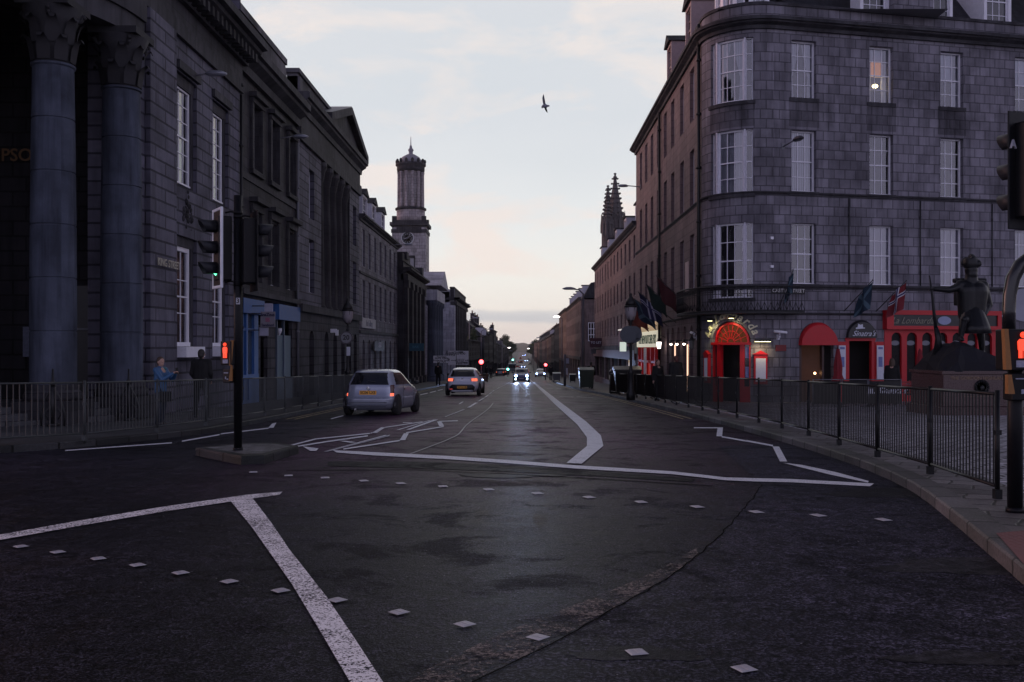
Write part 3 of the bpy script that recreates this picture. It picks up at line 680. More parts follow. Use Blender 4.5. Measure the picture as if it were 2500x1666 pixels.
# ================================================================== RIGHT: the corner building with its curved bay
XA = 7.3; YN = 40.5; YFAR = 63.8; BR = 2.0; TH = R(13)
CB = (XA, YN, gz(YN) + PV)
cb = thing('corner_building', 'four storey granite corner building with a rounded bay above the red bar doorway', 'building', CB)
FA = Frame((XA, YFAR), R(-90), CB)                                            # street front, x runs towards the camera
cx, cy = XA + BR, YN
P0 = (cx + BR * math.sin(TH), cy - BR * math.cos(TH)); FB = Frame(P0, TH, CB)   # square front
ARC = BR * (PI / 2 + TH)
def bendw(x, y, z):
    a = PI + x / BR; r = BR - y; return Vector((cx + r * math.cos(a) - CB[0], cy + r * math.sin(a) - CB[1], z - CB[2]))
LA = YFAR - YN
rowz = [(9.75, 12.0), (6.1, 8.5), (2.5, 4.87)]; ww = 1.06
ZA = [42.8, 45.5, 48.3, 50.8, 53.4, 56.0, 58.6, 61.2]; WA = [YFAR - y for y in ZA]
WB = [1.28, 4.66, 7.86, 11.35, 14.9, 18.4]; LB = 21
bowc = ARC * .5 + .05; bw = 1.86
zb0, zp = gz(YFAR) - 1.0, 13.3
arcs = [(YFAR - y - .38, YFAR - y + .38, -2.3, .98, 'arch') for y in (42.9, 44.7, 46.5, 48.3, 49.9)]
mb = MB(); ops = [(x - ww / 2, x + ww / 2, a, b) for x in WA for a, b in rowz] + arcs + [(1.4, 11.3, gz(57), 1.35)]
wallmb(mb, 0, LA, zb0, zp, ops); body(mb, 0, LA, zb0, zp, 9); mb.quad((0, .5, 2.3), (LA, .5, 2.3), (LA, .5, 12.6), (0, .5, 12.6), 1); mb.quad((11.6, .5, zb0), (LA, .5, zb0), (LA, .5, 1.4), (11.6, .5, 1.4), 1)
FA.put(mb, 'wall', [G_PINK, DARKIN], cb)
mb = MB(); dr = (bowc - .84, bowc + .84, -3, 1.05, 'arch')
wallmb(mb, 0, ARC, zb0, zp, [(bowc - bw / 2, bowc + bw / 2, rowz[0][0] - .15, 12.05), (bowc - bw / 2, bowc + bw / 2, 6.0, 8.5), (bowc - bw / 2, bowc + bw / 2, 1.95, 4.87), dr], step=.12, depth=.25)
n0 = len(mb.v)
for k in range(16):
    a, b = ARC * k / 16, ARC * (k + 1) / 16; mb.quad((a, .9, zb0), (b, .9, zb0), (b, .9, zp), (a, .9, zp), 1); mb.quad((a, 0, zp), (b, 0, zp), (b, 1.9, zp), (a, 1.9, zp), 0)
build(mb, 'wall', [G_GREY, DARKIN], cb, bend=bendw, fix=False)
sx = lambda px: (38.55 * ((px - 1275) / FPX) - 9.75) / (.974 - .225 * (px - 1275) / FPX)
a1 = (sx(1949), sx(2037)); a2 = (sx(2066), sx(2134)); a3 = (sx(2158), sx(2437))
mb = MB(); ops = [(x - ww / 2, x + ww / 2, a, b) for x in WB for a, b in rowz]
ops += [(a1[0] + .04, a1[1] - .04, -3, 1.0, 'arch'), (a2[0], a2[1], -3, 1.08, 'arch'), (a3[0], a3[1], -3, 1.45)]
wallmb(mb, 0, LB, zb0, zp, ops); body(mb, 0, LB, zb0, zp, 9); inner(mb, 0, LB, 2.3, 12.6, .5, 1); inner(mb, 0, a3[0] - .05, zb0, 1.5, .9, 1); inner(mb, a3[1] + .1, LB, zb0, 1.5, .9, 1)
FB.put(mb, 'wall', [G_GREY, DARKIN], cb)
mb = MB()   # core fill behind the bay so the roofs meet
mb.poly([(0, 0, zp - .01), (0, 9, zp - .01), (9, 9, zp - .01), (9, 0, zp - .01)]); build(mb, 'roof_deck', LEAD, cb, (XA + .4 - CB[0], YN - 1.5 - CB[1], -CB[2]))
# courses and cornice round the whole corner
for z, h, p, nm in ((12.35, .42, .42, 'cornice'), (5.93, .14, .09, 'string_course'), (2.28, .2, .12, 'string_course'), (1.28, .1, .07, 'string_course')):
    for k, (F_, a, b) in enumerate(((FA, 0 if z > 2 else 11.7, LA), (None, 0, ARC), (FB, 0, LB))):
        if F_ is FB and nm != 'cornice' and z < 2: b = a3[0] - .08
        mb = MB(); cornice(mb, a, b, z, h, p, 0, 1 if F_ else 24)
        if F_: F_.put(mb, nm, G_TRIM, cb)
        else: build(mb, nm, G_TRIM, cb, bend=bendw)
    if nm == 'cornice': pass
mb = MB(); mb.box(0, LA, -.05, .25, zp - .02, zp + .1); FA.put(mb, 'parapet_coping', G_TRIM, cb)
mb = MB(); mb.box(0, ARC, -.05, .25, zp - .02, zp + .1, 0, 24); build(mb, 'parapet_coping', G_TRIM, cb, bend=bendw)
mb = MB(); mb.box(0, LB, -.05, .25, zp - .02, zp + .1); FB.put(mb, 'parapet_coping', G_TRIM, cb)
# windows
cur = {(0, 0): ['tied'], (0, 1): ['topblind', 'side'], (0, 2): ['blind', 'side'], (0, 3): ['blind'], (1, 0): ['net'], (1, 1): None, (1, 2): None, (1, 3): ['net'], (2, 0): None, (2, 1): ['vbl'], (2, 2): ['vbl'], (2, 3): ['net']}
for j, (a, b) in enumerate(rowz):
    for i, x in enumerate(WB): window(cb, FB, x, a, ww, b - a, 3, 4, curtain=cur.get((j, i), ['net']))
    for i, x in enumerate(WA): window(cb, FA, x, a, ww, b - a, 3, 4, curtain=['side'] if (i + j) % 3 else ['net'], depth=.16)
    za, zb_ = ((9.6, 12.05), (6.0, 8.5), (1.95, 4.87))[j]
    c_ = [['tied'], ['net'], None][j]
    window(cb, FB, bowc, za, 1.16, zb_ - za, 3, 4, curtain=c_, bend=bendw, n=6, depth=.1, fw=.07)
    for s in (-1, 1): window(cb, FB, bowc + s * .78, za, .3, zb_ - za, 1, 4, curtain=None, bend=bendw, n=2, depth=.12, name='side_window', fw=.045)
    mb = MB()
    for s in (-1, 1): mb.box(bowc + s * .61 - .035, bowc + s * .61 + .035, -.0, .22, za, zb_, 0, 1)
    build(mb, 'mullion', OFFW, cb, bend=bendw)
    mb = MB(); mb.box(bowc - bw / 2 - .08, bowc + bw / 2 + .08, -.07, .1, za - .14, za, 0, 14); build(mb, 'window_sill', G_TRIM, cb, bend=bendw)
mb = MB()
for x in WB:
    for a, b in rowz: mb.box(x - ww / 2 - .1, x + ww / 2 + .1, -.05, .12, a - .16, a)
s_ = FB.put(mb, 'window_sills', G_TRIM, cb); s_['kind'] = 'stuff'
APR = stone('soot_stained_granite', (.17, .16, .185), .47, .37, .022, .3, .6, .25, streak=.5)
for x in WB:
    mb = MB(); mb.box(x - ww / 2 - .12, x + ww / 2 + .12, -.004, .02, 8.62, 9.57); FB.put(mb, 'sooty_apron', APR, cb)
mb = MB(); mb.box(bowc - bw / 2 - .05, bowc + bw / 2 + .05, -.004, .02, 8.6, 9.44, 0, 12); build(mb, 'sooty_apron', APR, cb, bend=bendw)
# a lit pendant lamp in one room and a bright curtain on the street side
mb = MB(); mb.ball((0, 0, 0), .1, 12, 8, sc=(1.2, 1, .8)); lp = FB.put(mb, 'room_lamp', emit('lamp_globe', (1, .78, .4), 9), cb, WB[1] - .02, .42, 10.52)
mb = MB(); mb.box(-.42, .42, .0, .02, 1.3, 2.3); FB.put(mb, 'lamp_lit_curtain', emit('lamp_lit_curtain', (1, .45, .2), .25), cb, WB[1] - .1, .47, 9.6)
mb = MB(); mb.box(-.43, .43, 0, .03, 0, 1.35); FA.put(mb, 'shutter', plain('pale_shutter', (.6, .48, .46), .8), cb, YFAR - 44.0, -.03, 2.45)
# street drainpipes
pipe(cb, FA, LA - .12, -2, 13.2, r=.075); pipe(cb, FA, YFAR - 52.3, -2.3, 12.4, r=.07); 
for x in (sx(2072), sx(2246), sx(2421)): pipe(cb, FB, x, 2.5, 5.9, r=.025, y=-.03)
# roofs and dormers
mb = MB(); mb.prism([(.7, zp), (3.4, zp + 3.2), (6, zp + 3.4), (8.6, zp + .0)], 0, LA); FA.put(mb, 'roof', SLATE, cb)
mb = MB(); mb.prism([(.7, zp), (3.4, zp + 3.2), (6, zp + 3.4), (8.6, zp + .0)], 1, LB); FB.put(mb, 'roof', SLATE, cb)
PKD = plain('pinkish_dormer_front', (.42, .3, .3), .6)
for y in (44.5, 50.3): dormer(cb, FA, YFAR - y, .12, zp, 1.5, 2.0, paint=PKD)
for px in (2148, 2305, 2450, 2640): dormer(cb, FB, sx(px), .35, zp - .15, 1.3, 2.5, pitched=False)
mb = MB(); mb.box(-.9, .9, 0, .5, 0, 3.0); FB.put(mb, 'chimney', G_GREY, cb, sx(2226) + .1, .02, zp - .3)
for k, a in enumerate((ARC * .18, ARC * .52, ARC * .86)):
    window(cb, FB, a, zp + .06, .95, 1.9, 3, 4, bend=bendw, n=4, depth=.6, curtain=['net'] if k else None)
mb = MB()
for k in range(5): x = ARC * k / 4; mb.box(x - .12, x + .12, .55, .8, zp, zp + 2.1, 0, 2)
mb.box(-.2, ARC + .2, .5, 1.9, zp + 2.0, zp + 2.3, 1, 16); build(mb, 'attic_bay', [WHITE, SLATE], cb, bend=bendw)
# ---- iron balcony round the bay
mb = MB(); z0 = 1.32; z1 = 2.35
def railpt(t):      # t 0..1 : street side -> round -> square side
    Ls = 1.7; tot = Ls + ARC * (BR + .75) / BR + .9; d = t * tot
    if d < Ls: return (XA - .75, YN + Ls - d)
    d -= Ls; ar = ARC * (BR + .75) / BR
    if d < ar: a = PI + d / (BR + .75); return (cx + (BR + .75) * math.cos(a), cy + (BR + .75) * math.sin(a))
    d -= ar; a = PI + ARC / BR; return (cx + (BR + .75) * math.cos(a) + d * math.cos(TH), cy + (BR + .75) * math.sin(a) + d * math.sin(TH))
rel = lambda x, y, z: (x - CB[0], y - CB[1], z - CB[2])
top = [rel(*railpt(k / 40), z1) for k in range(41)]; bot = [rel(*railpt(k / 40), z0 + .1) for k in range(41)]
mb.tube(top, .028, 6); mb.tube(bot, .022, 6); mb.tube([(a, b, c - .28) for a, b, c in top], .014, 5)
for k in range(61):
    x, y = railpt(k / 60); a = rel(x, y, z0 + .1); b = rel(x, y, z1 - .01); mb.tube([a, b], .011, 4)
    if k % 2 == 0 and k < 60:
        x2, y2 = railpt((k + 2) / 60)
        for s in (0, 1):
            p = rel(x if s else x2, y if s else y2, z0 + .12); q = rel((x + x2) / 2, (y + y2) / 2, z0 + .42); mb.tube([p, q], .012, 4)
bal = build(mb, 'balcony', IRON, cb)
mb = MB(); i0 = []
for k in range(40):
    (x, y), (x2, y2) = railpt(k / 40), railpt((k + 1) / 40)
    def inn(x, y):
        if y > YN: return (XA - .02, y)
        d = Vector((x - cx, y - cy)); a = math.atan2(d.y, d.x); a = a if a < 0 else a
        if -PI <= a <= -(PI / 2 - TH): return (cx + d.x / d.length * BR, cy + d.y / d.length * BR)
        return (x - .77 * math.sin(TH), y + .77 * math.cos(TH))
    a, b = inn(x, y), inn(x2, y2)
    mb.ring([[rel(x, y, z0), rel(x2, y2, z0), rel(*b, z0), rel(*a, z0)], [rel(x, y, z0 + .08), rel(x2, y2, z0 + .08), rel(*b, z0 + .08), rel(*a, z0 + .08)]], smooth=False)
build(mb, 'balcony_floor', plain('dark_stone_slab', (.04, .04, .04), .8), bal)
# ---- bar doorway in the bay
mb = MB(); hw = .8; zs = .22; rr = .79
n = 26
fan = MB()
for r0, r1, y0, y1 in ((rr - .09, rr + .0, .1, .2), (rr * .55, rr * .58, .12, .15), (.14, .18, .12, .15)):
    for k in range(n):
        a, b = PI * k / n, PI * (k + 1) / n
        P = [(bowc + r * math.cos(t_), zs + r * math.sin(t_)) for t_ in (a, b) for r in (r0, r1)]
        (x1, q1), (x2, q2), (x3, q3), (x4, q4) = P
        fan.ring([[(x1, y0, q1), (x2, y0, q2), (x4, y0, q4), (x3, y0, q3)], [(x1, y1, q1), (x2, y1, q2), (x4, y1, q4), (x3, y1, q3)]], smooth=False)
for k in range(1, 9):
    a = PI * k / 9; u = Vector((math.cos(a), math.sin(a))); w = Vector((-u.y, u.x)) * .011
    P = [(bowc + u.x * r + s * w.x, zs + u.y * r + s * w.y) for r, s in ((.16, -1), (.16, 1), (rr - .05, 1), (rr - .05, -1))]
    fan.ring([[(x, .115, z) for x, z in P], [(x, .15, z) for x, z in P]], smooth=False)
fl = build(fan, 'fanlight', REDP, cb, bend=bendw)
q = MB(); q.poly([(bowc + rr * math.cos(PI * k / 20), .16, zs + rr * math.sin(PI * k / 20)) for k in range(21)]); build(q, 'pane', plain('amber_glass', (.05, .018, .01), .15, emis=(1, .3, .12), estr=.06), fl, bend=bendw, fix=False)
mb.box(bowc - .86, bowc + .86, -.06, .22, zs - .1, zs, 0, 12)
for x0, x1 in ((-.84, -.78), (-.6, -.42), (.42, .6), (.78, .84)): mb.box(bowc + x0, bowc + x1, .02, .2, -2.4, zs - .1, 0, 2)
for s in (-1, 1): mb.box(bowc + s * .69 - .09, bowc + s * .69 + .09, .05, .19, -2.4, -1.5, 0, 2)
dd = build(mb, 'doorway', REDP, cb, bend=bendw)
for s in (-1, 1):
    q = MB(); q.box(bowc + s * .69 - .09, bowc + s * .69 + .09, .12, .14, -1.5, zs - .1); build(q, 'side_pane', DGL, dd, bend=bendw)
PAPER = plain('white_paper', (.62, .64, .72), .7, var=.15, scale=10); NOTE = plain('blue_notice', (.16, .2, .42), .7, var=.5, scale=9)
for s, z in ((1, -.4), (1, -1.15)):
    q = MB(); q.box(bowc + .62, bowc + .76, .1, .115, z, z + .42); build(q, 'notice', NOTE, dd, bend=bendw)
# lettering set round the arch
def arcletters(parent, txt, z_c, r, size, a0, a1, mat):
    mbs = []
    for i, ch in enumerate(txt):
        if ch == ' ': continue
        a = R(a0 + (a1 - a0) * i / (len(txt) - 1)); X = bowc + r * math.cos(a); Zc = z_c + r * math.sin(a)
        ang = PI + X / BR; rad = BR + .05
        loc = (cx + rad * math.cos(ang) - CB[0], cy + rad * math.sin(ang) - CB[1], Zc - CB[2])
        nrm = Vector((math.cos(ang), math.sin(ang), 0)); tx = Vector((-math.sin(ang), math.cos(ang), 0))
        t_ = text('letter', ch, size, mat, parent, (0, 0, 0), ext=.03, shear=.25, bold=.01)
        M = Matrix((tx, Vector((0, 0, 1)), nrm)).transposed().to_4x4() @ Matrix.Rotation(a - PI / 2, 4, 'Z')
        t_.matrix_local = Matrix.Translation(loc) @ M
arcletters(cb, 'La Lombarda', .15, 1.12, .44, 160, 26, plain('cream_letter', (.75, .7, .5), .5))
# ---- street-front arcade: red shutters behind the arches, lamps between them
mb = MB()
for a in arcs: mb.box(a[0], a[1], .3, .34, -3, 1)
FA.put(mb, 'bar_windows', REDD, cb)
for y in (43.8, 47.4): mb = MB(); mb.box(YFAR - y - .03, YFAR - y + .03, -.05, 0, -1.9, .15); FA.put(mb, 'light_strip', emit('warm_strip', (1, .62, .42), 1.6), cb)
for k, y in enumerate((43.7, 45.7, 47.5)):
    mb = MB(); mb.box(-.08, .08, -.25, 0, .12, .17).cyl((0, -.2), .05, 0, .12, 10); lmp = FA.put(mb, 'wall_lamp', BLACK, cb, YFAR - y, 0, .2)
    q = MB(); q.ball((0, -.2, -.02), .055, 10, 6); build(q, 'bulb', emit('bulb_white', (1, .8, .65), 14), lmp)
# ---- red take-away shop further along the same front
CREAM = emit('lit_sign_cream', (1, .93, .72), .45); GRN = plain('dark_green_letter', (.02, .07, .04), .6)
sh = thing('takeaway_shopfront', 'red takeaway shopfront with a cream lit fascia on the pink street front', 'shopfront', (XA, 57, gz(57) + PV)); FS = Frame((XA, YFAR), R(-90), (XA, 57, gz(57) + PV))
mb = MB(); mb.box(1.4, 11.3, -.12, .1, .05, .95); fs = FS.put(mb, 'fascia', CREAM, sh)
mb = MB(); mb.box(1.4, 11.3, -.1, .08, .96, 1.5); FS.put(mb, 'upper_fascia', plain('ochre_boards', (.45, .36, .24), .7, emis=(1, .7, .4), estr=.12), sh)
FS.text('sign_letters', 'THE NEW BUTCHER FRY', .72, GRN, sh, 6.6, -.15, .46, ext=.01)
mb = MB(); mb.box(1.4, 11.3, .2, .25, gz(57), .05)
for x in (1.4, 3.2, 5.2, 7.3, 9.2, 11.1): mb.box(x, x + .2, -.05, .2, gz(57), .04)
mb.box(1.4, 11.3, -.04, .19, gz(57), gz(57) + .75); mb.box(1.4, 11.3, -.03, .2, -.85, -.72); FS.put(mb, 'shop_frame', REDP, sh)
mb = MB()
for x in (1.6, 3.4, 5.4, 7.5, 9.4): mb.box(x, x + 1.7, .1, .12, gz(57) + .8, -.9)
FS.put(mb, 'pane', plain('lit_red_room', (.3, .02, .02), .3, emis=(1, .08, .05), estr=.22), sh)
mb = MB(); mb.box(5.6, 6.3, -.2, -.12, -1.9, .0); FS.put(mb, 'poster', PAPER, sh)
mb = MB(); mb.box(0, 1.38, -.1, 0, -.35, 1.3); FS.put(mb, 'grey_panel', plain('green_grey_board', (.12, .15, .14), .7), sh)
la = bpy.data.lights.new('shop_light', 'AREA'); la.shape = 'RECTANGLE'; la.size = 8; la.size_y = .2; la.energy = 30; la.color = (1, .85, .6); o = obj('fascia_lamp', la, sh, FS.loc(6.4, -.5, 1.7), rot=(R(20), 0, R(-90)))
# ---- square-front shops
aw = thing('red_arched_awning', 'plain bright red arched awning over the restaurant window right of the bar door', 'awning', (P0[0] + 1.8 * math.cos(TH), P0[1] + 1.8 * math.sin(TH) - .1, .1)); FW = Frame(P0, TH, aw.location)
def awn(mat, a, b, zb_, zt, proj, parent, F):
    n = 16; mbx = MB(); c_ = (a + b) / 2; r = (b - a) / 2; hh_ = zt - zb_
    rings = []
    for t_, yy in ((0, -.02), (.0, -proj * .55), (.12, -proj)):
        rings.append([(c_ + r * math.cos(PI * k / n) * (1 - t_ * 0), yy, zb_ + (hh_ * (1 - t_)) * math.sin(PI * k / n)) for k in range(n + 1)])
    mbx.ring(rings, close=False, cap0=False, cap1=True, smooth=True); return F.put(mbx, 'canopy', mat, parent, fix=False)
awn(REDP, a1[0], a1[1], .11, 1.0, .3, aw, FW)
mb = MB(); mb.box(a1[0] + .02, a1[0] + .16, .05, .25, -2.6, .1).box(a1[1] - .5, a1[1] - .42, .05, .25, -2.6, .1).box(a1[0] + .02, a1[1] - .02, .05, .25, -2.6, -2.1); FB.put(mb, 'window_frame', plain('brown_frame', (.06, .03, .025), .5), cb)
mb = MB(); mb.box(a1[0] + .1, a1[1] - .1, .85, .87, -2.5, .2); FB.put(mb, 'room_wall', plain('dim_restaurant_wall', (.1, .06, .05), .9, emis=(1, .4, .2), estr=.015), cb)
mb = MB(); mb.ball((0, 0, 0), .05, 8, 6); FB.put(mb, 'table_lamp', emit('small_table_lamp', (1, .5, .25), 8), cb, a1[1] - .62, .4, -1.0)
# bar with the hat sign
dk = thing('bar_door_canopy', 'black arched door canopy with a pale hat and script lettering', 'sign', (P0[0] + 3.7 * math.cos(TH), P0[1] + 3.7 * math.sin(TH) - .1, .4)); FD = Frame(P0, TH, dk.location)
awn(BLACK, a2[0] - .02, a2[1] + .02, .4, 1.1, .2, dk, FD)
c2 = (a2[0] + a2[1]) / 2
FD.text('script_letters', "Sinatra's", .3, PAPER, dk, c2 + .02, -.215, .56, shear=.5)
mb = MB(); mb.ring([[(-.2, 0, 0), (.2, 0, .03), (.2, 0, .06), (.11, 0, .07), (.1, 0, .2), (0, 0, .17), (-.1, 0, .21), (-.12, 0, .08), (-.2, 0, .06)], [(-.2, .01, 0), (.2, .01, .03), (.2, .01, .06), (.11, .01, .07), (.1, .01, .2), (0, .01, .17), (-.1, .01, .21), (-.12, .01, .08), (-.2, .01, .06)]], smooth=False)
FD.put(mb, 'hat_emblem', PAPER, dk, c2 - .12, -.215, .74)
mb = MB(); mb.box(a2[0] - .05, a2[1] + .05, -.03, .15, .28, .4)
for x0, x1 in ((a2[0] - .02, a2[0] + .12), (a2[1] - .12, a2[1] + .02)): mb.box(x0, x1, -.02, .15, -2.3, .28)
for x0, x1 in ((a2[0] - .38, a2[0] - .03), (a2[1] + .03, a2[1] + .4)): mb.box(x0, x1, -.05, -.0, -2.3, .25)
FB.put(mb, 'door_surround', REDP, cb)
for k, x in enumerate((a2[0] - .23, a2[1] + .22)):
    mb = MB(); mb.box(-.15, .15, -.1, -.06, -1.25, .1); nb_ = FB.put(mb, 'menu_board', PAPER, cb, x, 0, 0)
    q = MB(); q.box(-.09, .09, -.105, -.1, -.75, -.35).box(-.1, .1, -.106, -.1, -.05, .04); build(q, 'photo_print', NOTE, nb_)
# the long red shopfront with arched panes
sf = thing('restaurant_shopfront', 'long red shopfront with arched panes and a black lettered fascia behind the statue', 'shopfront', (P0[0] + 7.4 * math.cos(TH), P0[1] + 7.4 * math.sin(TH), gz(38) + PV)); FR_ = Frame(P0, TH, sf.location)
Ls = a3[1] - a3[0]; np_ = 7; pw = (Ls - .4) / np_
mb = MB(); pops = [(a3[0] + .2 + pw * i + pw * .17, a3[0] + .2 + pw * (i + 1) - pw * .17, -1.9, .62, 'arch') for i in range(np_)]
wallmb(mb, a3[0], a3[1], gz(38), .8, pops, depth=.12); FR_.put(mb, 'shop_frame', REDP, sf, 0, -.03, 0)
mb = MB(); mb.box(a3[0] - .06, a3[1] + .06, -.3, .0, .74, .88).box(a3[0] - .06, a3[1] + .06, -.3, 0, 1.32, 1.5).box(a3[0] - .06, a3[0] + .25, -.3, 0, .88, 1.32).box(a3[1] - .25, a3[1] + .06, -.3, 0, .88, 1.32); FR_.put(mb, 'fascia_frame', REDP, sf)
mb = MB(); mb.box(a3[0] + .25, a3[1] - .25, -.24, 0, .88, 1.32); fb_ = FR_.put(mb, 'fascia', BLACK, sf)
FR_.text('script_letters', 'La Lombarda', .36, plain('dull_gold_letter', (.2, .19, .15), .4, .5), sf, a3[0] + 1.1, -.255, 1.08, shear=.5)
mb = MB(); mb.ring([[(.3 * math.cos(2 * PI * k / 24), y, .17 * math.sin(2 * PI * k / 24)) for k in range(24)] for y in (0, .02)], smooth=False); FR_.put(mb, 'oval_emblem', plain('pale_blue_oval', (.3, .34, .5), .6), sf, a3[0] + 2.55, -.27, 1.1)
mb = MB(); [mb.box(o[0], o[1], .08, .09, o[2], o[3]) for o in pops]; FR_.put(mb, 'pane', plain('dim_shop_pane', (.014, .012, .014), .3, spec=.12), sf)
mb = MB(); inner(mb, a3[0], a3[1], -2.4, 1.4, .8); FR_.put(mb, 'dim_room', plain('dim_room', (.05, .03, .03), .9), sf)
mb = MB()
for i, o in enumerate(pops): mb.ring([[((o[0] + o[1]) / 2 + .19 * math.cos(2 * PI * k / 20), y, .2 + .1 * math.sin(2 * PI * k / 20)) for k in range(20)] for y in (.068, .076)], smooth=False)
FR_.put(mb, 'etched_ovals', plain('etched_glass', (.2, .21, .24), .6), sf)
mb = MB(); mb.ring([[(.12 * math.cos(2 * PI * k / 12), .12 * math.sin(2 * PI * k / 12), 0) for k in range(12)], [(.06 * math.cos(2 * PI * k / 12), .06 * math.sin(2 * PI * k / 12), .2) for k in range(12)]]); FR_.put(mb, 'lamp_shade', emit('orange_lampshade', (1, .3, .1), 1.6), sf, (pops[1][0] + pops[1][1]) / 2, .3, -.72)
# CASTLE STREET plate, alarm boxes, menu cases, cameras, lanterns
pl = thing('street_name_plate', 'street name plate reading CASTLE STREET on the grey corner wall', 'sign', (P0[0] + .0, P0[1] - .05, 2.2)); FP = Frame(P0, TH, pl.location)
mb = MB(); mb.box(-.1, 1.3, -.03, 0, 2.1, 2.34); FP.put(mb, 'plate', BLACK, pl); FP.text('letters', 'CASTLE  STREET', .19, plain('white_letter', (.55, .54, .52), .5), pl, .6, -.04, 2.22, bold=.004)
def menu_case(x, lab, bendit, w=.42, side='front'):
    a = PI + x / BR; p = (cx + BR * math.cos(a), cy + BR * math.sin(a)) if bendit else None
    t_ = thing('menu_case', lab, 'menu case', (p[0], p[1], -1.4) , a + PI / 2)
    mb = MB(); mb.box(-w / 2, w / 2, -.12, .05, .0, 1.15); mb.ring([[(-w / 2 - .04, -.15, 1.15), (w / 2 + .04, -.15, 1.15), (0, -.15, 1.3)], [(-w / 2 - .04, .05, 1.15), (w / 2 + .04, .05, 1.15), (0, .05, 1.3)]], smooth=False); build(mb, 'case', REDP, t_)
    mb = MB(); mb.box(-w / 2 + .06, w / 2 - .06, -.13, -.12, .1, 1.0); build(mb, 'menu_sheet', PAPER, t_); return t_
menu_case(bowc + 1.2, 'lit red framed menu case right of the bar doorway under a lamp bar', True, .5)
menu_case(bowc - 1.1, 'red framed menu case on the left side of the bar doorway', True, .34)
def wall_spot(x, lab, w, zc, energy, power_col, n):
    energy *= 2.6
    a = PI + x / BR; u = Vector((math.cos(a), math.sin(a))); pos = (cx + (BR + .35) * u.x, cy + (BR + .35) * u.y, zc)
    t_ = thing('floodlight', lab, 'lamp', pos, a + PI / 2)
    mb = MB(); mb.box(-w / 2, w / 2, -.06, .06, -.05, .05).box(-.02, .02, .06, .36, -.01, .03); build(mb, 'housing', BLACK, t_)
    q = MB(); q.box(-w / 2 + .02, w / 2 - .02, -.05, .05, -.062, -.052); build(q, 'lens', emit('flood_lens', power_col, 8), t_)
    for k in range(n):
        ld = bpy.data.lights.new('flood', 'SPOT'); ld.energy = energy; ld.color = power_col; ld.spot_size = R(125); ld.spot_blend = .9; ld.shadow_soft_size = .06
        obj('flood_beam', ld, t_, ((k - (n - 1) / 2) * w * .6, -.0, -.1), rot=(R(28), 0, 0))
YL = (1, .9, .42)
wall_spot(bowc - .62, 'small black floodlight on the left above the bar arch', .2, 1.12, 9, YL, 1)
wall_spot(bowc + .2, 'small black floodlight above the middle of the bar arch', .2, 1.2, 9, YL, 1)
wall_spot(bowc + 1.22, 'long black lamp bar over the lit menu case', .62, .3, 5, (1, .76, .42), 2)
def cctv(F, x, z, lab, dirx=1):
    p = F.loc(x, -.1, z); t_ = thing('security_camera', lab, 'camera', (p[0] + CB[0], p[1] + CB[1], z), F.th)
    mb = MB(); mb.box(-.03, .03, -.1, .1, -.22, -.16).box(-.05, .05, .0, .1, -.3, -.1).cyl((0, -.08), .03, -.16, 0, 8); build(mb, 'bracket', OFFW, t_)
    mb = MB(); mb.ring([[(dirx * s, -.12 + .055 * math.cos(a) - .1 * (s + .2), .055 * math.sin(a) - .18 * s * dirx * .6) for a in [2 * PI * k / 10 for k in range(10)]] for s in (-.25, .25)]); build(mb, 'camera_body', WHITE, t_)
cctv(FB, .15, .62, 'white security camera on the grey wall right of the bar arch'); cctv(FA, LA - .75, .62, 'white security camera by the corner on the street front', -1)
mb = MB(); mb.box(-.22, .22, -.04, 0, -.12, .12); al = FB.put(mb, 'red_notice_plate', REDD, cb, .28, 0, -.0)
mb = MB()
for z in (4.25, 3.15): mb.box(-.06, .06, -.1, 0, z - .05, z + .05)
FB.put(mb, 'junction_boxes', WHITE, cb, -.12, 0, 0)
def wall_street_lamp(F, base, x, z, lab, out_=.5, mat=None):
    p = F.loc(x, 0, z); t_ = thing('wall_street_lamp', lab, 'street lamp', (p[0] + base[0], p[1] + base[1], z), F.th)
    mb = MB(); mb.tube([(0, .02, -.05), (0, -.25, -.02), (0, -out_, .03)], .03, 8).box(-.07, .07, -.02, .0, -.15, .1); build(mb, 'arm', LEAD, t_)
    mb = MB(); yb = -out_; mb.ring([[(w_ * math.cos(2 * PI * k / 12), yb - .28 + l_ * math.sin(2 * PI * k / 12), z_) for k in range(12)] for w_, l_, z_ in ((.1, .24, -.05), (.16, .36, 0), (.15, .35, .04), (.07, .2, .11))]); build(mb, 'lantern', mat or plain('lamp_casing', (.3, .31, .36), .35, .4), t_); return t_
wall_street_lamp(FB, CB, sx(1912), ZZ(358, 38.8), 'dark wall mounted street lamp on the square front of the corner building', .9, plain('dark_lamp_casing', (.05, .05, .06), .4))
wall_street_lamp(FA, CB, YFAR - 61.4, ZZ(455, 61.4), 'grey wall mounted street lamp high on the far end of the pink front', .8)
for k, (F_, x, lab) in enumerate(((FA, LA - .35, 'black lantern on a bracket at the street corner of the bar'), (FA, YFAR - 50.6, 'lit white lantern beside the red takeaway'))):
    p = F_.loc(x, -.35, .3); t_ = thing('wall_lantern', lab, 'lantern', (p[0] + CB[0], p[1] + CB[1], .3), R(-90))
    mb = MB(); mb.tube([(0, .35, .2), (0, .1, .35), (0, 0, .2)], .015, 6).lathe((0, 0, 0), [(.15, 0), (.15, .02), (.03, .16), (.02, .22)], 6).lathe((0, 0, -.36), [(.05, 0), (.09, .03)], 6); build(mb, 'lantern_frame', IRON, t_)
    mb = MB(); mb.lathe((0, 0, -.33), [(.085, 0), (.13, .33)], 6, smooth=False); build(mb, 'lantern_glass', emit('lantern_glass_lit', (1, .86, .78), 6) if k else plain('lantern_glass', (.12, .12, .12), .15), t_)
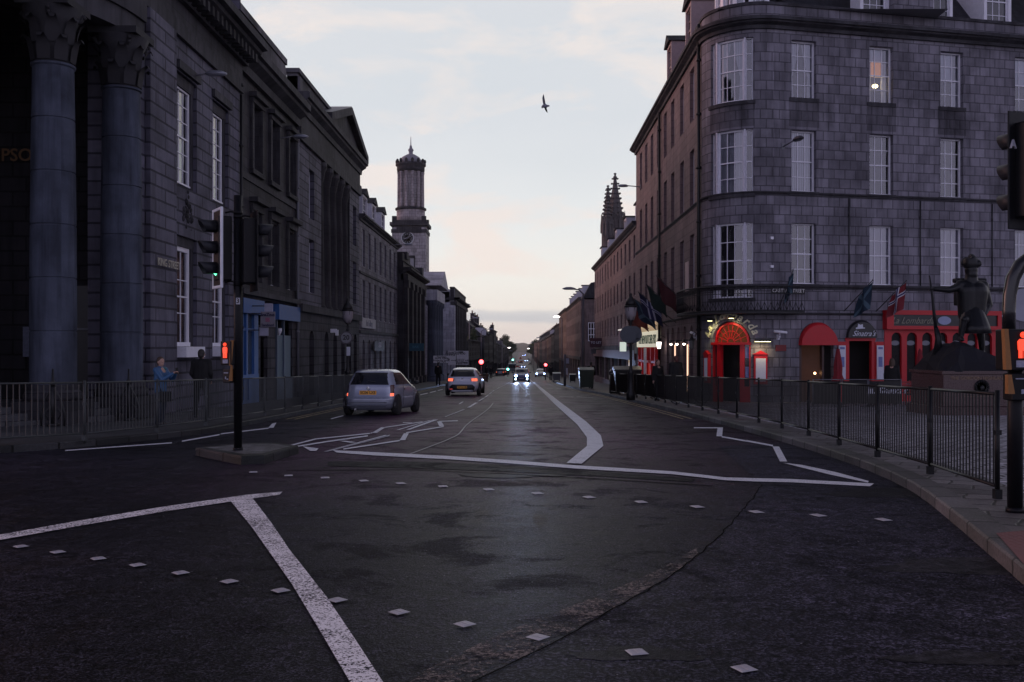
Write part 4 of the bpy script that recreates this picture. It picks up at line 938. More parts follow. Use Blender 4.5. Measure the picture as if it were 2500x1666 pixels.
# flags
def flagmat(name, kind, c1, c2=(.5, .5, .5), c3=(.3, .02, .02)):
    m = newmat(name); uv = N('ShaderNodeUVMap'); s_ = N('ShaderNodeSeparateXYZ'); L(uv.outputs[0], s_.inputs[0]); x, y = s_.outputs[0], s_.outputs[1]
    def bnd(v, c_, w): return mathn('LESS_THAN', mathn('ABSOLUTE', mathn('SUBTRACT', v, c_)), w)
    c = c1
    if kind == 'cross': c = mixc(mathn('MAXIMUM', bnd(x, .38, .08), bnd(y, .5, .12)), c1, c2); c = mixc(mathn('MAXIMUM', bnd(x, .38, .035), bnd(y, .5, .055)), c, c3)
    if kind == 'saltire': c = mixc(mathn('MAXIMUM', bnd(x, y, .1), bnd(mathn('SUBTRACT', 1.0, x), y, .1)), c1, c2)
    out(bsdf(c, .85)); return m
def flag(base, tip, sz, mat, lab, drop_=.9):
    """angled pole and cloth hanging from it"""
    b, t_ = Vector(base), Vector(tip); th_ = thing('flag', lab, 'flag', base, 0, None); mb = MB(); mb.tube([(0, 0, 0), tuple(t_ - b)], .018, 6); mb.ball(tuple(t_ - b), .03, 6, 4); build(mb, 'flagpole', BLACK, th_)
    d = t_ - b; n1, n2 = 10, 8; v = []; f = []; uvs = []
    for i in range(n1 + 1):
        for j in range(n2 + 1):
            s = i / n1; q = j / n2; p = d * (1 - sz * s) + Vector((0, 0, -1)) * (drop_ * q * (1 - .25 * s)) + Vector((.06 * math.sin(9 * s + 2 * q), .1 * math.sin(7 * s + 3 * q) * q, 0))
            p += (d.normalized() * -.22 * q)
            v.append(tuple(p)); uvs.append((q, s))
    for i in range(n1):
        for j in range(n2): a = i * (n2 + 1) + j; f.append((a, a + 1, a + n2 + 2, a + n2 + 1))
    me = bpy.data.meshes.new('flag_cloth'); me.from_pydata(v, [], f); me.materials.append(mat); u = me.uv_layers.new(name='UVMap')
    for l in me.loops: u.data[l.index].uv = uvs[l.vertex_index]
    for p in me.polygons: p.use_smooth = True
    obj('flag_cloth', me, th_); return th_
FG_RED = flagmat('red_flag', 'plain', (.05, .006, .008)); FG_OR = flagmat('orange_flag', 'plain', (.16, .03, .018)); FG_NO = flagmat('cross_flag', 'cross', (.01, .012, .04), (.35, .35, .42), (.02, .02, .08)); FG_RD = flagmat('red_cross_flag', 'cross', (.16, .012, .02), (.5, .48, .52), (.02, .02, .1)); FG_SC = flagmat('dark_blue_flag', 'saltire', (.006, .02, .04), (.05, .09, .12)); FG_DK = flagmat('dark_green_flag', 'plain', (.006, .02, .015))
fw_ = lambda y, z, o_=0: (XA - o_, y, z)
flag(fw_(42.2, 1.5), fw_(42.9, 3.1, 1.5), .5, FG_RED, 'dark red flag on the nearest angled pole of the street front', .9)
flag(fw_(44.9, 1.3), fw_(45.6, 2.9, 1.6), .5, FG_DK, 'dark green flag on the second nearest angled pole of the street front', .8)
flag(fw_(47.2, 1.2), fw_(48.0, 2.7, 1.7), .6, FG_NO, 'dark flag with a pale cross on an angled pole of the street front', .9)
flag(fw_(50.0, 1.1), fw_(50.6, 2.5, 1.6), .6, FG_SC, 'black blue flag hanging above the takeaway sign', .85)
flag(fw_(53.2, 1.1), fw_(54.0, 2.4, 1.5), .6, FG_OR, 'orange flag hanging above the takeaway sign', .85)
flag(fw_(56.5, 1.0), fw_(57.3, 2.3, 1.4), .6, FG_RED, 'dark red flag farthest along the street front', .85)
def FBp(s, y, z): p = FB.loc(s, y, z); return (p[0] + CB[0], p[1] + CB[1], z)
flag(FBp(sx(2060), -.02, 1.45), FBp(sx(2093) + .05, -1.0, 2.62), .5, FG_SC, 'dark blue saltire flag on an angled pole above the hat sign', .95)
flag(FBp(sx(2138), -.02, 1.45), FBp(sx(2176), -1.0, 2.62), .5, FG_RD, 'red flag with a white and blue cross over the red shopfront', .95)
flag(FBp(sx(1896), -.02, 1.35), FBp(sx(1918), -.6, 3.0), .35, FG_SC, 'small dark flag on the short pole beside the street name plate', .7)
# ================================================================== LEFT SIDE
XL = -10.3
def leftthing(name, label, cat, y, zg=None): b = (XL, y, gz(y) + PV); return thing(name, label, cat, b), b
# ---- the bank hall with the curved corner portico
b1, B1 = leftthing('bank_building', 'dark rusticated classical building with a curved columned corner portico and moulded cornice', 'building', 26.8)
F1 = Frame((XL, 26.8), R(90), B1); L1 = 36.4 - 26.8
W1 = [(2.9, 4.7), (6.3, 8.1)]
mb = MB(); ops = []
for a, b in W1: ops += [(a, b, 4.9, 8.3), (a, b, -.05, 3.4)]
wallmb(mb, 0, L1, -3, 9.3, ops, depth=.35); mb.quad((0, 0, -3), (0, 1.4, -3), (0, 1.4, 9.3), (0, 0, 9.3)); mb.quad((L1, 0, -3), (L1, 8, -3), (L1, 8, 14), (L1, 0, 14)); inner(mb, .3, L1, -2.4, 9, .9, 1)
F1.put(mb, 'wall', [G_RUST, DARKIN], b1)
mb = MB()   # projecting pilaster strip
for a, b in ((.35, 2.4),): mb.box(a, b, -.16, -.005, -3, 9.3)
F1.put(mb, 'pilaster', G_RUST, b1)
for i, (a, b) in enumerate(W1):
    c = (a + b) / 2
    mb = MB(); mb.box(a, a + .22, .12, .34, -.05, 3.4).box(b - .22, b, .12, .34, -.05, 3.4).box(a, b, .10, .33, 3.1, 3.39).box(a, a + .22, .12, .34, 4.9, 8.3).box(b - .22, b, .12, .34, 4.9, 8.3).box(a, b, .1, .33, 7.95, 8.29)
    mb.box(a - .1, b + .1, -.12, .2, 8.35, 8.6); F1.put(mb, 'window_surround', G_TRIM, b1)
    window(b1, F1, c, 5.0, 1.3, 2.95, 3, 6, depth=.16); window(b1, F1, c, .05, 1.3, 3.05, 2, 3, depth=.16, fw=.14)
    mb = MB(); mb.box(a + .0, b - .05, -.28, .1, -.28, .04); F1.put(mb, 'window_sill', WHITE, b1)
    if i == 0:
        mb = MB(); mb.box(a + .25, b - .25, .05, .2, 3.7, 4.7); pn = F1.put(mb, 'carved_panel', G_TRIM, b1)
        q = MB(); random.seed(3)
        for k in range(26): q.ball((c + random.gauss(0, .2), .04, 4.15 + random.gauss(0, .2)), random.uniform(.05, .13), 7, 5)
        F1.put(q, 'carved_crest', G_DARK, b1)
mb = MB()   # entablature: architrave, frieze, cornice
mb.box(-.1, L1 + .05, -.12, .3, 9.3, 9.75).box(-.1, L1 + .05, -.06, .3, 9.75, 10.35); cornice(mb, -.1, L1 + .2, 10.35, .85, .95); F1.put(mb, 'entablature', G_TRIM, b1)
mb = MB()
for k in range(21): x = .2 + k * .46; mb.box(x, x + .2, -.62, -.1, 10.42, 10.72)
ob = F1.put(mb, 'modillion_course', G_DARK, b1); ob['kind'] = 'stuff'
mb = MB(); mb.box(0, L1 - .5, .5, 6, 11.2, 15.6); mb.box(0, L1 - .35, .3, 6, 14.9, 15.2); F1.put(mb, 'attic_storey', G_RUST, b1)
for x in (5.6, 8.0):
    window(b1, F1, x, 12.0, 1.1, 2.2, 3, 4, depth=.44)
pipe(b1, F1, L1 - .25, -2, 9.2)
CAPM = plain('sooty_capital', (.025, .024, .028), .8, var=.5, scale=12)
# portico: quadrant of radius 6 bowing to the crossing
pcx, pcy, PR = XL - 6, 26.8, 6.0
def pp(phi, r, z): return (pcx + r * math.cos(-phi) - B1[0], pcy + r * math.sin(-phi) - B1[1], z - B1[2])
for i, phi in enumerate((R(8), R(30.5), R(53), R(75.5))):
    x, y, z = pp(phi, PR - .1, 0); gzz = gz(24) + PV - B1[2]
    mb = MB(); mb.box(x - .68, x + .68, y - .68, y + .68, gzz, -1.25 - B1[2] + 0).lathe((x, y, -B1[2]), [(.66, -1.25), (.68, -1.15), (.62, -1.05), (.56, -1.0), (.6, -.92), (.54, -.86)], 28)
    build(mb, 'column_base', G_DARK, b1)
    mb = MB(); prof = []
    zz = -.86; H = 6.75
    hs = [-.86 + 1.26 * k for k in range(7)]
    for k, h in enumerate(hs):
        def rad(q): t = (q + .86) / (H + .86); return .525 - .065 * t * t
        if k: prof += [(rad(h) , h - .02), (rad(h) - .022, h - .012), (rad(h) - .022, h + .012), (rad(h), h + .02)]
        else: prof += [(rad(h), h)]
    prof += [(.46, H - .08), (.5, H - .05), (.5, H)]
    mb.lathe((x, y, -B1[2]), prof, 48, smooth=False); build(mb, 'column', G_COL, b1)
    mb = MB(); mb.lathe((x, y, -B1[2]), [(.45, 6.75), (.47, 7.2), (.52, 7.7), (.68, 8.05)], 24)
    for row, (zr, rr_, hh2) in enumerate(((6.8, .47, .55), (7.2, .5, .6))):
        for k in range(8):
            a = 2 * PI * (k + .5 * row) / 8; u = (math.cos(a), math.sin(a)); w = (-u[1], u[0])
            rings = [[(x + u[0] * (rr_ + o) + w[0] * s * wd, y + u[1] * (rr_ + o) + w[1] * s * wd, zr + hz - B1[2]) for s in (-1, 1)] for o, wd, hz in ((0, .15, 0), (.04, .16, hh2 * .5), (.1, .12, hh2 * .85), (.22, .08, hh2), (.26, .05, hh2 * .85))]
            mb.ring(rings, close=False, cap0=False, cap1=False)
    for k in range(4):
        a = PI / 4 + PI / 2 * k - phi; u = (math.cos(a), math.sin(a))
        pts = [(x + u[0] * (.55 + .16 * math.cos(t) * (1 - t / 14)), y + u[1] * (.55 + .16 * math.cos(t) * (1 - t / 14)), 7.9 + .12 * math.sin(t) * (1 - t / 14) - B1[2]) for t in [j * .6 for j in range(15)]]; mb.tube(pts, .05, 5)
    mb.box(x - .62, x + .62, y - .62, y + .62, 8.05 - B1[2], 8.22 - B1[2]); build(mb, 'capital', CAPM, b1)
def arcbox(mb, r0, r1, z0, z1, a0=0, a1=PI / 2, n=30, m=0):
    mb.ring([[pp(a0 + (a1 - a0) * k / n, r, z) for r, z in ((r0, z0), (r1, z0), (r1, z1), (r0, z1))] for k in range(n + 1)], m, smooth=False)
mb = MB(); arcbox(mb, PR - 1.05, PR + .12, 8.22, 8.75); arcbox(mb, PR - 1.0, PR + .2, 8.75, 9.3); arcbox(mb, PR - 1.0, PR + .05, 9.3, 10.35); arcbox(mb, PR - 1, PR + .5, 10.35, 10.75); arcbox(mb, PR - 1, PR + .95, 10.75, 11.2); arcbox(mb, PR - .6, PR + .0, 11.2, 14.5)
build(mb, 'curved_entablature', G_TRIM, b1)
mb = MB()
for k in range(24):
    a = PI / 2 * (k + .5) / 24; mb.ring([[pp(a - .012, PR + .05, z), pp(a + .012, PR + .05, z), pp(a + .012, PR + .7, z), pp(a - .012, PR + .7, z)] for z in (10.45, 10.75)], smooth=False)
ob = build(mb, 'curved_modillions', G_DARK, b1); ob['kind'] = 'stuff'
# porch interior: back wall, ceiling, steps, tall door
mb = MB(); zc = B1[2]
def rl(x, y, z): return (x - B1[0], y - B1[1], z - zc)
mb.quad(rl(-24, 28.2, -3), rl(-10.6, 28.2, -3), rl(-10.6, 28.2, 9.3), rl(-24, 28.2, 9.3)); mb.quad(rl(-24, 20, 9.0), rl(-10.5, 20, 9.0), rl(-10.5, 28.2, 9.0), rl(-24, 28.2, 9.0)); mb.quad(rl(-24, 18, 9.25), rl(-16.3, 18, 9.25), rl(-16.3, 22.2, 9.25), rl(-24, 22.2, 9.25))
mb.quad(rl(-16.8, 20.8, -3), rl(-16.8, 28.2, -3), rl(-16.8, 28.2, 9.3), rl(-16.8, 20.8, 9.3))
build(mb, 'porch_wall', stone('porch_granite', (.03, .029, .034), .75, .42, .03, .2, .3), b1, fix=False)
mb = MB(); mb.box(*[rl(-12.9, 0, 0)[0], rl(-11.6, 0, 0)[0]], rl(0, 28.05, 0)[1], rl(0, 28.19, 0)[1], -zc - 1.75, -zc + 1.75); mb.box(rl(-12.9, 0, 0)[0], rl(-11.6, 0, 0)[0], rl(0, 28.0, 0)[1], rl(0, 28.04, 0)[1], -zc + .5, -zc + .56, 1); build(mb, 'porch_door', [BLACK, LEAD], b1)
for k in range(3):
    mb = MB(); arcbox(mb, 0.1, PR + .35 - k * .3, gz(24) + PV + k * .15 - .02, gz(24) + PV + (k + 1) * .15 - .02, 0, PI / 2); build(mb, 'porch_step', FLAGL, b1)
GOLD = plain('gilt_letter', (.14, .07, .025), .5, .3)
text('gilt_letters', 'SIMPSON', .5, GOLD, b1, rl(-14.45, 28.1, ZZ(380, 28.1)), (R(90), 0, 0), bold=.006)
mb = MB(); mb.box(0, .5, 0, .02, 0, .85); build(mb, 'poster_case', plain('poster_dim', (.1, .11, .16), .6, var=.8, scale=14), b1, rl(-14.1, 28.1, -.25))
mb = MB(); mb.box(-.09, .09, -.1, 0, -.12, .12); build(mb, 'porch_light', plain('pale_blue_glass', (.35, .45, .55), .4), b1, rl(XY(239, 27.8), 27.9, ZZ(407, 27.8)))
text('street_name_letters', 'KING STREET', .3, plain('cream_enamel', (.4, .37, .3), .5), b1, F1.loc(1.68, -.20, ZZ(645, 28.4)), (R(90), 0, R(90)), bold=.005)
wall_street_lamp(F1, B1, yof(470, XL) - 26.8, 8.55, 'pale wall mounted street lamp high on the rusticated bank front', .45)
# finials and stored cafe umbrellas stands in front of the columns (dark iron bollard finials)
for k, (px, Y, lab) in enumerate(((129, 22.6, 'black iron lamp bracket standing before the nearest portico column'), (314, 25.0, 'black iron lamp bracket standing before the second portico column'))):
    X = XY(px, Y); b = gz(Y) + PV; t_ = thing('iron_scroll_standard', lab, 'ornamental ironwork', (X, Y, b))
    mb = MB(); mb.cyl((0, 0), .04, 0, .95, 8).lathe((0, 0, .9), [(.05, 0), (.09, .06), (.03, .14), (.02, .4)], 8); 
    for s in (-1, 1): mb.tube([(s * .26, 0, 0), (s * .27, 0, .3), (s * .18, 0, .6), (s * .06, 0, .8), (0, 0, .95)], .022, 6); mb.tube([(s * .06, 0, .45), (s * .2, 0, .3), (s * .12, 0, .15)], .016, 6)
    build(mb, 'scrollwork', IRON, t_)
    mb = MB(); mb.cyl((0, 0), .14, 0, .06, 14); build(mb, 'foot', IRON, t_)

# ---- building over the blue shop
b2, B2 = leftthing('shop_building', 'dark granite building above the blue shopfront with a carved panel attic', 'building', 36.4)
F2 = Frame((XL - .12, 36.4), R(90), B2); L2 = 45.8 - 36.4; w2 = [2.5, 5.3, 8.4]
mb = MB(); ops = [(x - .6, x + .6, a, b) for x in w2 for a, b in ((6.9, 9.4), (2.6, 5.2))] + [(0.1, 8.9, -3, 1.9)]
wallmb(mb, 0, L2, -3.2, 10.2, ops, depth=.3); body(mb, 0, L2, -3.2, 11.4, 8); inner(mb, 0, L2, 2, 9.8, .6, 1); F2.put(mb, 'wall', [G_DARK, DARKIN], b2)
for x in w2:
    for a, b in ((6.9, 9.4), (2.6, 5.2)): window(b2, F2, x, a, 1.15, b - a, 3, 4, depth=.2)
    mb = MB(); mb.box(x - .85, x - .62, -.12, .1, 6.9, 9.5).box(x + .62, x + .85, -.12, .1, 6.9, 9.5).box(x - .95, x + .95, -.3, .1, 9.62, 9.8).box(x - .88, x + .88, -.16, .1, 9.42, 9.6)
    mb.box(x - .82, x - .62, -.1, .1, 2.6, 5.3).box(x + .62, x + .82, -.1, .1, 2.6, 5.3).box(x - .95, x + .95, -.34, .1, 5.6, 5.78).box(x - .85, x + .85, -.14, .1, 5.31, 5.58).box(x - .9, x + .9, -.16, .1, 6.7, 6.88); F2.put(mb, 'window_surround', G_DARK, b2)
mb = MB(); cornice(mb, -.05, L2, 10.2, 1.0, .7); mb.box(0, L2, -.06, .2, 6.35, 6.6); mb.box(0, L2, -.25, .2, 2.0, 2.2); F2.put(mb, 'cornice', G_TRIM, b2)
mb = MB(); mb.box(.2, 7.4, .0, .5, 11.2, 12.45).box(.1, 7.5, -.06, .6, 12.46, 12.72).box(7.5, 8.2, 0, .5, 11.2, 11.75).box(8.2, L2, 0, .5, 11.2, 11.5).box(.2, 7.4, -.03, 0, 11.25, 11.45)
mb.ring([[(7.4, y, 12.4), (7.42, y, 11.75), (8.1, y, 11.75), (7.75, y, 11.85)] for y in (0, .4)], smooth=False); F2.put(mb, 'attic_parapet', stone('stained_attic_granite', (.17, .16, .18), 1.6, 1.3, .012, .4, .75, .1), b2)
bs = thing('blue_shopfront', 'bright blue shopfront with a panelled door below the dark granite windows', 'shopfront', (XL, 38, gz(38) + PV)); F2s = Frame((XL - .12, 36.4), R(90), bs.location); gb = gz(40) + PV
xb = lambda px: yof(px, XL) - 36.4
for a_, b_, z_ in ((.05, xb(640), 1.3), (xb(676), xb(728), 1.2)): mb = MB(); mb.box(a_, b_, -.22, .1, z_, 1.85); F2s.put(mb, 'fascia', BLUEP, bs)
mb = MB()
for a, b in ((591, 596), (603, 607), (622, 632)): mb.box(xb(a), xb(b), -.1, .1, -3, 1.29)
mb.box(xb(591), xb(632), -.12, .08, gb, -1.0).box(xb(594), xb(600), -.15, -.12, gb + .2, -1.15).box(xb(605), xb(616), -.15, -.12, gb + .2, -1.15).box(xb(591), xb(632), -.08, .08, .65, .75)
F2s.put(mb, 'shop_frame', BLUEP, bs)
mb = MB(); mb.box(xb(596), xb(622), .0, .02, -1, 1.28); F2s.put(mb, 'pane', plain('blue_grey_glass', (.05, .075, .1), .2), bs)
mb = MB(); mb.box(xb(640), xb(656), .2, .22, -3, .6); F2s.put(mb, 'doorway', DARKIN, bs)
for a_, b_, t_z in ((634, 639, .9), (657, 676, 1.19), (717, 728, 1.19)): mb = MB(); mb.box(xb(a_), xb(b_), -.06, .1, -3, t_z); F2s.put(mb, 'pier', G_RUSTD, bs)
mb = MB(); mb.box(xb(682), xb(697), .0, .02, -1.3, .55).box(xb(699), xb(716), .0, .02, -1.3, .55); F2s.put(mb, 'lower_blind', plain('teal_blind', (.14, .2, .24), .7, var=.2, scale=3), bs)
mb = MB(); mb.box(xb(680), xb(682), -.05, .06, -3, 1.2).box(xb(697), xb(699), -.05, .06, -1.3, 1.2).box(xb(680), xb(717), -.06, .06, -3, -1.3); F2s.put(mb, 'window_frame', plain('slate_blue_paint', (.03, .05, .09), .5), bs)
for lab, (x0, x1, y0, y1), Y in (('blank white square board above the hanging shop sign', (646, 666, 741, 762), 37.6), ('blank white square board below the hanging shop sign', (634, 655, 800, 820), 37.6)):
    t_ = thing('blank_sign', lab, 'sign', (XY((x0 + x1) / 2, Y), Y, ZZ((y0 + y1) / 2, Y))); k = Y / FPX; w, h = (x1 - x0) * k, (y1 - y0) * k
    mb = MB(); mb.box(-w / 2, w / 2, -.03, .03, -h / 2, h / 2); build(mb, 'board', plain('pale_lilac_board', (.36, .35, .44), .6), t_); mb = MB(); mb.box(-w / 2 - .8, -w / 2, -.015, .015, h / 2 - .12, h / 2 - .08); build(mb, 'bracket', IRON, t_)
Y = 37.5; t_ = thing('hanging_sign', 'grey hanging shop sign with dark lettering and a pink emblem', 'sign', (XY(654, Y), Y, ZZ(780, Y))); k = Y / FPX
mb = MB(); mb.box(-.27, .27, -.03, .03, -.29, .29); build(mb, 'board', plain('grey_board', (.22, .2, .23), .6), t_)
NAVY = plain('navy_letter', (.02, .02, .06), .6); text('sign_letters', 'SnaZzus', .16, NAVY, t_, (0, -.04, .17), bold=.006); text('sign_letters', 'Tandoori', .13, NAVY, t_, (0, -.04, -.22), bold=.004)
mb = MB(); mb.box(-.08, .08, -.045, -.03, -.1, .06); build(mb, 'emblem', plain('pink_emblem', (.3, .1, .16), .6, var=.6, scale=40), t_); mb = MB(); mb.box(-.9, -.27, -.015, .015, .2, .24); build(mb, 'bracket', IRON, t_)
t_ = thing('wall_alarm_box', 'small white pointed alarm box on the pier beside the blue shop', 'alarm box', (XL + .1, yof(675, XL), ZZ(809, yof(675, XL)))); mb = MB(); mb.ring([[(0, -.1, .12), (.1, -.1, .12), (.1, .1, .12), (0, .1, .12)], [(0, -.1, .0), (.1, -.1, .0), (.1, .1, .0), (0, .1, .0)], [(0, -.02, -.18), (.04, -.02, -.18), (.04, .02, -.18), (0, .02, -.18)]], smooth=False); build(mb, 'box', WHITE, t_)
pipe(b2, F2, L2 - .1, -2, 10, y=-.12, mat=LEAD)
wall_street_lamp(F2, B2, xb(690), ZZ(335, yof(690, XL)), 'wall mounted street lamp between the blue shop building windows', .6)

# ---- pedimented bank
b3, B3 = leftthing('pedimented_bank', 'dark classical bank front with tall columns under a triangular pediment', 'building', 45.8)
F3 = Frame((XL, 45.8), R(90), B3); L3 = 62.9 - 45.8
x1_, x2_ = 5.2, 13.6
mb = MB(); archs3 = [(x - .55, x + .55, gz(55) - .5, .85, 'arch') for x in (2.9, 6.6, 9.0, 11.4, 13.6, 15.6)]
wallmb(mb, 0, L3, -4, 1.9, archs3, depth=.4); inner(mb, 0, L3, -4, 1.5, .6, 1); body(mb, 0, L3, -4, 11.6, 9); F3.put(mb, 'ground_storey', [G_RUSTD, DARKIN], b3)
mb = MB(); wallmb(mb, 0, x1_, 1.9, 9.6, [(2.3, 3.5, 2.7, 5.3), (2.3, 3.5, 6.3, 8.7)], depth=.3); F3.put(mb, 'wall', G_RUST, b3); mb = MB(); wallmb(mb, x2_, L3, 1.9, 9.6, [(14.75, 15.95, 2.7, 5.3), (14.75, 15.95, 6.3, 8.7)], depth=.3)
F3.put(mb, 'wall', G_RUST, b3)
mb = MB(); mb.quad((x1_, 1.3, 1.9), (x2_, 1.3, 1.9), (x2_, 1.3, 9.6), (x1_, 1.3, 9.6)); mb.quad((x1_, 0, 1.9), (x1_, 1.3, 1.9), (x1_, 1.3, 9.6), (x1_, 0, 9.6)); mb.quad((x2_, 0, 1.9), (x2_, 0, 9.6), (x2_, 1.3, 9.6), (x2_, 1.3, 1.9)); F3.put(mb, 'recess_wall', G_DARK, b3)
for a in (2.9, 15.35):
    for z in (2.7, 6.3): window(b3, F3, a, z, 1.15, 2.5, 3, 4, depth=.22, dark=True)
for k in range(5):
    x = x1_ + .6 + k * (x2_ - x1_ - 1.2) / 4; mb = MB(); p = F3.loc(x, .45, 0); mb.lathe((0, 0, -B3[2] + 0), [(.6, 1.9), (.6, 2.1), (.5, 2.25), (.48, 4), (.42, 8.6), (.46, 8.7), (.55, 9.2), (.62, 9.3), (.62, 9.6)], 20); build(mb, 'column', G_DARK, b3, (p[0], p[1], 0))
mb = MB(); mb.box(-.05, L3 + .05, -.15, .4, 9.6, 10.2).box(-.05, L3 + .05, -.05, .4, 10.2, 10.95); cornice(mb, -.1, L3 + .15, 10.95, .85, .55); mb.box(0, L3, -.2, .2, 1.7, 2.05); F3.put(mb, 'entablature', G_TRIM, b3)
mb = MB(); mb.box(.3, 4.6, .1, .6, 11.8, 12.75).box(.2, 4.7, 0, .7, 12.75, 12.95).box(4.7, 9.5, .3, .8, 11.8, 13.0).box(4.7, 9.5, .2, .9, 13.0, 13.2).box(.3, .9, .0, .6, 11.8, 12.6); F3.put(mb, 'attic_parapet', stone('attic_granite', (.14, .135, .15), 1.2, .6, .012, .4, .6, .15), b3)
pm = (x1_ + L3 + .3) / 2 + .7; pa, pz = 5.6, L3 + .1
mb = MB()
for y0, y1, s in ((-.9, 6, 0),):
    mb.ring([[(pa, y, 11.8), (pz, y, 11.8), ((pa + pz) / 2, y, 13.45)] for y in (-.2, 5)], smooth=False)
def rake(x0, z0, x1, z1): mb.ring([[(x0, y, z0), (x1, y, z1), (x1, y, z1 + .42), (x0 - .0, y, z0 + .42)] for y in (-.55, .2)], smooth=False)
rake(pa - .3, 11.7, (pa + pz) / 2, 13.4); rake(pz + .2, 11.7, (pa + pz) / 2, 13.4); F3.put(mb, 'pediment', G_TRIM, b3)
mb = MB(); c_ = (pa + pz) / 2
mb.ring([[(pa - .3, y, 12.05), (c_, y, 13.82), (c_, y, 13.88), (pa - .3, y, 12.12)] for y in (-.5, 6)], smooth=False); mb.ring([[(pz + .3, y, 12.05), (c_, y, 13.82), (c_, y, 13.88), (pz + .3, y, 12.12)] for y in (-.5, 6)], smooth=False); F3.put(mb, 'pediment_roof', LEAD, b3)
p = F3.loc(yof(803, XL) - 45.8, -.1, ZZ(808, yof(803, XL))); mb = MB(); mb.box(0, .3, -.1, .1, -.1, .1).box(.25, .4, -.08, .08, -.25, .05); build(mb, 'alarm_camera', WHITE, b3, p)

# ---- granite building with white dormers
b4, B4 = leftthing('granite_townhouse', 'three storey granite building with white dormers above its eaves left of the clock tower', 'building', 62.9)
F4 = Frame((XL, 62.9), R(90), B4); L4 = 82 - 62.9; w4 = [yof(px, XL) - 62.9 for px in (888, 902, 916, 929, 941, 953, 963)]
mb = MB(); ops = [(x - .5, x + .5, a, b) for x in w4 for a, b in ((5.3, 7.7), (1.95, 4.4))] + [(x - .5, x + .5, -4.2, .55, 'arch') for x in w4]
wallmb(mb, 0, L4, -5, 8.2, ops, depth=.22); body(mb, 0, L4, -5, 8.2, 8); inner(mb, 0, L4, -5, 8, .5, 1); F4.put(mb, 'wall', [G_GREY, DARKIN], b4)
for x in w4:
    for a, b in ((5.3, 7.7), (1.95, 4.4)): window(b4, F4, x, a, .98, b - a, 3, 4, depth=.14, dark=True)
mb = MB(); cornice(mb, -.1, L4 + .2, 8.1, .4, .4); mb.box(0, L4, -.08, .1, 4.75, 4.9).box(0, L4, -.1, .1, .95, 1.15); F4.put(mb, 'cornice', G_TRIM, b4)
mb = MB(); mb.prism([(.2, 8.4), (3.4, 11.2), (6, 11.2), (8, 8.4)], 0, L4); F4.put(mb, 'roof', SLATE, b4)
for px in (893, 915, 937): dormer(b4, F4, yof(px, XL - .3) - 62.9, .35, 8.45, 1.9, 1.85, paint=OFFW)
t_ = thing('shop_name_board', 'long pale name board on the granite front beside the arched bank', 'sign', (XL, 66, 0)); F4b = Frame((XL, 64.7), R(90), (XL, 66, 0)); xa, xb_ = yof(880, XL) - 64.7, yof(913, XL) - 64.7
mb = MB(); mb.box(xa, xb_, -.12, 0, 1.3, 1.95); F4b.put(mb, 'board', plain('pale_board', (.42, .4, .42), .6), t_); F4b.text('board_letters', 'Art Gallery', .6, plain('faded_letter', (.25, .25, .3), .6), t_, (xa + xb_) / 2, -.13, 1.62)
t_ = thing('dark_shop_board', 'dark square shop board with small pale lettering over the arched doors', 'sign', (XL, 67, 0)); xa, xb_ = yof(904, XL) - 64.7, yof(929, XL) - 64.7
mb = MB(); mb.box(xa, xb_, -.3, -.2, -.2, .45); Frame((XL, 64.7), R(90), (XL, 67, 0)).put(mb, 'board', plain('dark_board', (.03, .025, .035), .6), t_); Frame((XL, 64.7), R(90), (XL, 67, 0)).text('board_letters', 'AGIO', .5, OFFW, t_, (xa + xb_) / 2, -.31, .2)
wall_street_lamp(F4, B4, yof(950, XL) - 62.9, 8.0, 'wall mounted street lamp under the eaves of the dormered building', 1.2)

# ---- dark classical hall
b5, B5 = leftthing('classical_hall', 'dark sooty classical hall with tall pilasters before the clock tower', 'building', 82)
F5 = Frame((XL + .5, 82), R(90), B5); L5 = 16
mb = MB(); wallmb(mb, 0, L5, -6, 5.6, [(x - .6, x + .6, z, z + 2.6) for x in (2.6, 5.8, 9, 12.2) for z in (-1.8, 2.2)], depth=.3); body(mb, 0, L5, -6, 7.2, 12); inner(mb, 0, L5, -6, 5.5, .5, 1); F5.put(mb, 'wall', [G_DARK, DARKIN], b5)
for x in (.7, 4.2, 7.4, 10.6, 14.6):
    mb = MB(); mb.box(x - .45, x + .45, -.35, 0, -6, 5.2).box(x - .6, x + .6, -.45, 0, 5.0, 5.6).box(x - .6, x + .6, -.5, 0, -6, -2.6); F5.put(mb, 'pilaster', G_DARK, b5)
for x in (2.6, 5.8, 9, 12.2):
    for z in (-1.8, 2.2): window(b5, F5, x, z, 1.15, 2.6, 3, 4, depth=.2, dark=True)
mb = MB(); mb.box(0, L5, -.4, .2, 5.6, 6.1); cornice(mb, -.2, L5 + .3, 6.1, .55, .7); mb.box(.3, 6, .1, .8, 6.65, 7.9).box(6.1, L5 - .2, .1, .8, 6.65, 7.4).box(1.8, 3, -.1, .9, 7.5, 8.1).box(L5 - 1.5, L5 - .1, -.1, .9, 6.7, 7.8); F5.put(mb, 'entablature', G_DARK, b5)
t_ = thing('projecting_blue_sign', 'small dark blue projecting sign on the sooty classical hall', 'sign', (XL + 1.2, 84, .1)); mb = MB(); mb.box(-.6, .8, -.05, .05, -.35, .3); build(mb, 'board', plain('teal_board', (.02, .1, .15), .6), t_); text('sign_letters', 'BAR', .3, plain('teal_letter', (.06, .25, .33), .6), t_, (.1, -.06, -.02))

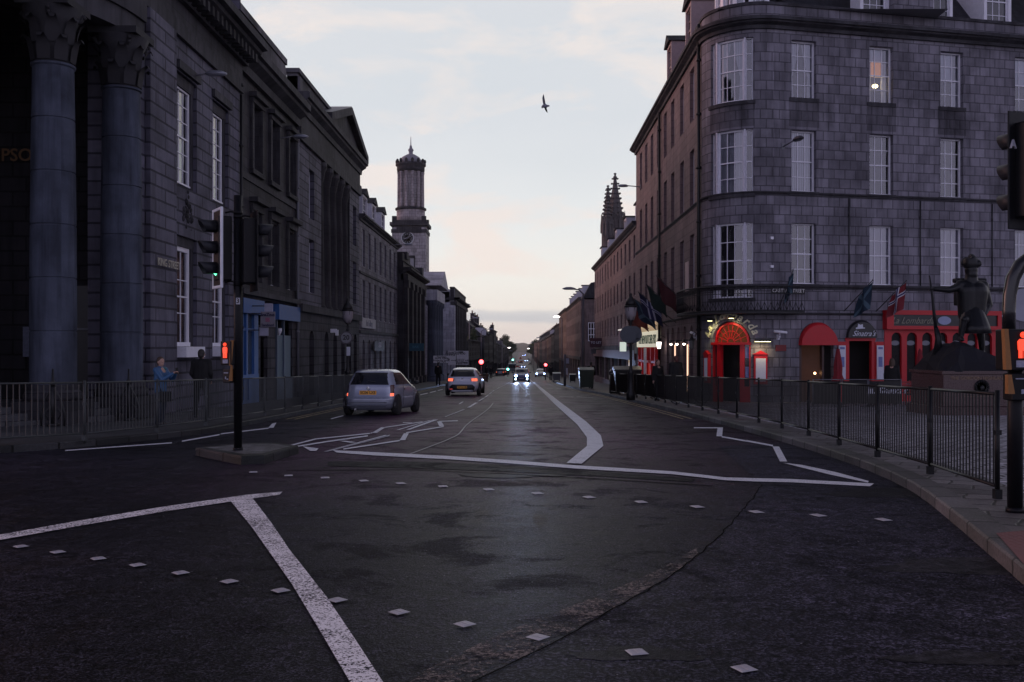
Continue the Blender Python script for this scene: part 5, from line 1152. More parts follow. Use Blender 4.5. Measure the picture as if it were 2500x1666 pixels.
# ---- church-like arts hall: portico and end block
b6, B6 = leftthing('portico_hall', 'pale granite hall with an ionic portico and a balustraded end block', 'building', 98)
F6 = Frame((XL, 98), R(90), B6)
mb = MB(); mb.quad((-.5, 1.2, -6), (24, 1.2, -6), (24, 1.2, 6.2), (-.5, 1.2, 6.2)); mb.quad((0, 0, -6), (0, 8, -6), (0, 8, 5.5), (0, 0, 5.5)); F6.put(mb, 'wall', G_GREY, b6)
mb = MB(); mb.box(4, 14, -1.6, 1.2, 4.9, 6.0)
cornice(mb, 3.7, 14.3, 5.9, .5, .5); mb.ring([[(3.6, y, 6.4), (14.4, y, 6.4), (9, y, 8.2)] for y in (-2.0, 4)], smooth=False); F6.put(mb, 'portico_pediment', stone('pale_granite', (.5, .49, .55), .8, .4, .01, .5, .3, .15), b6)
for x in (4.6, 7.5, 10.5, 13.4):
    mb = MB(); p = F6.loc(x, -1.0, 0); mb.lathe((0, 0, -B6[2]), [(.62, -6), (.62, -3), (.5, -2.9), (.44, 4.3), (.6, 4.5), (.6, 4.9)], 18); build(mb, 'column', G_COL, b6, (p[0], p[1], 0))
bx0 = 24; mb = MB()
wallmb(mb, bx0, bx0 + 25, -7, 5.6, [(x - .6, x + .6, -2, 4.6) for x in (28, 31.2, 34.4, 37.6, 40.8, 44)], depth=.3); mb.quad((bx0, 0, -7), (bx0, 7, -7), (bx0, 7, 7.2), (bx0, 0, 7.2)); mb.box(bx0, bx0 + 25, .6, 7, 5.6, 6.9); inner(mb, bx0, bx0 + 25, -7, 5.5, .5, 1)
F6b = Frame((-8.3, 98), R(90), B6); F6b.put(mb, 'end_block', [stone('blue_grey_granite', (.5, .5, .58), .7, .38, .014, .4, .35, .25), DARKIN], b6)
mb = MB(); mb.box(bx0 - .2, bx0 + 25, -.3, .5, 5.3, 5.7); cornice(mb, bx0 - .3, bx0 + 25.3, 5.7, .5, .7); mb.box(bx0 - .3, bx0, -.6, 7, 5.9, 6.2).box(bx0 - .05, bx0 + 25, .05, .55, 6.2, 7.3).box(bx0 - .1, bx0 + 25.1, 0, .6, 7.31, 7.5); F6b.put(mb, 'balustrade', G_DARK, b6)
for x in (26.3, 29.6, 32.8, 36, 39.2, 42.4, 45.6): mb = MB(); mb.box(x - .45, x + .45, -.25, 0, -6, 5.3); F6b.put(mb, 'pilaster', G_DARK, b6)
mb = MB(); mb.box(bx0 - .03, bx0 - .0, 5.0, 5.6, -2, 3.5); F6b.put(mb, 'side_window', DGL, b6)

# ---- clock tower far behind
TW = (XY(1003, 250), 250); tb = thing('clock_tower', 'tall granite clock tower with a round columned belfry and a small dome', 'tower', (TW[0], TW[1], gz(250)))
Zt = lambda py: ZZ(py, 250) - gz(250)
TG = stone('tower_granite', (.46, .42, .43), 1.3, .8, .06, .35, .35, .25)
TGW = stone('tower_side_granite', (.46, .4, .41), 1.0, .7, .05, .4, .3, .2)
mb = MB(); mb.box(-4.0, 4.0, -4, 4, 0, Zt(555)).box(-4.2, -3.1, -4.2, 4.2, 0, Zt(560)).box(3.1, 4.2, -4.2, 4.2, 0, Zt(560)).box(-3.0, 3.0, -4.1, 4.1, 0, Zt(700)); build(mb, 'tower_shaft', TG, tb)
mb = MB()
for z0_, z1_, w in ((573, 565, 4.4), (565, 556, 4.15), (556, 548, 4.7), (548, 543, 4.2)): mb.box(-w, w, -w, w, Zt(z0_), Zt(z1_))
for sx_ in (-1, 1):
    for sy_ in (-1, 1): mb.box(sx_ * 3.1, sx_ * 4.2, sy_ * 3.1, sy_ * 4.2, Zt(543), Zt(533))
build(mb, 'tower_cornice', G_DARK, tb)
mb = MB(); mb.cyl((0, 0), 3.55, Zt(548), Zt(513), 32).cyl((0, 0), 2.7, Zt(513), Zt(420), 32)
build(mb, 'belfry_drum', TGW, tb)
mb = MB()
for k in range(12):
    a = 2 * PI * (k + .5) / 12; mb.lathe((3.0 * math.cos(a), 3.0 * math.sin(a), 0), [(.5, Zt(513)), (.42, Zt(508)), (.36, Zt(428)), (.5, Zt(422))], 10)
build(mb, 'belfry_columns', TGW, tb)
mb = MB()
for k in range(12):
    a = 2 * PI * k / 12; u = Vector((math.cos(a), math.sin(a), 0)); w = Vector((-u.y, u.x, 0)) * .3
    for q in range(12):
        z = Zt(490) + (Zt(438) - Zt(490)) * q / 12; p = u * 2.76
        mb.quad(p - w + Vector((0, 0, z)), p + w + Vector((0, 0, z)), p + w * .9 + Vector((0, 0, z + .2)), p - w * .9 + Vector((0, 0, z + .2)))
build(mb, 'louvres', plain('pale_louvre', (.3, .29, .3), .7), tb, fix=False)
mb = MB(); mb.lathe((0, 0, 0), [(3.3, Zt(516)), (3.9, Zt(514)), (3.9, Zt(510)), (3.5, Zt(508))], 32).lathe((0, 0, 0), [(3.4, Zt(421)), (3.5, Zt(415)), (3.45, Zt(408)), (3.8, Zt(406)), (3.8, Zt(401)), (3.2, Zt(400))], 32)
for k in range(14):
    a = 2 * PI * k / 14; mb.ball((3.5 * math.cos(a), 3.5 * math.sin(a), Zt(396)), .38, 8, 6, sc=(1, 1, 1.5))
build(mb, 'belfry_cornice', G_DARK, tb)
mb = MB(); mb.lathe((0, 0, 0), [(3.0, Zt(402)), (2.9, Zt(396)), (2.2, Zt(385)), (1.0, Zt(378)), (.5, Zt(377)), (.55, Zt(370)), (.75, Zt(367)), (.35, Zt(362)), (.3, Zt(358)), (.12, Zt(354)), (.06, Zt(335)), (.02, Zt(334))], 24); build(mb, 'dome', plain('dome_stone', (.24, .23, .26), .6), tb)
cz = Zt(586); mb = MB(); mb.lathe((0, 0, 0), [(1.5, 0), (1.5, .2), (1.32, .24), (1.32, .1), (0.01, .1)], 32); ck = build(mb, 'clock_face', plain('clock_dark', (.03, .03, .032), .5), tb, (-.35, -4.05, cz), rot=(R(90), 0, 0))
mb = MB(); mb.lathe((0, 0, 0), [(1.36, .1), (1.36, .27), (1.6, .27), (1.6, 0)], 32)
for k in range(12):
    a = PI / 6 * k; M = Matrix.Rotation(a, 4, 'Z'); i0 = len(mb.v); mb.box(-.06, .06, .85, 1.2, .11, .14); mb.xf(M, i0)
for a, l in ((R(-45), .8), (R(95), 1.0)): i0 = len(mb.v); mb.box(-.06, .06, -.15, l, .15, .18); mb.xf(Matrix.Rotation(a, 4, 'Z'), i0)
build(mb, 'clock_hands_and_ring', plain('clock_white', (.5, .5, .52), .5), ck)
mb = MB(); mb.box(-1.7, 1.2, -4.14, -4.0, Zt(690), Zt(635)); build(mb, 'blind_window', plain('louvre_panel', (.27, .26, .28), .7), tb); mb = MB(); mb.box(-2.0, -1.71, -4.2, -4, Zt(692), Zt(630)).box(1.21, 1.5, -4.2, -4, Zt(692), Zt(630)).box(-2, 1.5, -4.2, -4, Zt(634), Zt(628)); build(mb, 'window_surround', G_DARK, tb)

# ---- distant street fronts, each building a thing of its own
def rowhouse(side, X, y0, y1, ztop, label, mat, storeys=4, nwin=None, roof='slope', chim=0, gable=False, dorm=0, gz_off=0, dep=9, shop=None, winmat=None):
    base = (X, y0, gz((y0 + y1) / 2)); t_ = thing('street_building', label, 'building', base, 0, None)
    if side < 0: F = Frame((X, y0), R(90), base)
    else: F = Frame((X, y1), R(-90), base)
    Lx = y1 - y0; zb = gz((y0 + y1) / 2) - 2.5; zg = gz((y0 + y1) / 2); H = ztop - zg; nwin = nwin or max(2, int(Lx / 3)); st = (H - 3.6) / (storeys - 1); rows_ = [zg + 3.6 + st * k + st * .2 for k in range(storeys - 1)]
    xs = [Lx * (i + .5) / nwin for i in range(nwin)]
    mb = MB(); ops = [(x - .5, x + .5, z, z + st * .62) for x in xs for z in rows_] + [(.4 + Lx * i / max(2, nwin // 2), Lx * (i + 1) / max(2, nwin // 2) - .4, zg + .4, zg + 2.9) for i in range(max(2, nwin // 2))]
    wallmb(mb, 0, Lx, zb, ztop, ops, depth=.2); body(mb, 0, Lx, zb, ztop, dep); inner(mb, 0, Lx, zb, ztop - .3, .45, 1); F.put(mb, 'wall', [mat, DARKIN], t_)
    wm_ = None
    for x in xs:
        for z in rows_: window(t_, F, x, z, .98, st * .62, 2, 4, depth=.12, dark=True, fw=.09)
    mb = MB(); cornice(mb, -.1, Lx + .1, ztop - .1, .4, .35); mb.box(0, Lx, -.1, .1, zg + 3.0, zg + 3.35); F.put(mb, 'cornice', G_TRIM, t_)
    if shop: mb = MB(); mb.box(.2, Lx - .2, -.15, 0, zg + 2.35, zg + 2.98); F.put(mb, 'fascia', shop, t_)
    if roof == 'slope': mb = MB(); mb.prism([(.2, ztop + .2), (dep * .4, ztop + dep * .34), (dep * .6, ztop + dep * .34), (dep, ztop)], 0, Lx); F.put(mb, 'roof', SLATE, t_)
    if roof == 'mansard': mb = MB(); mb.prism([(.3, ztop + .2), (1.3, ztop + 2.1), (4, ztop + 2.7), (dep, ztop)], 0, Lx); F.put(mb, 'roof', SLATE, t_)
    for k in range(dorm): dormer(t_, F, Lx * (k + .5) / dorm, .4, ztop + .2, 1.5, 1.7, paint=OFFW, pitched=False)
    for k in range(chim):
        x = .6 + (Lx - 1.2) * k / max(1, chim - 1); pots(t_, F, x, dep * .38, ztop + dep * .25, 1.0 if k % 2 else 1.6, 2.4, 4, G_DARK)
    return t_, F
BR_ = stone('brown_sandstone', (.22, .15, .12), .7, .35, .012, .5, .35, .2)
G_P2 = stone('dull_pink_granite', (.19, .14, .135), .7, .38, .014, .5, .4, .2)
G_SIDE = stone('dark_gable_granite', (.09, .085, .088), .7, .38, .014, .5, .4, .2)
# right side beyond the corner building
t_, F_ = rowhouse(1, XA + .05, 63.8, 101, 7.85, 'long three storey sunset tinted granite row beside the corner building with white dormers', G_PINK, 4, 13, 'mansard', 0, dorm=5, shop=plain('maroon_fascia', (.09, .02, .035), .5))
pots(t_, F_, 35.5, 2.2, 9.6, .9, 1.9, 2, G_DARK); pots(t_, F_, 36.6, 5, 9.4, 1.2, 2.4, 2, OFFW)
t_, F_ = rowhouse(1, 7.35, 125, 166, 6.1, 'grey building with a dark blank gable wall beyond the side street on the right', G_P2, 4, 13, 'mansard', 0, dorm=6)
q = MB(); q.box(8.3, 9.3, 124.86, 124.98, .9, 3.2); q.v = [(x - 7.35, y - 125, z - gz(145.5)) for x, y, z in q.v]; w_ = build(q, 'gable_window', DGL, t_)
q = MB()
for x in (8.3, 8.62, 8.96, 9.27): q.box(x - 7.35 - .03, x - 7.35 + .03, -.2, -.15, .9 - gz(145.5), 3.2 - gz(145.5))
for z in (.9, 1.65, 2.4, 3.15): q.box(.92, 1.97, -.19, -.155, z - gz(145.5) - .03, z - gz(145.5) + .03)
build(q, 'window_bars', WHITE, w_)
rowhouse(1, 7.4, 166.2, 200, 6.4, 'warm brown sandstone block with a flat roof on the right of the far street', BR_, 5, 9, 'none')
rowhouse(1, 7.6, 202, 235, 4.7, 'dark narrow block beyond the brown sandstone block', G_DARK, 4, 8, 'slope', 2)
for k, (a, b, z, ch, rf, mt) in enumerate(((237, 262, 3.2, 2, 'slope', G_SIDE), (263, 290, 3.0, 3, 'mansard', G_P2), (291, 330, 2.9, 2, 'slope', BR_), (332, 380, 2.6, 4, 'slope', G_P2), (382, 440, 2.4, 5, 'slope', G_SIDE), (442, 520, 2.6, 5, 'slope', BR_), (525, 640, 2.8, 4, 'slope', G_P2))):
    rowhouse(1, 7.6, a, b, z, ['grey chimneyed building, nearest of the low run on the right of the far street', 'building with a row of pale dormers on the right of the far street', 'brown chimneyed building halfway down the right of the far street', 'pink granite building before the far bend on the right', 'reddish chimneyed block on the far right kerb', 'long brown block close to the right hand trees', 'last pale block before the right hand trees'][k], mt, 4, None, rf, ch, dorm=4 if rf == 'mansard' else 0)
# left side beyond the end block
t_, F_ = rowhouse(-1, -7.5, 196, 222, 2.2, 'grey hipped roof building with white sash windows in its end wall on the left', G_DARK, 4, 8, 'slope', 0, dorm=3, dep=14)
q = MB()
for z in (-.3, -4.2):
    q.box(-10.6, -9.6, -.16, -.02, z, z + 2.1)
q.v = [(x + 7.5, y, z - gz(209)) for x, y, z in q.v]; w_ = build(q, 'end_windows', DGL, t_); q = MB()
for z in (-.3, -4.2):
    for x in (-10.6, -10.27, -9.93, -9.6): q.box(x - .04, x + .04, -.22, -.17, z, z + 2.1)
    for k in range(4): q.box(-10.6, -9.6, -.215, -.175, z + .68 * k, z + .68 * k + .06)
q.v = [(x + 7.5, y, z - gz(209)) for x, y, z in q.v]; build(q, 'window_bars', WHITE, w_)
rowhouse(-1, -8.2, 150, 194, 1.0, 'low dark building behind the direction signs', G_DARK, 4, 8, 'none', 0)
rowhouse(-1, -7.4, 223, 250, 3.0, 'dark building with a cluster of clay chimney pots on the left', G_SIDE, 4, 8, 'slope', 3)
t_, F_ = rowhouse(-1, -7.2, 251, 275, 4.2, 'tall dark block with a chimney stack standing over the left rooftops', G_DARK, 5, 7, 'none', 0)
pots(t_, F_, 22.8, .6, 4.2, 2.2, 2.0, 4, G_DARK); pots(t_, F_, 4, 3, 4.2, 3.4, 1.4, 5, G_DARK)
for k, (a, b, z, ch, rf, mt) in enumerate(((277, 300, 1.0, 1, 'slope', G_SIDE), (301, 345, .6, 2, 'slope', G_DARK), (346, 372, 2.6, 1, 'none', G_GREY), (374, 430, -.3, 2, 'slope', G_SIDE), (432, 520, 0, 2, 'slope', G_DARK))):
    rowhouse(-1, -7.2, a, b, z, ['low grey building just past the tall left block', 'long dark chimneyed row on the left of the far street', 'pale flat topped block rising from the left rooftops', 'low dark row on the left beyond the pale block', 'last grey row before the left hand trees'][k], mt, 4, None, rf, ch)

# ---- twin crocketed spires
SPM = plain('spire_stone', (.10, .088, .088), .8, var=.45, scale=.8)
sp = thing('church_tower', 'gothic granite church tower with two dark crocketed spires', 'church', (XY(1495, 200), 200, gz(200)))
def spire(dx, dy, w, z0, z1):
    """octagonal stage with pinnacled spirelet; z as photo rows at 200 m"""
    Z0, Z1 = ZZ(z0, 200) - gz(200), ZZ(z1, 200) - gz(200); hgt = Z1 - Z0; mb = MB()
    mb.lathe((dx, dy, 0), [(w * .52, 0), (w * .52, Z0 + hgt * .02)], 8, smooth=False, a0=PI / 8); st_ = build(mb, 'octagonal_stage', stone('church_granite', (.15, .13, .13), 1, .5, .04, .4, .4, .2), sp)
    mb = MB(); mb.lathe((dx, dy, 0), [(w * .5, Z0), (w * .42, Z0 + hgt * .12), (w * .1, Z0 + hgt * .82), (w * .04, Z1)], 8, smooth=False, a0=PI / 8)
    for k in range(8):
        a = 2 * PI * k / 8 + PI / 8; u = (math.cos(a), math.sin(a))
        for q in range(9):
            t = .1 + .1 * q; r = w * (.44 - .38 * t) + .06; z = Z0 + hgt * t
            mb.ball((dx + u[0] * (r + .12), dy + u[1] * (r + .12), z), .24 - .012 * q, 6, 5, sc=(1.3, 1.3, 1.0))
        mb.lathe((dx + u[0] * w * .52, dy + u[1] * w * .52, 0), [(.26, Z0 - 1.6), (.26, Z0), (.02, Z0 + 2.4)], 6, smooth=False)
    for k in range(8):
        a = 2 * PI * k / 8; u = Vector((math.cos(a), math.sin(a), 0)); v_ = Vector((-u.y, u.x, 0)); c = Vector((dx, dy, 0)) + u * w * .5
        for s in (-1, 1): mb.tube([tuple(c + v_ * s * w * .2 + Vector((0, 0, Z0 - .4))), tuple(c + Vector((0, 0, Z0 + 2.0)))], .11, 5)
    for t, r in ((.84, .38), (.93, .42), (1.0, .3)): mb.ball((dx, dy, Z0 + hgt * t), r, 8, 6, sc=(1, 1, .7))
    build(mb, 'spire', SPM, sp)
spire(.55, 0, 3.9, 545, 425); spire(-.75, 1.5, 2.6, 548, 452); spire(-1.1, -2.2, 1.9, 560, 476)
mb = MB(); mb.box(-2.1, 2.0, -2.0, 2.6, 0, ZZ(620, 200) - gz(200)); build(mb, 'tower_body', stone('church_body_granite', (.16, .14, .138), 1, .5, .04, .4, .4, .2), sp)

# ---- trees at the far end
LEAF = [plain('leaf_dark', (.028, .04, .018), .8), plain('leaf_mid', (.05, .07, .03), .8), plain('leaf_light', (.085, .11, .05), .8)]
BARK = plain('bark', (.05, .04, .035), .9)
def treemeshes(seed, h=12, w=9):
    random.seed(seed); cl = MB(); centres = []
    for k in range(26):
        a = random.uniform(0, 2 * PI); r = w / 2 * random.uniform(.1, .85); z = h * random.uniform(.38, .9); k2 = 1 - abs(z / h - .6) * 1.1
        centres.append((r * k2 * math.cos(a), r * k2 * math.sin(a), z, random.uniform(.9, 1.7)))
    for (x, y, z, r) in centres:
        for j in range(85):
            d = Vector((random.gauss(0, 1), random.gauss(0, 1), random.gauss(0, .8))).normalized() * r * random.uniform(.5, 1.1); s = random.uniform(.14, .32)
            u = Vector((random.uniform(-1, 1), random.uniform(-1, 1), random.uniform(-1, 1))).normalized() * s; v = u.cross(Vector((random.uniform(-1, 1), random.uniform(-1, 1), random.uniform(-1, 1)))).normalized() * s
            c = Vector((x, y, z)) + d; cl.quad(c - u, c + v, c + u, c - v, random.choice((0, 0, 1, 1, 2)))
    tr = MB(); tr.tube([(0, 0, -.5), (.1, 0, h * .25), (0, .1, h * .5), (0, 0, h * .75)], [.35, .28, .18, .06], 8)
    for (x, y, z, r) in centres[::3]: tr.tube([(0, 0, h * .3), (x * .5, y * .5, z * .75), (x, y, z)], [.12, .08, .03], 5)
    return cl.mesh('crown', LEAF, fix=False), tr.mesh('trunk', BARK)
TM = [treemeshes(1), treemeshes(2, 13, 8), treemeshes(5, 11, 10)]
tl = ['broad green tree standing over the far end of the street on the left', 'round dark tree on the right of the far road']
spots = [(-9.5, 545, .85, 0), (-8.2, 570, .95, 1), (-11, 590, 1.15, 2), (-8, 610, .9, 0), (-7.6, 650, .95, 1), (-10, 640, 1.2, 2), (-7.6, 700, .9, 0), (8.2, 655, .9, 1), (7.6, 690, .85, 0), (9.5, 700, 1.1, 2), (7.4, 740, .9, 1), (11, 720, 1.2, 0), (-8, 780, 1.0, 1), (8, 800, 1.05, 2), (-12, 700, 1.4, 1)]
for i, (x, y, s, k) in enumerate(spots):
    t_ = thing('street_tree', tl[0] if x < 0 else tl[1], 'tree', (x, y, gz(y)), i * 1.3, 'trees beyond the far street, left side' if x < 0 else 'trees beyond the far street, right side'); t_.scale = (s,) * 3
    obj('trunk', TM[k][1], t_); obj('crown', TM[k][0], t_)
t_ = thing('street_tree', 'small green tree behind the traffic light on the left beside the end wall', 'tree', (-9.3, 188, gz(188))); obj('trunk', TM[1][1], t_); obj('crown', TM[1][0], t_); t_.scale = (.3, .3, .75)
# ================================================================== RAILINGS
GALV = plain('weathered_grey_rail', (.06, .065, .065), .55, .3); RAILB = plain('black_rail_paint', (.006, .006, .007), .4, 0, spec=.3)
def railing(path, label0, mat, pitch=.105, h=1.07, step=2.35, side=1, cap=None):
    P = smoothline(path, .25); cum = [0]
    for a, b in zip(P, P[1:]): cum.append(cum[-1] + math.dist(a, b))
    def at(d):
        d = min(max(d, 0), cum[-1])
        for i in range(len(P) - 1):
            if d <= cum[i + 1]: t = (d - cum[i]) / (cum[i + 1] - cum[i] or 1); return (P[i][0] + (P[i + 1][0] - P[i][0]) * t, P[i][1] + (P[i + 1][1] - P[i][1]) * t)
        return P[-1]
    n = int(cum[-1] / step); cnt = 0
    for k in range(n):
        d0, d1 = k * step, (k + 1) * step; a, b = at(d0), at(d1); za, zb = gz(a[1]) + PV, gz(b[1]) + PV
        t_ = thing('guard_rail_panel', label0, 'railing', (a[0], a[1], za), 0, label0 + ', all panels')
        def q(s, z): return (a[0] + (b[0] - a[0]) * s - a[0], (b[1] - a[1]) * s, (zb - za) * s + z)
        mb = MB()
        for z in (h - .02, .13): mb.tube([q(.02, z), q(.98, z)], .019, 6)
        build(mb, 'rails', cap or mat, t_)
        m = max(2, int(step / pitch)); mb = MB()
        for i in range(1, m): s = i / m; mb.tube([q(s, .13), q(s, h - .02)], .0095, 4, smooth=False)
        build(mb, 'bars', mat, t_)
        mb = MB(); mb.tube([(0, 0, -.05), (0, 0, h + .02)], .026, 8); mb.box(-.035, .035, -.035, .035, 0, .1); mb.box(-.03, .03, -.03, .03, h * .6, h * .6 + .05); build(mb, 'post', mat, t_)
        if k == n - 1:
            mb = MB(); mb.tube([(0, 0, -.05), (0, 0, h + .02)], .026, 8); mb.box(-.035, .035, -.035, .035, 0, .1); build(mb, 'post', mat, t_, q(1, 0))
RP = [(4.74, 9.93), (5.03, 12.3), (5.25, 15.1), (5.5, 18.4), (5.62, 21), (5.7, 24), (5.66, 28), (5.6, 32), (5.5, 37), (5.3, 43), (4.95, 49), (4.55, 53)]
railing(RP, 'black pedestrian guard rail along the right hand kerb', RAILB)
LP_ = [(-13.5, 14.0), (-11, 15.2), (-8.76, 16.75), (-7.84, 18.3), (-7.42, 20.6), (-7.2, 22.8), (-7.1, 26), (-7.08, 32), (-7.0, 40), (-6.98, 46)]
railing(LP_, 'grey pedestrian guard rail along the left hand kerb', GALV)

# ================================================================== TRAFFIC SIGNALS
SIGB = plain('signal_black', (.006, .006, .008), .45, spec=.2); YELB = plain('yellow_button_box', (.28, .12, .03), .6, var=.3, scale=30)
RED_E = emit('red_man_light', (1, .07, .03), 1.25); GRN_E = emit('green_light', (.12, .8, .42), 3)
def signal_head(parent, loc, rz, lit=None, back=True, white_edge=False, letter=None):
    """three aspect head facing local -y; z from the bottom"""
    t_ = build(MB().box(-.15, .15, -.02, .2, 0, 1.02), 'signal_box', SIGB, parent, loc, rz, bevel=.02)
    if back:
        mb = MB(); mb.box(-.25, .25, -.0, .02, -.12, 1.14); build(mb, 'backing_board', SIGB, t_, bevel=.03)
    if white_edge:
        mb = MB(); P = [(-.25, -.12), (.25, -.12), (.25, 1.14), (-.25, 1.14)]
        mb.box(-.255, -.205, -.012, .03, -.125, 1.145).box(.205, .255, -.012, .03, -.125, 1.145).box(-.2051, .2051, -.011, .029, -.125, -.075).box(-.2051, .2051, -.011, .029, 1.095, 1.145); build(mb, 'white_border', plain('white_signal_border', (.75, .76, .86), .4), t_, bevel=.012)
    for i, z in enumerate((.18, .51, .84)):
        mb = MB(); ring = []
        for y, r, fa in ((-.02, .115, 2 * PI), (-.3, .105, 0)):
            pass
        n = 16; R0 = []; R1 = []
        for k in range(n + 1):
            a = -.22 * PI + 1.44 * PI * k / n; L_ = .27
            R0.append((.115 * math.cos(a), -.02, z + .115 * math.sin(a))); R1.append((.112 * math.cos(a), -.02 - L_ * (.78 + .22 * math.sin(a)), z + .112 * math.sin(a)))
        mb.ring([R0, R1], close=False, cap0=False, cap1=False); ho = build(mb, 'hood', plain('signal_hood', (.018, .019, .024), .5, spec=.3), t_, fix=False)
        s = ho.modifiers.new('t', 'SOLIDIFY'); s.thickness = .006
        mb = MB(); mb.lathe((0, 0, 0), [(.1, 0), (.08, .02), (.04, .032), (.003, .035)], 18); m_ = GRN_E if lit == i else plain('dark_lens', (.02, .018, .018), .15)
        build(mb, 'lens', m_, t_, (0, -.021, z), rot=(R(90), 0, 0))
    if letter:
        text('letter', letter, .13, plain('white_stencil', (.45, .44, .5), .5), t_, (letter_x, .03, .78), (R(90), 0, R(180)), bold=.003)
    return t_
def ped_unit(parent, loc, rz, z_h=.4):
    """near side red man display facing local -y with a yellow edged housing"""
    t_ = build(MB().box(-.13, .13, -.02, .2, 0, z_h), 'pedestrian_signal', SIGB, parent, loc, rz, bevel=.015)
    mb = MB(); mb.ball((0, -.035, z_h * .86), .028, 8, 6); mb.ring([[(x * w, -.04 + yy, z) for x, yy in ((-1, 0), (1, 0), (1, .015), (-1, .015))] for w, z in ((.03, z_h * .76), (.05, z_h * .7), (.045, z_h * .5), (.03, z_h * .48))], smooth=False)
    for s in (-1, 1): mb.box(s * .024 - .015, s * .024 + .015, -.04, -.025, z_h * .3, z_h * .5)
    build(mb, 'red_man', RED_E, t_)
    mb = MB(); mb.box(-.06, .06, -.03, -.02, .03, .09); build(mb, 'label_plate', plain('small_white_label', (.3, .32, .42), .6, var=.6, scale=60), t_)
    return t_
# island signal: black post with two heads
ip = thing('traffic_signal', 'tall black signal post on the traffic island with two three-lamp heads', 'traffic light', (XY(581, 15.7), 15.7, gz(15.7) + .13))
z0 = ip.location.z; top_ = ZZ(478, 15.7) - z0; K = 15.7 / FPX
mb = MB(); mb.cyl((0, 0), .064, 0, top_, 20).cyl((0, 0), .078, 0, .05, 20); build(mb, 'post', SIGB, ip)
for dx, zs_ in ((-.2, (520, 690)), (.2, (530, 695))):
    for py in zs_: mb = MB(); z = ZZ(py, 15.7) - z0; mb.tube([(0, 0, z), (dx * .6, 0, z + .02), (dx, 0, z)], .016, 6); mb.cyl((0, 0), .07, z - .03, z + .03, 16); build(mb, 'bracket', SIGB, ip)
letter_x = 0
signal_head(ip, (-.33, .0, ZZ(686, 15.7) - z0), R(-58), lit=0, white_edge=True)
signal_head(ip, (.27, -.02, ZZ(694, 15.7) - z0), R(118), back=True)
ped_unit(ip, (-.17, -.03, ZZ(892, 15.7) - z0), R(-35), .38)
mb = MB(); mb.ring([[(-.02, -.02, z), (.02, -.02, z), (.02 + 0, .02, z), (-.02, .02, z)] for z in (0, .4)], smooth=False); mb.xf(Matrix.Rotation(R(4), 4, 'Y')); build(mb, 'yellow_edge', YELB, ip, (-.09, -.09, ZZ(893, 15.7) - z0))
pb = build(MB().box(-.09, .09, -.02, .14, 0, .22), 'push_button_unit', SIGB, ip, (-.16, -.03, ZZ(935, 15.7) - z0), R(-35), bevel=.012)
mb = MB(); mb.box(-.05, .05, -.03, -.02, .15, .165).box(-.02, .0, -.03, -.02, .06, .1).box(.02, .05, -.03, -.02, .05, .07); build(mb, 'button_label', plain('small_white_label', (.3, .32, .42)), pb)
mb = MB(); mb.ring([[(-.035, -.02, 0), (.02, -.02, 0), (.02, .02, 0), (-.035, .02, 0)], [(-.005, -.02, .24), (.02, -.02, .24), (.02, .02, .24), (-.005, .02, .24)]], smooth=False); build(mb, 'yellow_edge', YELB, ip, (-.08, -.09, ZZ(930, 15.7) - z0))
mb = MB(); mb.box(-.03, .03, -.073, -.066, -.05, .05); st = build(mb, 'number_sticker', plain('sticker_white', (.5, .5, .56), .6), ip, (.02, 0, ZZ(736, 15.7) - z0)); text('number', '3', .1, BLACK, st, (0, -.078, 0), ext=.003, bold=.003)
# right hand signal: post, swan neck, head seen from behind
rp = thing('traffic_signal', 'black signal post with a lit red man at the right end of the railing', 'traffic light', (XY(2478, 9.0), 9.0, gz(9.0) + PV)); z0 = rp.location.z; rx = rp.location.x
mb = MB(); mb.cyl((0, 0), .066, 0, ZZ(815, 9) - z0, 20).cyl((0, 0), .08, 0, .05, 20); build(mb, 'post', SIGB, rp)
nk = [(2463, 815), (2463, 760), (2465, 720), (2473, 680), (2490, 648), (2515, 628), (2550, 618), (2590, 612)]
mb = MB(); mb.tube([(XY(a, 9.1) - rx, .1, ZZ(b, 9.1) - z0) for a, b in nk], [.058] * 3 + [.062] * 5, 16); build(mb, 'swan_neck', plain('gloss_black', (.012, .012, .014), .22), rp)
mb = MB(); mb.disc((0, 0, 0), .16, 'y', 24, 0, .01); build(mb, 'round_plate', plain('round_plate_grey', (.3, .31, .38), .5), rp, (XY(2502, 9.6) - rx, .6, ZZ(745, 9.6) - z0))
letter_x = .195
sh_ = signal_head(rp, (XY(2512, 9.1) - rx, .2, ZZ(532, 9.1) - z0), R(205), back=True, letter='A'); sh_.scale = (.86, .86, .86)
mb = MB(); mb.tube([(XY(2560, 9.1) - rx, .1, ZZ(612, 9.1) - z0), (XY(2560, 9.1) - rx, .15, ZZ(480, 9.1) - z0)], .05, 12); build(mb, 'hanger', SIGB, rp)
ped_unit(rp, (XY(2490, 8.9) - rx, -.12, ZZ(905, 8.9) - z0), R(4), .37)
mb = MB(); mb.ring([[(-.02, -.03, 0), (.03, -.03, 0), (.03, .03, 0), (-.02, .03, 0)], [(-.035, -.03, .36), (.0, -.03, .36), (.0, .03, .36), (-.035, .03, .36)]], smooth=False); build(mb, 'yellow_edge', YELB, rp, (XY(2458, 8.8) - rx, -.2, ZZ(903, 8.8) - z0))
mb = MB(); mb.ring([[(-.02, -.03, 0), (.04, -.03, 0), (.04, .03, 0), (-.02, .03, 0)], [(-.02, -.03, .17), (.01, -.03, .17), (.01, .03, .17), (-.02, .03, .17)]], smooth=False); build(mb, 'yellow_edge', YELB, rp, (XY(2463, 8.8) - rx, -.2, ZZ(962, 8.8) - z0))
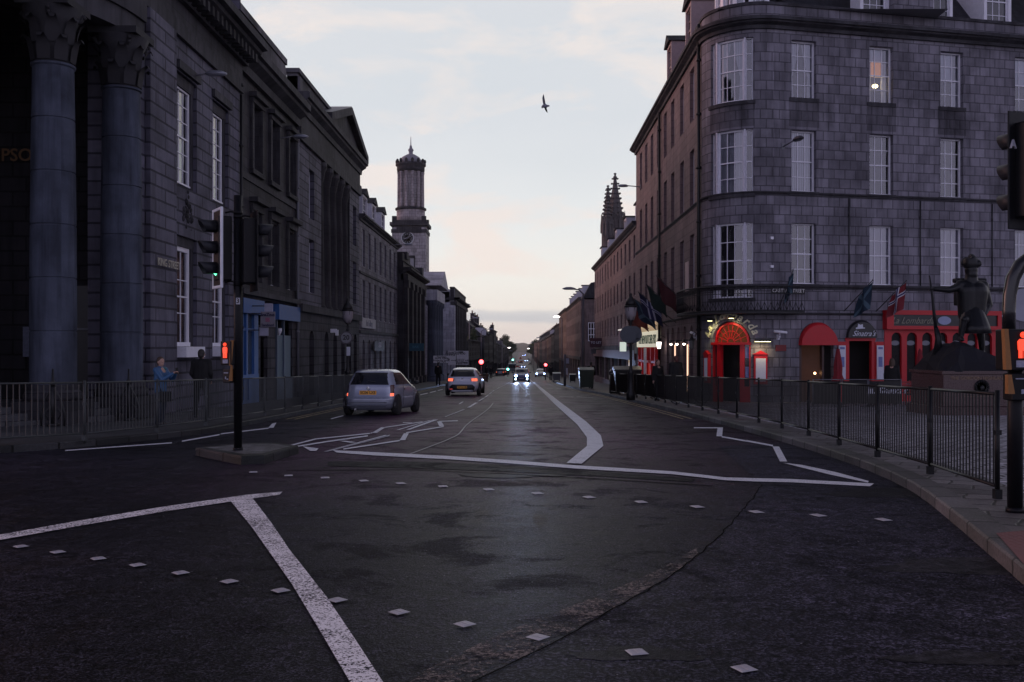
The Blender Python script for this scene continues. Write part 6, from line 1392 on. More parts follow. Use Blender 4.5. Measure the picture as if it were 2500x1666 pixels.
pb = build(MB().box(-.1, .12, -.02, .14, 0, .24), 'push_button_unit', SIGB, rp, (XY(2492, 8.9) - rx, -.12, ZZ(978, 8.9) - z0), R(4), bevel=.012)
mb = MB(); mb.box(-.07, .08, -.03, -.02, .19, .2).box(-.02, .03, -.03, -.02, .06, .1); build(mb, 'button_label', plain('small_white_label', (.3, .32, .42)), pb)

# ================================================================== STREET LAMPS, MASTS, SIGNS
def victorian(px, Y, ztop_px, lab, sign=None, lit=False):
    X = XY(px, Y); b = gz(Y) + PV; t_ = thing('lamp_post', lab, 'street lamp', (X, Y, b)); H = ZZ(ztop_px, Y) - b
    mb = MB(); mb.lathe((0, 0, 0), [(.19, 0), (.19, .3), (.13, .4), (.12, 1.1), (.15, 1.15), (.08, 1.25), (.06, 1.4), (.055, H - 1.5), (.09, H - 1.45), (.05, H - 1.38), (.05, H - 1.2), (.14, H - 1.12)], 16); mb.tube([(-.35, 0, H - 1.9), (.35, 0, H - 1.9)], .02, 6); build(mb, 'column', IRON, t_)
    mb = MB(); mb.lathe((0, 0, 0), [(.14, H - 1.12), (.22, H - .9), (.25, H - .62), (.25, H - .58)], 16); build(mb, 'glass_bowl', plain('frosted_glass', (.32, .29, .31), .3), t_)
    mb = MB(); mb.lathe((0, 0, 0), [(.27, H - .6), (.28, H - .54), (.24, H - .52)], 16); mb.lathe((0, 0, 0), [(.24, H - .52), (.2, H - .35), (.1, H - .2), (.05, H - .12), (.07, H - .08), (.02, H)], 16)
    for k in range(6): a = PI / 3 * k; mb.tube([(.15 * math.cos(a), .15 * math.sin(a), H - 1.12), (.26 * math.cos(a), .26 * math.sin(a), H - .58)], .012, 4)
    build(mb, 'lamp_top', IRON, t_); return t_, H
t_, H = victorian(1540, 41.5, 716, 'victorian style lamp post with a round glass bowl on the right pavement')
mb = MB(); mb.lathe((0, 0, 0), [(.36, 0), (.36, .03)], 20); build(mb, 'round_sign_back', plain('grey_sign_back', (.05, .06, .075), .5), t_, (-.1, -.08, ZZ(817, 41.5) - t_.location.z), rot=(R(90), 0, 0)); mb = MB(); mb.lathe((0, 0, 0), [(.36, 0), (.36, .03)], 20); build(mb, 'round_sign_back', plain('grey_sign_back', (.05, .06, .075)), t_, (.12, .08, ZZ(817, 41.5) - t_.location.z), rot=(R(90), 0, 0))
t_, H = victorian(849, 45, 728, 'victorian style lamp post with a twenty limit sign on the left pavement')
mb = MB(); mb.lathe((0, 0, 0), [(.3, 0), (.3, .02)], 24); sg = build(mb, 'speed_limit_sign', plain('sign_ring', (.08, .07, .08), .5), t_, (-.05, -.1, ZZ(825, 45) - t_.location.z), rot=(R(90), 0, 0)); mb = MB(); mb.lathe((0, 0, 0), [(.24, .021), (.24, .025)], 24); build(mb, 'sign_face', plain('sign_grey_face', (.22, .22, .24), .5), sg); text('number', '20', .3, BLACK, sg, (0, 0, .03), (0, 0, 0), bold=.008)
mb = MB(); mb.box(-.08, .08, -.1, -.07, -.2, .2); build(mb, 'small_plate', PAPER, t_, (.05, -.03, ZZ(858, 45) - t_.location.z))
MAST = plain('mast_grey', (.15, .15, .17), .5, .3)
def mast(px, Y, top_px, side, lab, lit=False, arm=1.6, grp=None):
    X = XY(px, Y); b = gz(Y) + PV; H = ZZ(top_px, Y) - b; t_ = thing('tall_street_lamp', lab, 'street lamp', (X, Y, b), 0, grp)
    mb = MB(); mb.tube([(0, 0, 0), (0, 0, H * .5), (0, 0, H - .3), (side * arm * .3, 0, H), (side * arm, 0, H + .08)], [.11, .09, .07, .05, .04], 8); build(mb, 'mast', MAST, t_)
    mb = MB(); mb.ring([[(side * arm + l * math.cos(2 * PI * k / 10), w * math.sin(2 * PI * k / 10), H + z) for k in range(10)] for l, w, z in ((.3, .1, 0), (.5, .17, .06), (.45, .15, .12), (.2, .08, .2))]); build(mb, 'lantern', emit('lit_lantern', (1, .9, .9), 9) if lit else plain('lamp_casing', (.3, .31, .36)), t_); return t_
mast(1424, 70, 708, -1, 'tall grey street lamp on the right pavement before the dark gable', arm=1.0)
mast(1372, 150, 775, -1, 'tall street lamp with a lit head before the brown sandstone block', True, arm=.8)
mast(1128, 150, 745, 1, 'tall street lamp standing before the end block on the left', arm=.8); mast(1146, 160, 778, 1, 'tall street lamp with a gull on its arm beside the end block', arm=1.0)
mast(1175, 170, 805, 1, 'tall street lamp above the red light on the left', arm=1.6)
for i, (px, Y, tp, s, lit) in enumerate(((1215, 260, 847, 1, 0), (1232, 330, 850, 1, 1), (1236, 400, 857, 1, 0), (1242, 470, 858, 1, 0), (1299, 420, 852, -1, 1), (1303, 340, 846, -1, 0), (1312, 270, 838, -1, 0), (1333, 200, 826, -1, 0))):
    mast(px, Y, tp, s, 'lit street lamp head low over the far %s' % ('left kerb' if s > 0 else 'right kerb') if lit else 'distant grey street lamp along the %s' % ('left kerb' if s > 0 else 'right kerb'), bool(lit), 1.5, None if lit else ('distant lamps, left' if s > 0 else 'distant lamps, right'))
mb = MB()
# perched gull on the mast
def gull_perched(x, y, z):
    t_ = thing('perched_gull', 'small gull sitting on the street lamp arm beside the end block', 'bird', (x, y, z)); mb = MB(); mb.ball((0, 0, .16), .13, 8, 6, sc=(1.5, .9, .9)); mb.ball((-.16, 0, .3), .07, 8, 6); mb.tube([(-.1, 0, .18), (-.15, 0, .28)], .05, 6); mb.tube([(.12, 0, .16), (.3, 0, .12)], [.06, .01], 6); mb.tube([(0, .04, 0), (0, .04, .1)], .015, 4); mb.tube([(0, -.04, 0), (0, -.04, .1)], .015, 4); build(mb, 'body', plain('gull_grey', (.2, .2, .22), .7), t_)
gull_perched(XY(1146, 160) + .6, 160, ZZ(778, 160) + .08)
def farsignal(px, Y, py, lab, col, s=1.0, pole=True):
    X = XY(px, Y); b = gz(Y) + PV; z = ZZ(py, Y) - b; t_ = thing('traffic_signal', lab, 'traffic light', (X, Y, b)); mb = MB(); mb.cyl((0, 0), .07, 0, z - .4, 10); build(mb, 'post', MAST, t_)
    mb = MB(); mb.box(-.2, .2, .0, .25, z - .9, z + .35); build(mb, 'signal_box', SIGB, t_); mb = MB(); mb.ball((0, -.04, z), .15 * s, 12, 8, sc=(1, .5, 1)); build(mb, 'lamp', col, t_); return t_
RL = emit('red_stop_light', (1, .07, .08), 10); GL = emit('green_go_light', (.2, .95, .8), 7)
farsignal(1175, 100, 884, 'red lit traffic signal on a grey post on the left of the far junction', RL, 1.5); farsignal(1332, 120, 891, 'red lit traffic signal on the right of the far junction', RL, 1.2)
farsignal(1240, 165, 902, 'green lit traffic signal by the parked cars on the left', GL, 1.3); farsignal(1252, 300, 879, 'green glowing signal far off on the left kerb', GL, 1.8)
# direction signs on the left
DS = plain('direction_sign_face', (.85, .85, .95), .5); DK = plain('sign_black', (.02, .02, .03), .5); Y = 92
t_ = thing('direction_sign', 'large pale road direction sign with a crossroads diagram above the left pavement', 'road sign', (XY(1119, Y), Y, gz(Y) + PV)); zz = lambda py: ZZ(py, Y) - t_.location.z; xx = lambda px: XY(px, Y) - t_.location.x
mb = MB(); mb.box(xx(1094), xx(1144), -.03, 0, zz(891), zz(857)); build(mb, 'board', DS, t_)
mb = MB(); mb.cyl((xx(1100), .05), .05, 0, zz(860), 8).cyl((xx(1138), .05), .05, 0, zz(860), 8); build(mb, 'posts', MAST, t_)
mb = MB(); mb.box(xx(1113.3), xx(1114.7), -.04, -.03, zz(890), zz(867.5)).box(xx(1114.71), xx(1134), -.04, -.03, zz(878), zz(877)).box(xx(1101), xx(1113.29), -.04, -.03, zz(881), zz(880)).box(xx(1121), xx(1131), -.04, -.03, zz(861.5), zz(858.5)).box(xx(1131.5), xx(1142), -.04, -.03, zz(888), zz(885)); build(mb, 'diagram', DK, t_)
for s, px, py, z in (('Fraserburgh', 1109, 860, .16), ('Peterhead A90', 1112, 864, .16), ('A956', 1103, 867.5, .15), ('Harbour A956', 1130, 881, .13), ('Dundee', 1124, 885, .13), ('Perth', 1122, 888, .13)): text('sign_text', s, z * 1.9, DK, t_, (xx(px), -.035, zz(py)), bold=.004)
Y = 88; t_ = thing('direction_sign', 'smaller pale sign with a right pointing arrow beside the large direction sign', 'road sign', (XY(1079, Y), Y, gz(Y) + PV)); mb = MB(); mb.box(xx(1058), xx(1099.5), -.03, 0, zz(886.5), zz(869)); build(mb, 'board', DS, t_)
mb = MB(); mb.cyl((xx(1065), .05), .05, 0, zz(872), 8).cyl((xx(1092), .05), .05, 0, zz(872), 8); build(mb, 'posts', MAST, t_)
mb = MB(); mb.box(xx(1092), xx(1097), -.04, -.03, zz(878.2), zz(877)); mb.ring([[(xx(1095), y, zz(875)), (xx(1098.5), y, zz(877.6)), (xx(1095), y, zz(880.2))] for y in (-.04, -.03)], smooth=False); build(mb, 'arrow', DK, t_)
for s, py in (('Aberdeen', 871.8), ('Sports Village', 875), ('Frederick Street', 880.5), ('Car Park', 884)): text('sign_text', s, .22, DK, t_, (xx(1078), -.035, zz(py)), bold=.004)
# bus stop, hanging boards on the pink row
Y = 75; t_ = thing('bus_stop', 'grey bus stop pole with a blue and white flag on the right pavement', 'bus stop', (XY(1379, Y), Y, gz(Y) + PV)); mb = MB(); mb.cyl((0, 0), .1, 0, zz(866), 10); build(mb, 'pole', MAST, t_)
mb = MB(); mb.box(.1, .32, -.03, .03, zz(888), zz(875)); build(mb, 'flag', plain('bus_flag', (.35, .38, .5), .5, var=.4, scale=20), t_); mb = MB(); mb.box(.0, .22, -.03, .03, zz(915), zz(899)); build(mb, 'timetable', PAPER, t_)
def hang(px, py, Y, w, h, mat, lab, txt=None, tcol=None, size=.3, X0=XA, name='hanging_sign'):
    z = ZZ(py, Y); x = XY(px, Y); t_ = thing(name, lab, 'sign', (x, Y, z)); mb = MB(); mb.box(-w / 2, w / 2, -.05, .05, -h / 2, h / 2); build(mb, 'board', mat, t_); mb = MB(); mb.box(w / 2 - .02, X0 - x + .1, -.02, .02, h * .3, h * .3 + .05); build(mb, 'bracket', IRON, t_)
    if txt: text('sign_text', txt, size, tcol or PAPER, t_, (0, -.06, 0), bold=.006)
    return t_
hang(1455, 837, 92, 1.15, .85, plain('maroon_board', (.07, .015, .03), .5), 'maroon to let board projecting over the right pavement', 'TO LET', PAPER, .3)
hang(1449, 858, 93, .5, .45, plain('grey_small_board', (.12, .12, .13), .5), 'small grey board hanging below the maroon to let board')
hang(1521, 847, 66, .42, .62, emit('lit_white_sign', (.9, 1, .9), .6), 'lit white square sign projecting from the pink row')
t_ = hang(1561, 823, 62.5, .5, .42, plain('dark_takeaway_sign', (.03, .02, .02), .5), 'dark takeaway sign with white lettering beside the red shop'); LW = emit('lit_letter_white', (1, .95, .95), 1.6); text('sign_text', 'JUST', .2, LW, t_, (0, -.06, .09), bold=.012); text('sign_text', 'EAT', .24, LW, t_, (0, -.06, -.1), bold=.014)
# shutter shop and a lit doorway in the pink row
t_ = thing('rolled_shutter', 'grey rolled down shop shutter beside the lamp post on the right', 'shutter', (XA, 64.6, gz(64.6) + PV)); mb = MB()
for k in range(24): mb.box(-.02 - .03 * (k % 2), 0, -.6, 1.3, k * .11, k * .11 + .1)
build(mb, 'shutter_slats', plain('shutter_grey', (.14, .13, .13), .5), t_)
t_ = thing('lit_doorway', 'narrow warm lit doorway between the shops of the pink row', 'doorway', (XA, 67.5, gz(67.5) + PV)); mb = MB(); mb.box(-.03, 0, -.5, .5, 0, 2.0); build(mb, 'door_glow', emit('warm_door', (1, .72, .42), .5), t_); mb = MB(); mb.box(-.08, 0, -.58, -.501, 0, 2.1).box(-.08, 0, .501, .58, 0, 2.1); build(mb, 'door_frame', DK, t_)
t_ = thing('pink_fascia_sign', 'pale pink lettered fascia with a lit strip above it on the pink row', 'sign', (XA, 70, 0)); mb = MB(); mb.box(-.2, 0, -3.2, 3.5, .1, 1.25); build(mb, 'fascia', plain('dusty_pink_board', (.22, .08, .1), .6), t_); mb = MB(); mb.box(-.24, 0, -3.2, 3.5, 1.28, 1.36); build(mb, 'lit_strip', emit('strip_white', (1, .95, .9), .5), t_); text('sign_text', 'BELLAMYS', 1.0, plain('pink_letter', (.35, .2, .22), .6), t_, (-.21, 0, .6), (R(90), 0, R(-90)))
# wall lantern standing lamp on post by the left pavement wall is on the bank

# ================================================================== GULL IN FLIGHT
gl = thing('flying_gull', 'grey white gull in flight with spread wings against the sky', 'bird', (XY(1330, 42), 42, ZZ(259, 42)), 0); G = plain('gull_feather', (.28, .28, .33), .8, var=.2); GD = plain('gull_dark_feather', (.05, .045, .05), .8)
u = 42 / FPX * .96    # metres per photo pixel
def gp(x, y, d=0): return ((x - 29) * .0383 * 26 * u, d, -(y - 32) * .0383 * 26 * u)
k_ = 60 / 1568 * u
def gq(x, y, d=0): return ((x - 780) * k_, d, -(y - 840) * k_)
mb = MB(); path = [(570, 930, .02), (640, 880, .07), (740, 850, .11), (850, 850, .11), (930, 850, .07), (1000, 835, .045), (1050, 845, .02)]
mb.tube([gq(a, b) for a, b, r in path], [r * .8 for a, b, r in path], 10); mb.ball(gq(1000, 838), .05, 8, 6, sc=(1.4, 1, .8)); build(mb, 'body', G, gl)
def wing(pts, m): 
    mb = MB(); mb.ring([[gq(a, b, d) for a, b, d in pts], [gq(a, b, d + .02) for a, b, d in pts]], smooth=False); build(mb, 'wing', m, gl)
wing([(700, 840, 0), (640, 600, -.1), (610, 400, -.2), (640, 280, -.3), (695, 190, -.35), (725, 300, -.3), (775, 500, -.15), (835, 800, 0)], G); wing([(695, 190, -.36), (720, 300, -.31), (790, 560, -.15), (840, 800, -.01), (800, 790, -.01), (720, 420, -.2)], GD)
wing([(760, 930, 0), (790, 1040, .1), (880, 1120, .25), (995, 1165, .35), (930, 1020, .2), (885, 900, 0)], GD)
mb = MB(); mb.ring([[gq(700, 850, d), gq(600, 850, d), gq(545, 900, d), (gq(600, 1020, d)), gq(680, 930, d)] for d in (0, .02)], smooth=False); build(mb, 'tail', G, gl)
# ================================================================== CARS
def paint(name, color, rough=.28, metal=.3):
    if name in MATS: return MATS[name]
    m = newmat(name); t = N('ShaderNodeTexCoord'); n = noise(t.outputs['Object'], 3, 5, .7); s_ = N('ShaderNodeSeparateXYZ'); L(t.outputs['Object'], s_.inputs[0])
    dirt = mathn('MULTIPLY', ramp(s_.outputs[2], [(.2, (1, 1, 1)), (.75, (0, 0, 0))]), mathn('MULTIPLY_ADD', n.outputs[0], .6, .15))
    c = mixc(dirt, color, (.05, .045, .04)); b = N('ShaderNodeBsdfPrincipled'); L(c, b.inputs['Base Color']); b.inputs['Metallic'].default_value = metal
    L(mathn('MULTIPLY_ADD', dirt, .5, rough), b.inputs['Roughness']); b.inputs['Coat Weight'].default_value = .6; b.inputs['Coat Roughness'].default_value = .08; out(b.outputs[0]); MATS[name] = m; return m
CGL = newmat('car_glass'); out(bsdf((.012, .013, .016), .06, 0, .8)); RUB = plain('tyre_rubber', (.015, .015, .016), .8); RIM = plain('alloy_rim', (.45, .45, .48), .3, .8)
TL_ON = emit('tail_light_lit', (1, .16, .08), 1.5); TL_OFF = plain('dark_tail_lens', (.06, .008, .01), .2); HL_ON = emit('headlight_lit', (.3, .45, 1), 26); HL_OFF = plain('headlight_glass', (.4, .42, .45), .15); CHR = plain('chrome', (.6, .6, .62), .2, .9)
PLY = plain('yellow_plate', (.7, .33, .04), .5, emis=(1, .45, .06), estr=.05); PLW = plain('white_plate', (.5, .5, .5), .5)
HATCH = [(.17, .14, 3.6, .68), (.24, .05, 3.7, .77), (.36, .0, 3.77, .81), (.52, .0, 3.79, .825), (.56, .05, 3.78, .825), (.70, .10, 3.68, .825), (.80, .13, 3.45, .82), (.88, .15, 3.1, .81), (.94, .17, 2.86, .785), (1.0, .2, 2.74, .76), (1.12, .27, 2.5, .705), (1.24, .35, 2.26, .65), (1.33, .44, 2.05, .60), (1.38, .56, 1.88, .555), (1.41, .8, 1.6, .46), (1.42, 1.0, 1.4, .36)]
def interp(T, z):
    for a, b in zip(T, T[1:]):
        if z <= b[0]: t = (z - a[0]) / (b[0] - a[0] or 1); return [a[i] + (b[i] - a[i]) * t for i in range(4)]
    return list(T[-1])
def sel(v, p): return math.copysign(abs(v) ** (2 / p), v)
def car_parts(T, rear_z, side_y, opts):
    """body as stacked rounded slices; glass areas split off. returns {part: mesh}"""
    z0, z1 = T[0][0], T[-1][0]; nl = 44; npnt = 112; lv = []
    for k in range(nl + 1):
        z = z0 + (z1 - z0) * k / nl; z, yr, yf, w = interp(T, z); cyy = (yr + yf) / 2; L_ = (yf - yr) / 2; p = opts.get('p', 6) - 1.5 * k / nl; row = []
        for j in range(npnt):
            a = 2 * PI * (j + .5) / npnt; x = w * sel(math.cos(a), p); y = cyy + L_ * sel(math.sin(a), p)
            t = abs(y - cyy) / L_; x *= 1 - .07 * max(0, (t - .35) / .65) ** 2     # plan taper at both ends
            row.append((x, y, z))
        lv.append(row)
    groups = {}
    def add(key, q): groups.setdefault(key, []).append(q)
    zb, zt = rear_z
    for k in range(nl):
        for j in range(npnt):
            q = [lv[k][j], lv[k][(j + 1) % npnt], lv[k + 1][(j + 1) % npnt], lv[k + 1][j]]
            c = [sum(v[i] for v in q) / 4 for i in range(3)]; z = c[2]; _, yr, yf, w = interp(T, z)
            n = (Vector(q[1]) - Vector(q[0])).cross(Vector(q[3]) - Vector(q[0])); n = n.normalized() if n.length > 1e-9 else Vector((0, 0, 1))
            key = 'body'; rear = c[1] < (yr + yf) / 2
            if zb < z < zt:
                if abs(n.x) < .55 and rear and abs(c[0]) < w * .86: key = 'rear_window'
                elif abs(n.x) < .6 and not rear and abs(c[0]) < w * .9: key = 'windscreen'
                elif abs(n.x) >= .6:
                    for i, (ya, yb) in enumerate(side_y):
                        if ya + (z - zb) * .55 * (1 if i == 0 else .25) < c[1] < yb - (z - zb) * (1.35 if i == len(side_y) - 1 else .1): key = 'side_window_left' if c[0] < 0 else 'side_window_right'
            for (nm, za, zc, xa, xb, end) in opts.get('lights', []):
                if za < z < zc and xa * w < abs(c[0]) < xb * w * 1.01 + .001 and ((end == 'r' and c[1] < yr + .28) or (end == 'f' and c[1] > yf - .42)): key = nm + ('_left' if c[0] < 0 else '_right')
            for (nm, za, zc, xw, end) in opts.get('panels', []):
                if za < z < zc and abs(c[0]) < xw * (1 - .35 * (z - za) / (zc - za)) * w and ((end == 'r' and c[1] < yr + .1 and rear) or (end == 'f' and c[1] > yf - .1)): key = nm
            add(key, q)
    out_ = {}
    for key, qs in groups.items():
        mb = MB(); idx = {}
        for q in qs:
            f = []
            for v in q:
                kk = (round(v[0], 4), round(v[1], 4), round(v[2], 4))
                if kk not in idx: idx[kk] = mb.vert(*v)
                f.append(idx[kk])
            if len(set(f)) > 2: mb.face(list(dict.fromkeys(f)), 0, True)
        if key == 'body':
            mb.face([idx[(round(v[0], 4), round(v[1], 4), round(v[2], 4))] for v in lv[-1]] if all((round(v[0], 4), round(v[1], 4), round(v[2], 4)) in idx for v in lv[-1]) else [0, 1, 2]); mb.poly([(x, y, z) for x, y, z in lv[0]][::-1])
        out_[key] = mb
    return out_
def make_car(label, col, loc, rz, T=HATCH, rear_z=(.93, 1.32), side_y=((.55, 1.15), (1.22, 2.85)), lights_on=True, opts=None, plate=None, group=None, wheels=((.62, 3.1), .29), front=False, simple=False, cat='car', z_plate=.62, parts_hidden=()):
    opts = opts or {}; t_ = thing('car', label, cat, loc, rz, group); P = car_parts(T, rear_z, side_y, opts)
    matmap = {'body': col}
    for k, mb in P.items():
        nm = k.replace('_left', '').replace('_right', ''); m = col
        if 'window' in k or k == 'windscreen': m = CGL
        elif 'tail_light' in k: m = TL_ON if lights_on else TL_OFF
        elif 'light_surround' in k: m = TL_OFF
        elif 'headlight' in k: m = HL_ON if (front and simple) else HL_OFF
        elif nm in ('diffuser', 'grille'): m = BLACK
        elif nm == 'bumper_trim': m = BLACK
        build(mb, nm, m, t_, fix=False)
    wm = T[4][3]; (ya, yb), r = wheels
    for s in (-1, 1):
        for y in (ya, yb):
            mb = MB(); mb.lathe((0, 0, 0), [(r * .62, -.1), (r * .93, -.1), (r, -.07), (r, .07), (r * .93, .1), (r * .62, .1)], 28); w_ = build(mb, 'wheel', RUB, t_, (s * (wm - .075), y, r), rot=(0, R(90), 0))
            mb = MB(); mb.lathe((0, 0, 0), [(r * .66, -.09), (r * .66, .088), (r * .6, .09), (r * .57, .055), (.02, .04)], 24)
            for k in range(5):
                i0 = len(mb.v); mb.box(-.028, .028, .03, r * .6, .05, .085); mb.xf(Matrix.Rotation(2 * PI * k / 5, 4, 'Z'), i0)
            if s < 0: mb.xf(Matrix.Rotation(PI, 4, 'Y'))
            build(mb, 'rim', RIM, w_)
            if not simple:
                mb = MB(); n = 20; mb.ring([[(s * (wm + o), y + (r + .07) * math.cos(PI * k / n * 1.1 - .15), r - .0 + (r + .07) * math.sin(PI * k / n * 1.1 - .15)) for k in range(n + 1)] for o in (-.06, .006)], smooth=False); build(mb, 'wheel_arch', BLACK, t_)
        mb = MB(); yy = 2.55 if not simple else 2.5; mb.ball((s * (T[8][3] + .14), yy, rear_z[0] + .06), .085, 10, 8, sc=(1.2, .7, .8)); mb.box(s * (T[8][3] - .02), s * (T[8][3] + .1), yy - .01, yy + .04, rear_z[0] - .0, rear_z[0] + .04); build(mb, 'mirror', BLACK, t_)
    if plate is not None:
        yy = interp(T, z_plate)[1] - .012 if not front else interp(T, z_plate)[2] + .0
        if front: mb = MB(); mb.box(-.26, .26, 0, .015, -.055, .055); build(mb, 'number_plate', PLW, t_, (0, interp(T, z_plate)[2] + .005, z_plate))
        else:
            mb = MB(); mb.box(-.26, .26, -.015, 0, -.06, .06); p_ = build(mb, 'number_plate', PLY, t_, (0, yy, z_plate)); text('plate_characters', plate, .115, BLACK, p_, (0, -.018, 0), ext=.002, bold=.003)
    return t_
SILV = paint('silver_blue_paint', (.36, .39, .48), .2, .3); WHT = paint('white_car_paint', (.85, .88, 1.0), .2, 0); MINIC = paint('dark_blue_car_paint', (.05, .07, .18), .25, .4)
# silver hatchback
Yc = 30.0; Xc = -4.68; c1 = make_car('silver three door hatchback with dark rear glass nearest the traffic island', SILV, (Xc, Yc, gz(Yc)), R(-9), plate='SC06 LXS', z_plate=.70,
    opts={'p': 6.5, 'lights': [('light_surround', .60, .95, .80, 1.1, 'r'), ('tail_light', .60, .68, .80, 1.1, 'r')]})
c1.rotation_euler = (R(-1.2), 0, R(-7))
mb = MB(); mb.box(-.62, .62, -.03, .02, .30, .335).box(-.6, .6, -.02, .05, .405, .425); build(mb, 'bumper_line', plain('bumper_shadow', (.1, .11, .14), .5), c1)
mb = MB(); mb.ring([[(.055 * s * x, y, .83 + .07 * z) for x, z in ((0, 1), (1, 0), (0, -1), (-1, 0))] for s, y in ((1, .09), (.5, .085))], smooth=False); build(mb, 'badge', CHR, c1)
mb = MB(); mb.tube([(.05, 1.0, 1.42), (.05, .75, 1.55), (.05, .5, 1.66)], .006, 5); build(mb, 'aerial', BLACK, c1)
mb = MB(); mb.tube([(-.05, .12, 1.04), (.0, .16, 1.06), (.22, .2, 1.02)], .009, 5); build(mb, 'rear_wiper', BLACK, c1)
mb = MB(); [mb.box(.826, .838, a, b, z, z + .035) for a, b, z in ((1.3, 2.4, .52),)]; build(mb, 'side_moulding', plain('pale_moulding', (.5, .5, .56), .4), c1)
mb = MB(); [mb.box(.823, .829, y, y + .012, .3, .93) for y in (1.2, 2.55)]; mb.box(.823, .85, 1.28, 1.42, .78, .81); build(mb, 'door_seam', BLACK, c1)
mb = MB(); mb.cyl((0, 0), .035, 0, .12, 8); build(mb, 'exhaust', CHR, c1, (-.35, .06, .2), rot=(R(90), 0, 0))
# white hatchback further on
LEON = [(.2, .12, 4.1, .72), (.28, .04, 4.2, .83), (.4, .0, 4.25, .885), (.55, .0, 4.26, .9), (.66, .06, 4.24, .9), (.78, .12, 4.0, .895), (.88, .13, 3.7, .885), (.96, .16, 3.2, .86), (1.02, .2, 3.0, .84), (1.12, .3, 2.8, .78), (1.24, .42, 2.5, .71), (1.34, .56, 2.25, .65), (1.40, .75, 2.05, .6), (1.44, 1.05, 1.8, .5), (1.46, 1.3, 1.6, .36)]
Yc = 52; c2_ = make_car('white five door hatchback with glowing tail lights beyond the silver car', WHT, (XY(1128, Yc), Yc, gz(Yc)), R(-2), T=LEON, rear_z=(1.0, 1.36), side_y=((.75, 1.7), (1.76, 3.0)), plate='SW16 HSJ', z_plate=.46, wheels=((.72, 3.4), .32),
    opts={'p': 6, 'lights': [('light_surround', .76, .93, .52, 1.1, 'r'), ('tail_light', .785, .905, .56, 1.04, 'r')], 'panels': [('diffuser', .30, .60, .92, 'r')]})
mb = MB(); mb.box(-.66, -.5, -.015, .02, .34, .385); build(mb, 'fog_light', plain('dim_red_lens', (.3, .03, .03), .3, emis=(1, .1, .1), estr=.3), c2_); mb = MB(); mb.box(-.56, .56, -.02, .02, .24, .31); build(mb, 'bumper_lip', WHT, c2_)
mb = MB(); mb.lathe((0, 0, 0), [(.055, 0), (.05, .012)], 16); build(mb, 'badge', CHR, c2_, (0, .14, .88), rot=(R(90), 0, 0))
# small oncoming car with blue white headlights
MINI = [(.16, .1, 3.55, .70), (.24, .02, 3.64, .79), (.36, .0, 3.68, .83), (.52, .0, 3.69, .84), (.66, .03, 3.66, .845), (.78, .06, 3.5, .845), (.88, .08, 3.1, .84), (.96, .1, 2.7, .82), (1.05, .13, 2.52, .79), (1.2, .2, 2.3, .74), (1.32, .3, 2.12, .7), (1.38, .42, 1.98, .66), (1.41, .6, 1.8, .55), (1.42, .8, 1.6, .4)]
Yc = 103; c3_ = make_car('small oncoming car with bright bluish white headlights in the middle of the street', MINIC, (XY(1273, Yc), Yc + 3.6, gz(Yc)), R(180), T=MINI, rear_z=(.97, 1.33), side_y=((.5, 1.3), (1.36, 2.7)), front=True, plate='', z_plate=.42, wheels=((.62, 3.0), .3),
    opts={'p': 5, 'lights': [('headlight', .60, .80, .62, .95, 'f')], 'panels': [('grille', .3, .55, .5, 'f')]})
mb = MB(); mb.lathe((0, 0, 0), [(.56, 1.421), (.5, 1.44)], 24); mb.v = [(x, y + 1.15, z) for x, y, z in mb.v]; build(mb, 'roof_panel', plain('white_roof', (.6, .6, .66), .3), c3_)
for s in (-1, 1):
    mb = MB(); mb.ball((s * .56, 3.6, .70), .13, 14, 8, sc=(1, .35, 1)); build(mb, 'headlight', HL_ON, c3_); mb = MB(); mb.ball((s * .6, 3.66, .36), .075, 10, 6, sc=(1, .3, 1)); build(mb, 'fog_light', emit('fog_lamp_lit', (.6, .85, 1), 16), c3_)
    ld = bpy.data.lights.new('headlight_beam', 'SPOT'); ld.energy = 900; ld.color = (.45, .6, 1); ld.spot_size = R(70); ld.spot_blend = .8; ld.shadow_soft_size = .1; obj('headlight_beam', ld, c3_, (s * .56, 3.72, .70), rot=(R(84), 0, 0))
# distant traffic: templates copied
DARKC = paint('dark_car_paint', (.02, .022, .028)); REDC = paint('red_car_paint', (.25, .02, .02)); GREYC = paint('grey_car_paint', (.14, .15, .17)); PALEC = paint('pale_car_paint', (.5, .5, .54), .25, 0)
fo = {'p': 5, 'lights': [('headlight', .58, .74, .6, .98, 'f'), ('tail_light', .66, .86, .72, 1.1, 'r')]}
GC = 'cars in the far traffic'
specs = [('away', PALEC, 'pale car', [(-1.9, 380), (-2.3, 560)]), ('away', REDC, 'red car', [(-2.0, 437), (-1.2, 705)]), ('away', DARKC, 'dark car', [(-.6, 560), (-4.6, 232)]), ('on', PALEC, 'white oncoming car with lit headlights', [(.4, 445), (2.4, 600), (1.0, 860), (2.3, 900), (3.2, 178)]), ('away', GREYC, 'grey car', [(-4.4, 196), (-4.5, 204), (-4.5, 214), (-4.4, 224)]), ('on', DARKC, 'dark car', [(4.0, 520), (4.2, 560), (4.1, 640)])]
k = 0
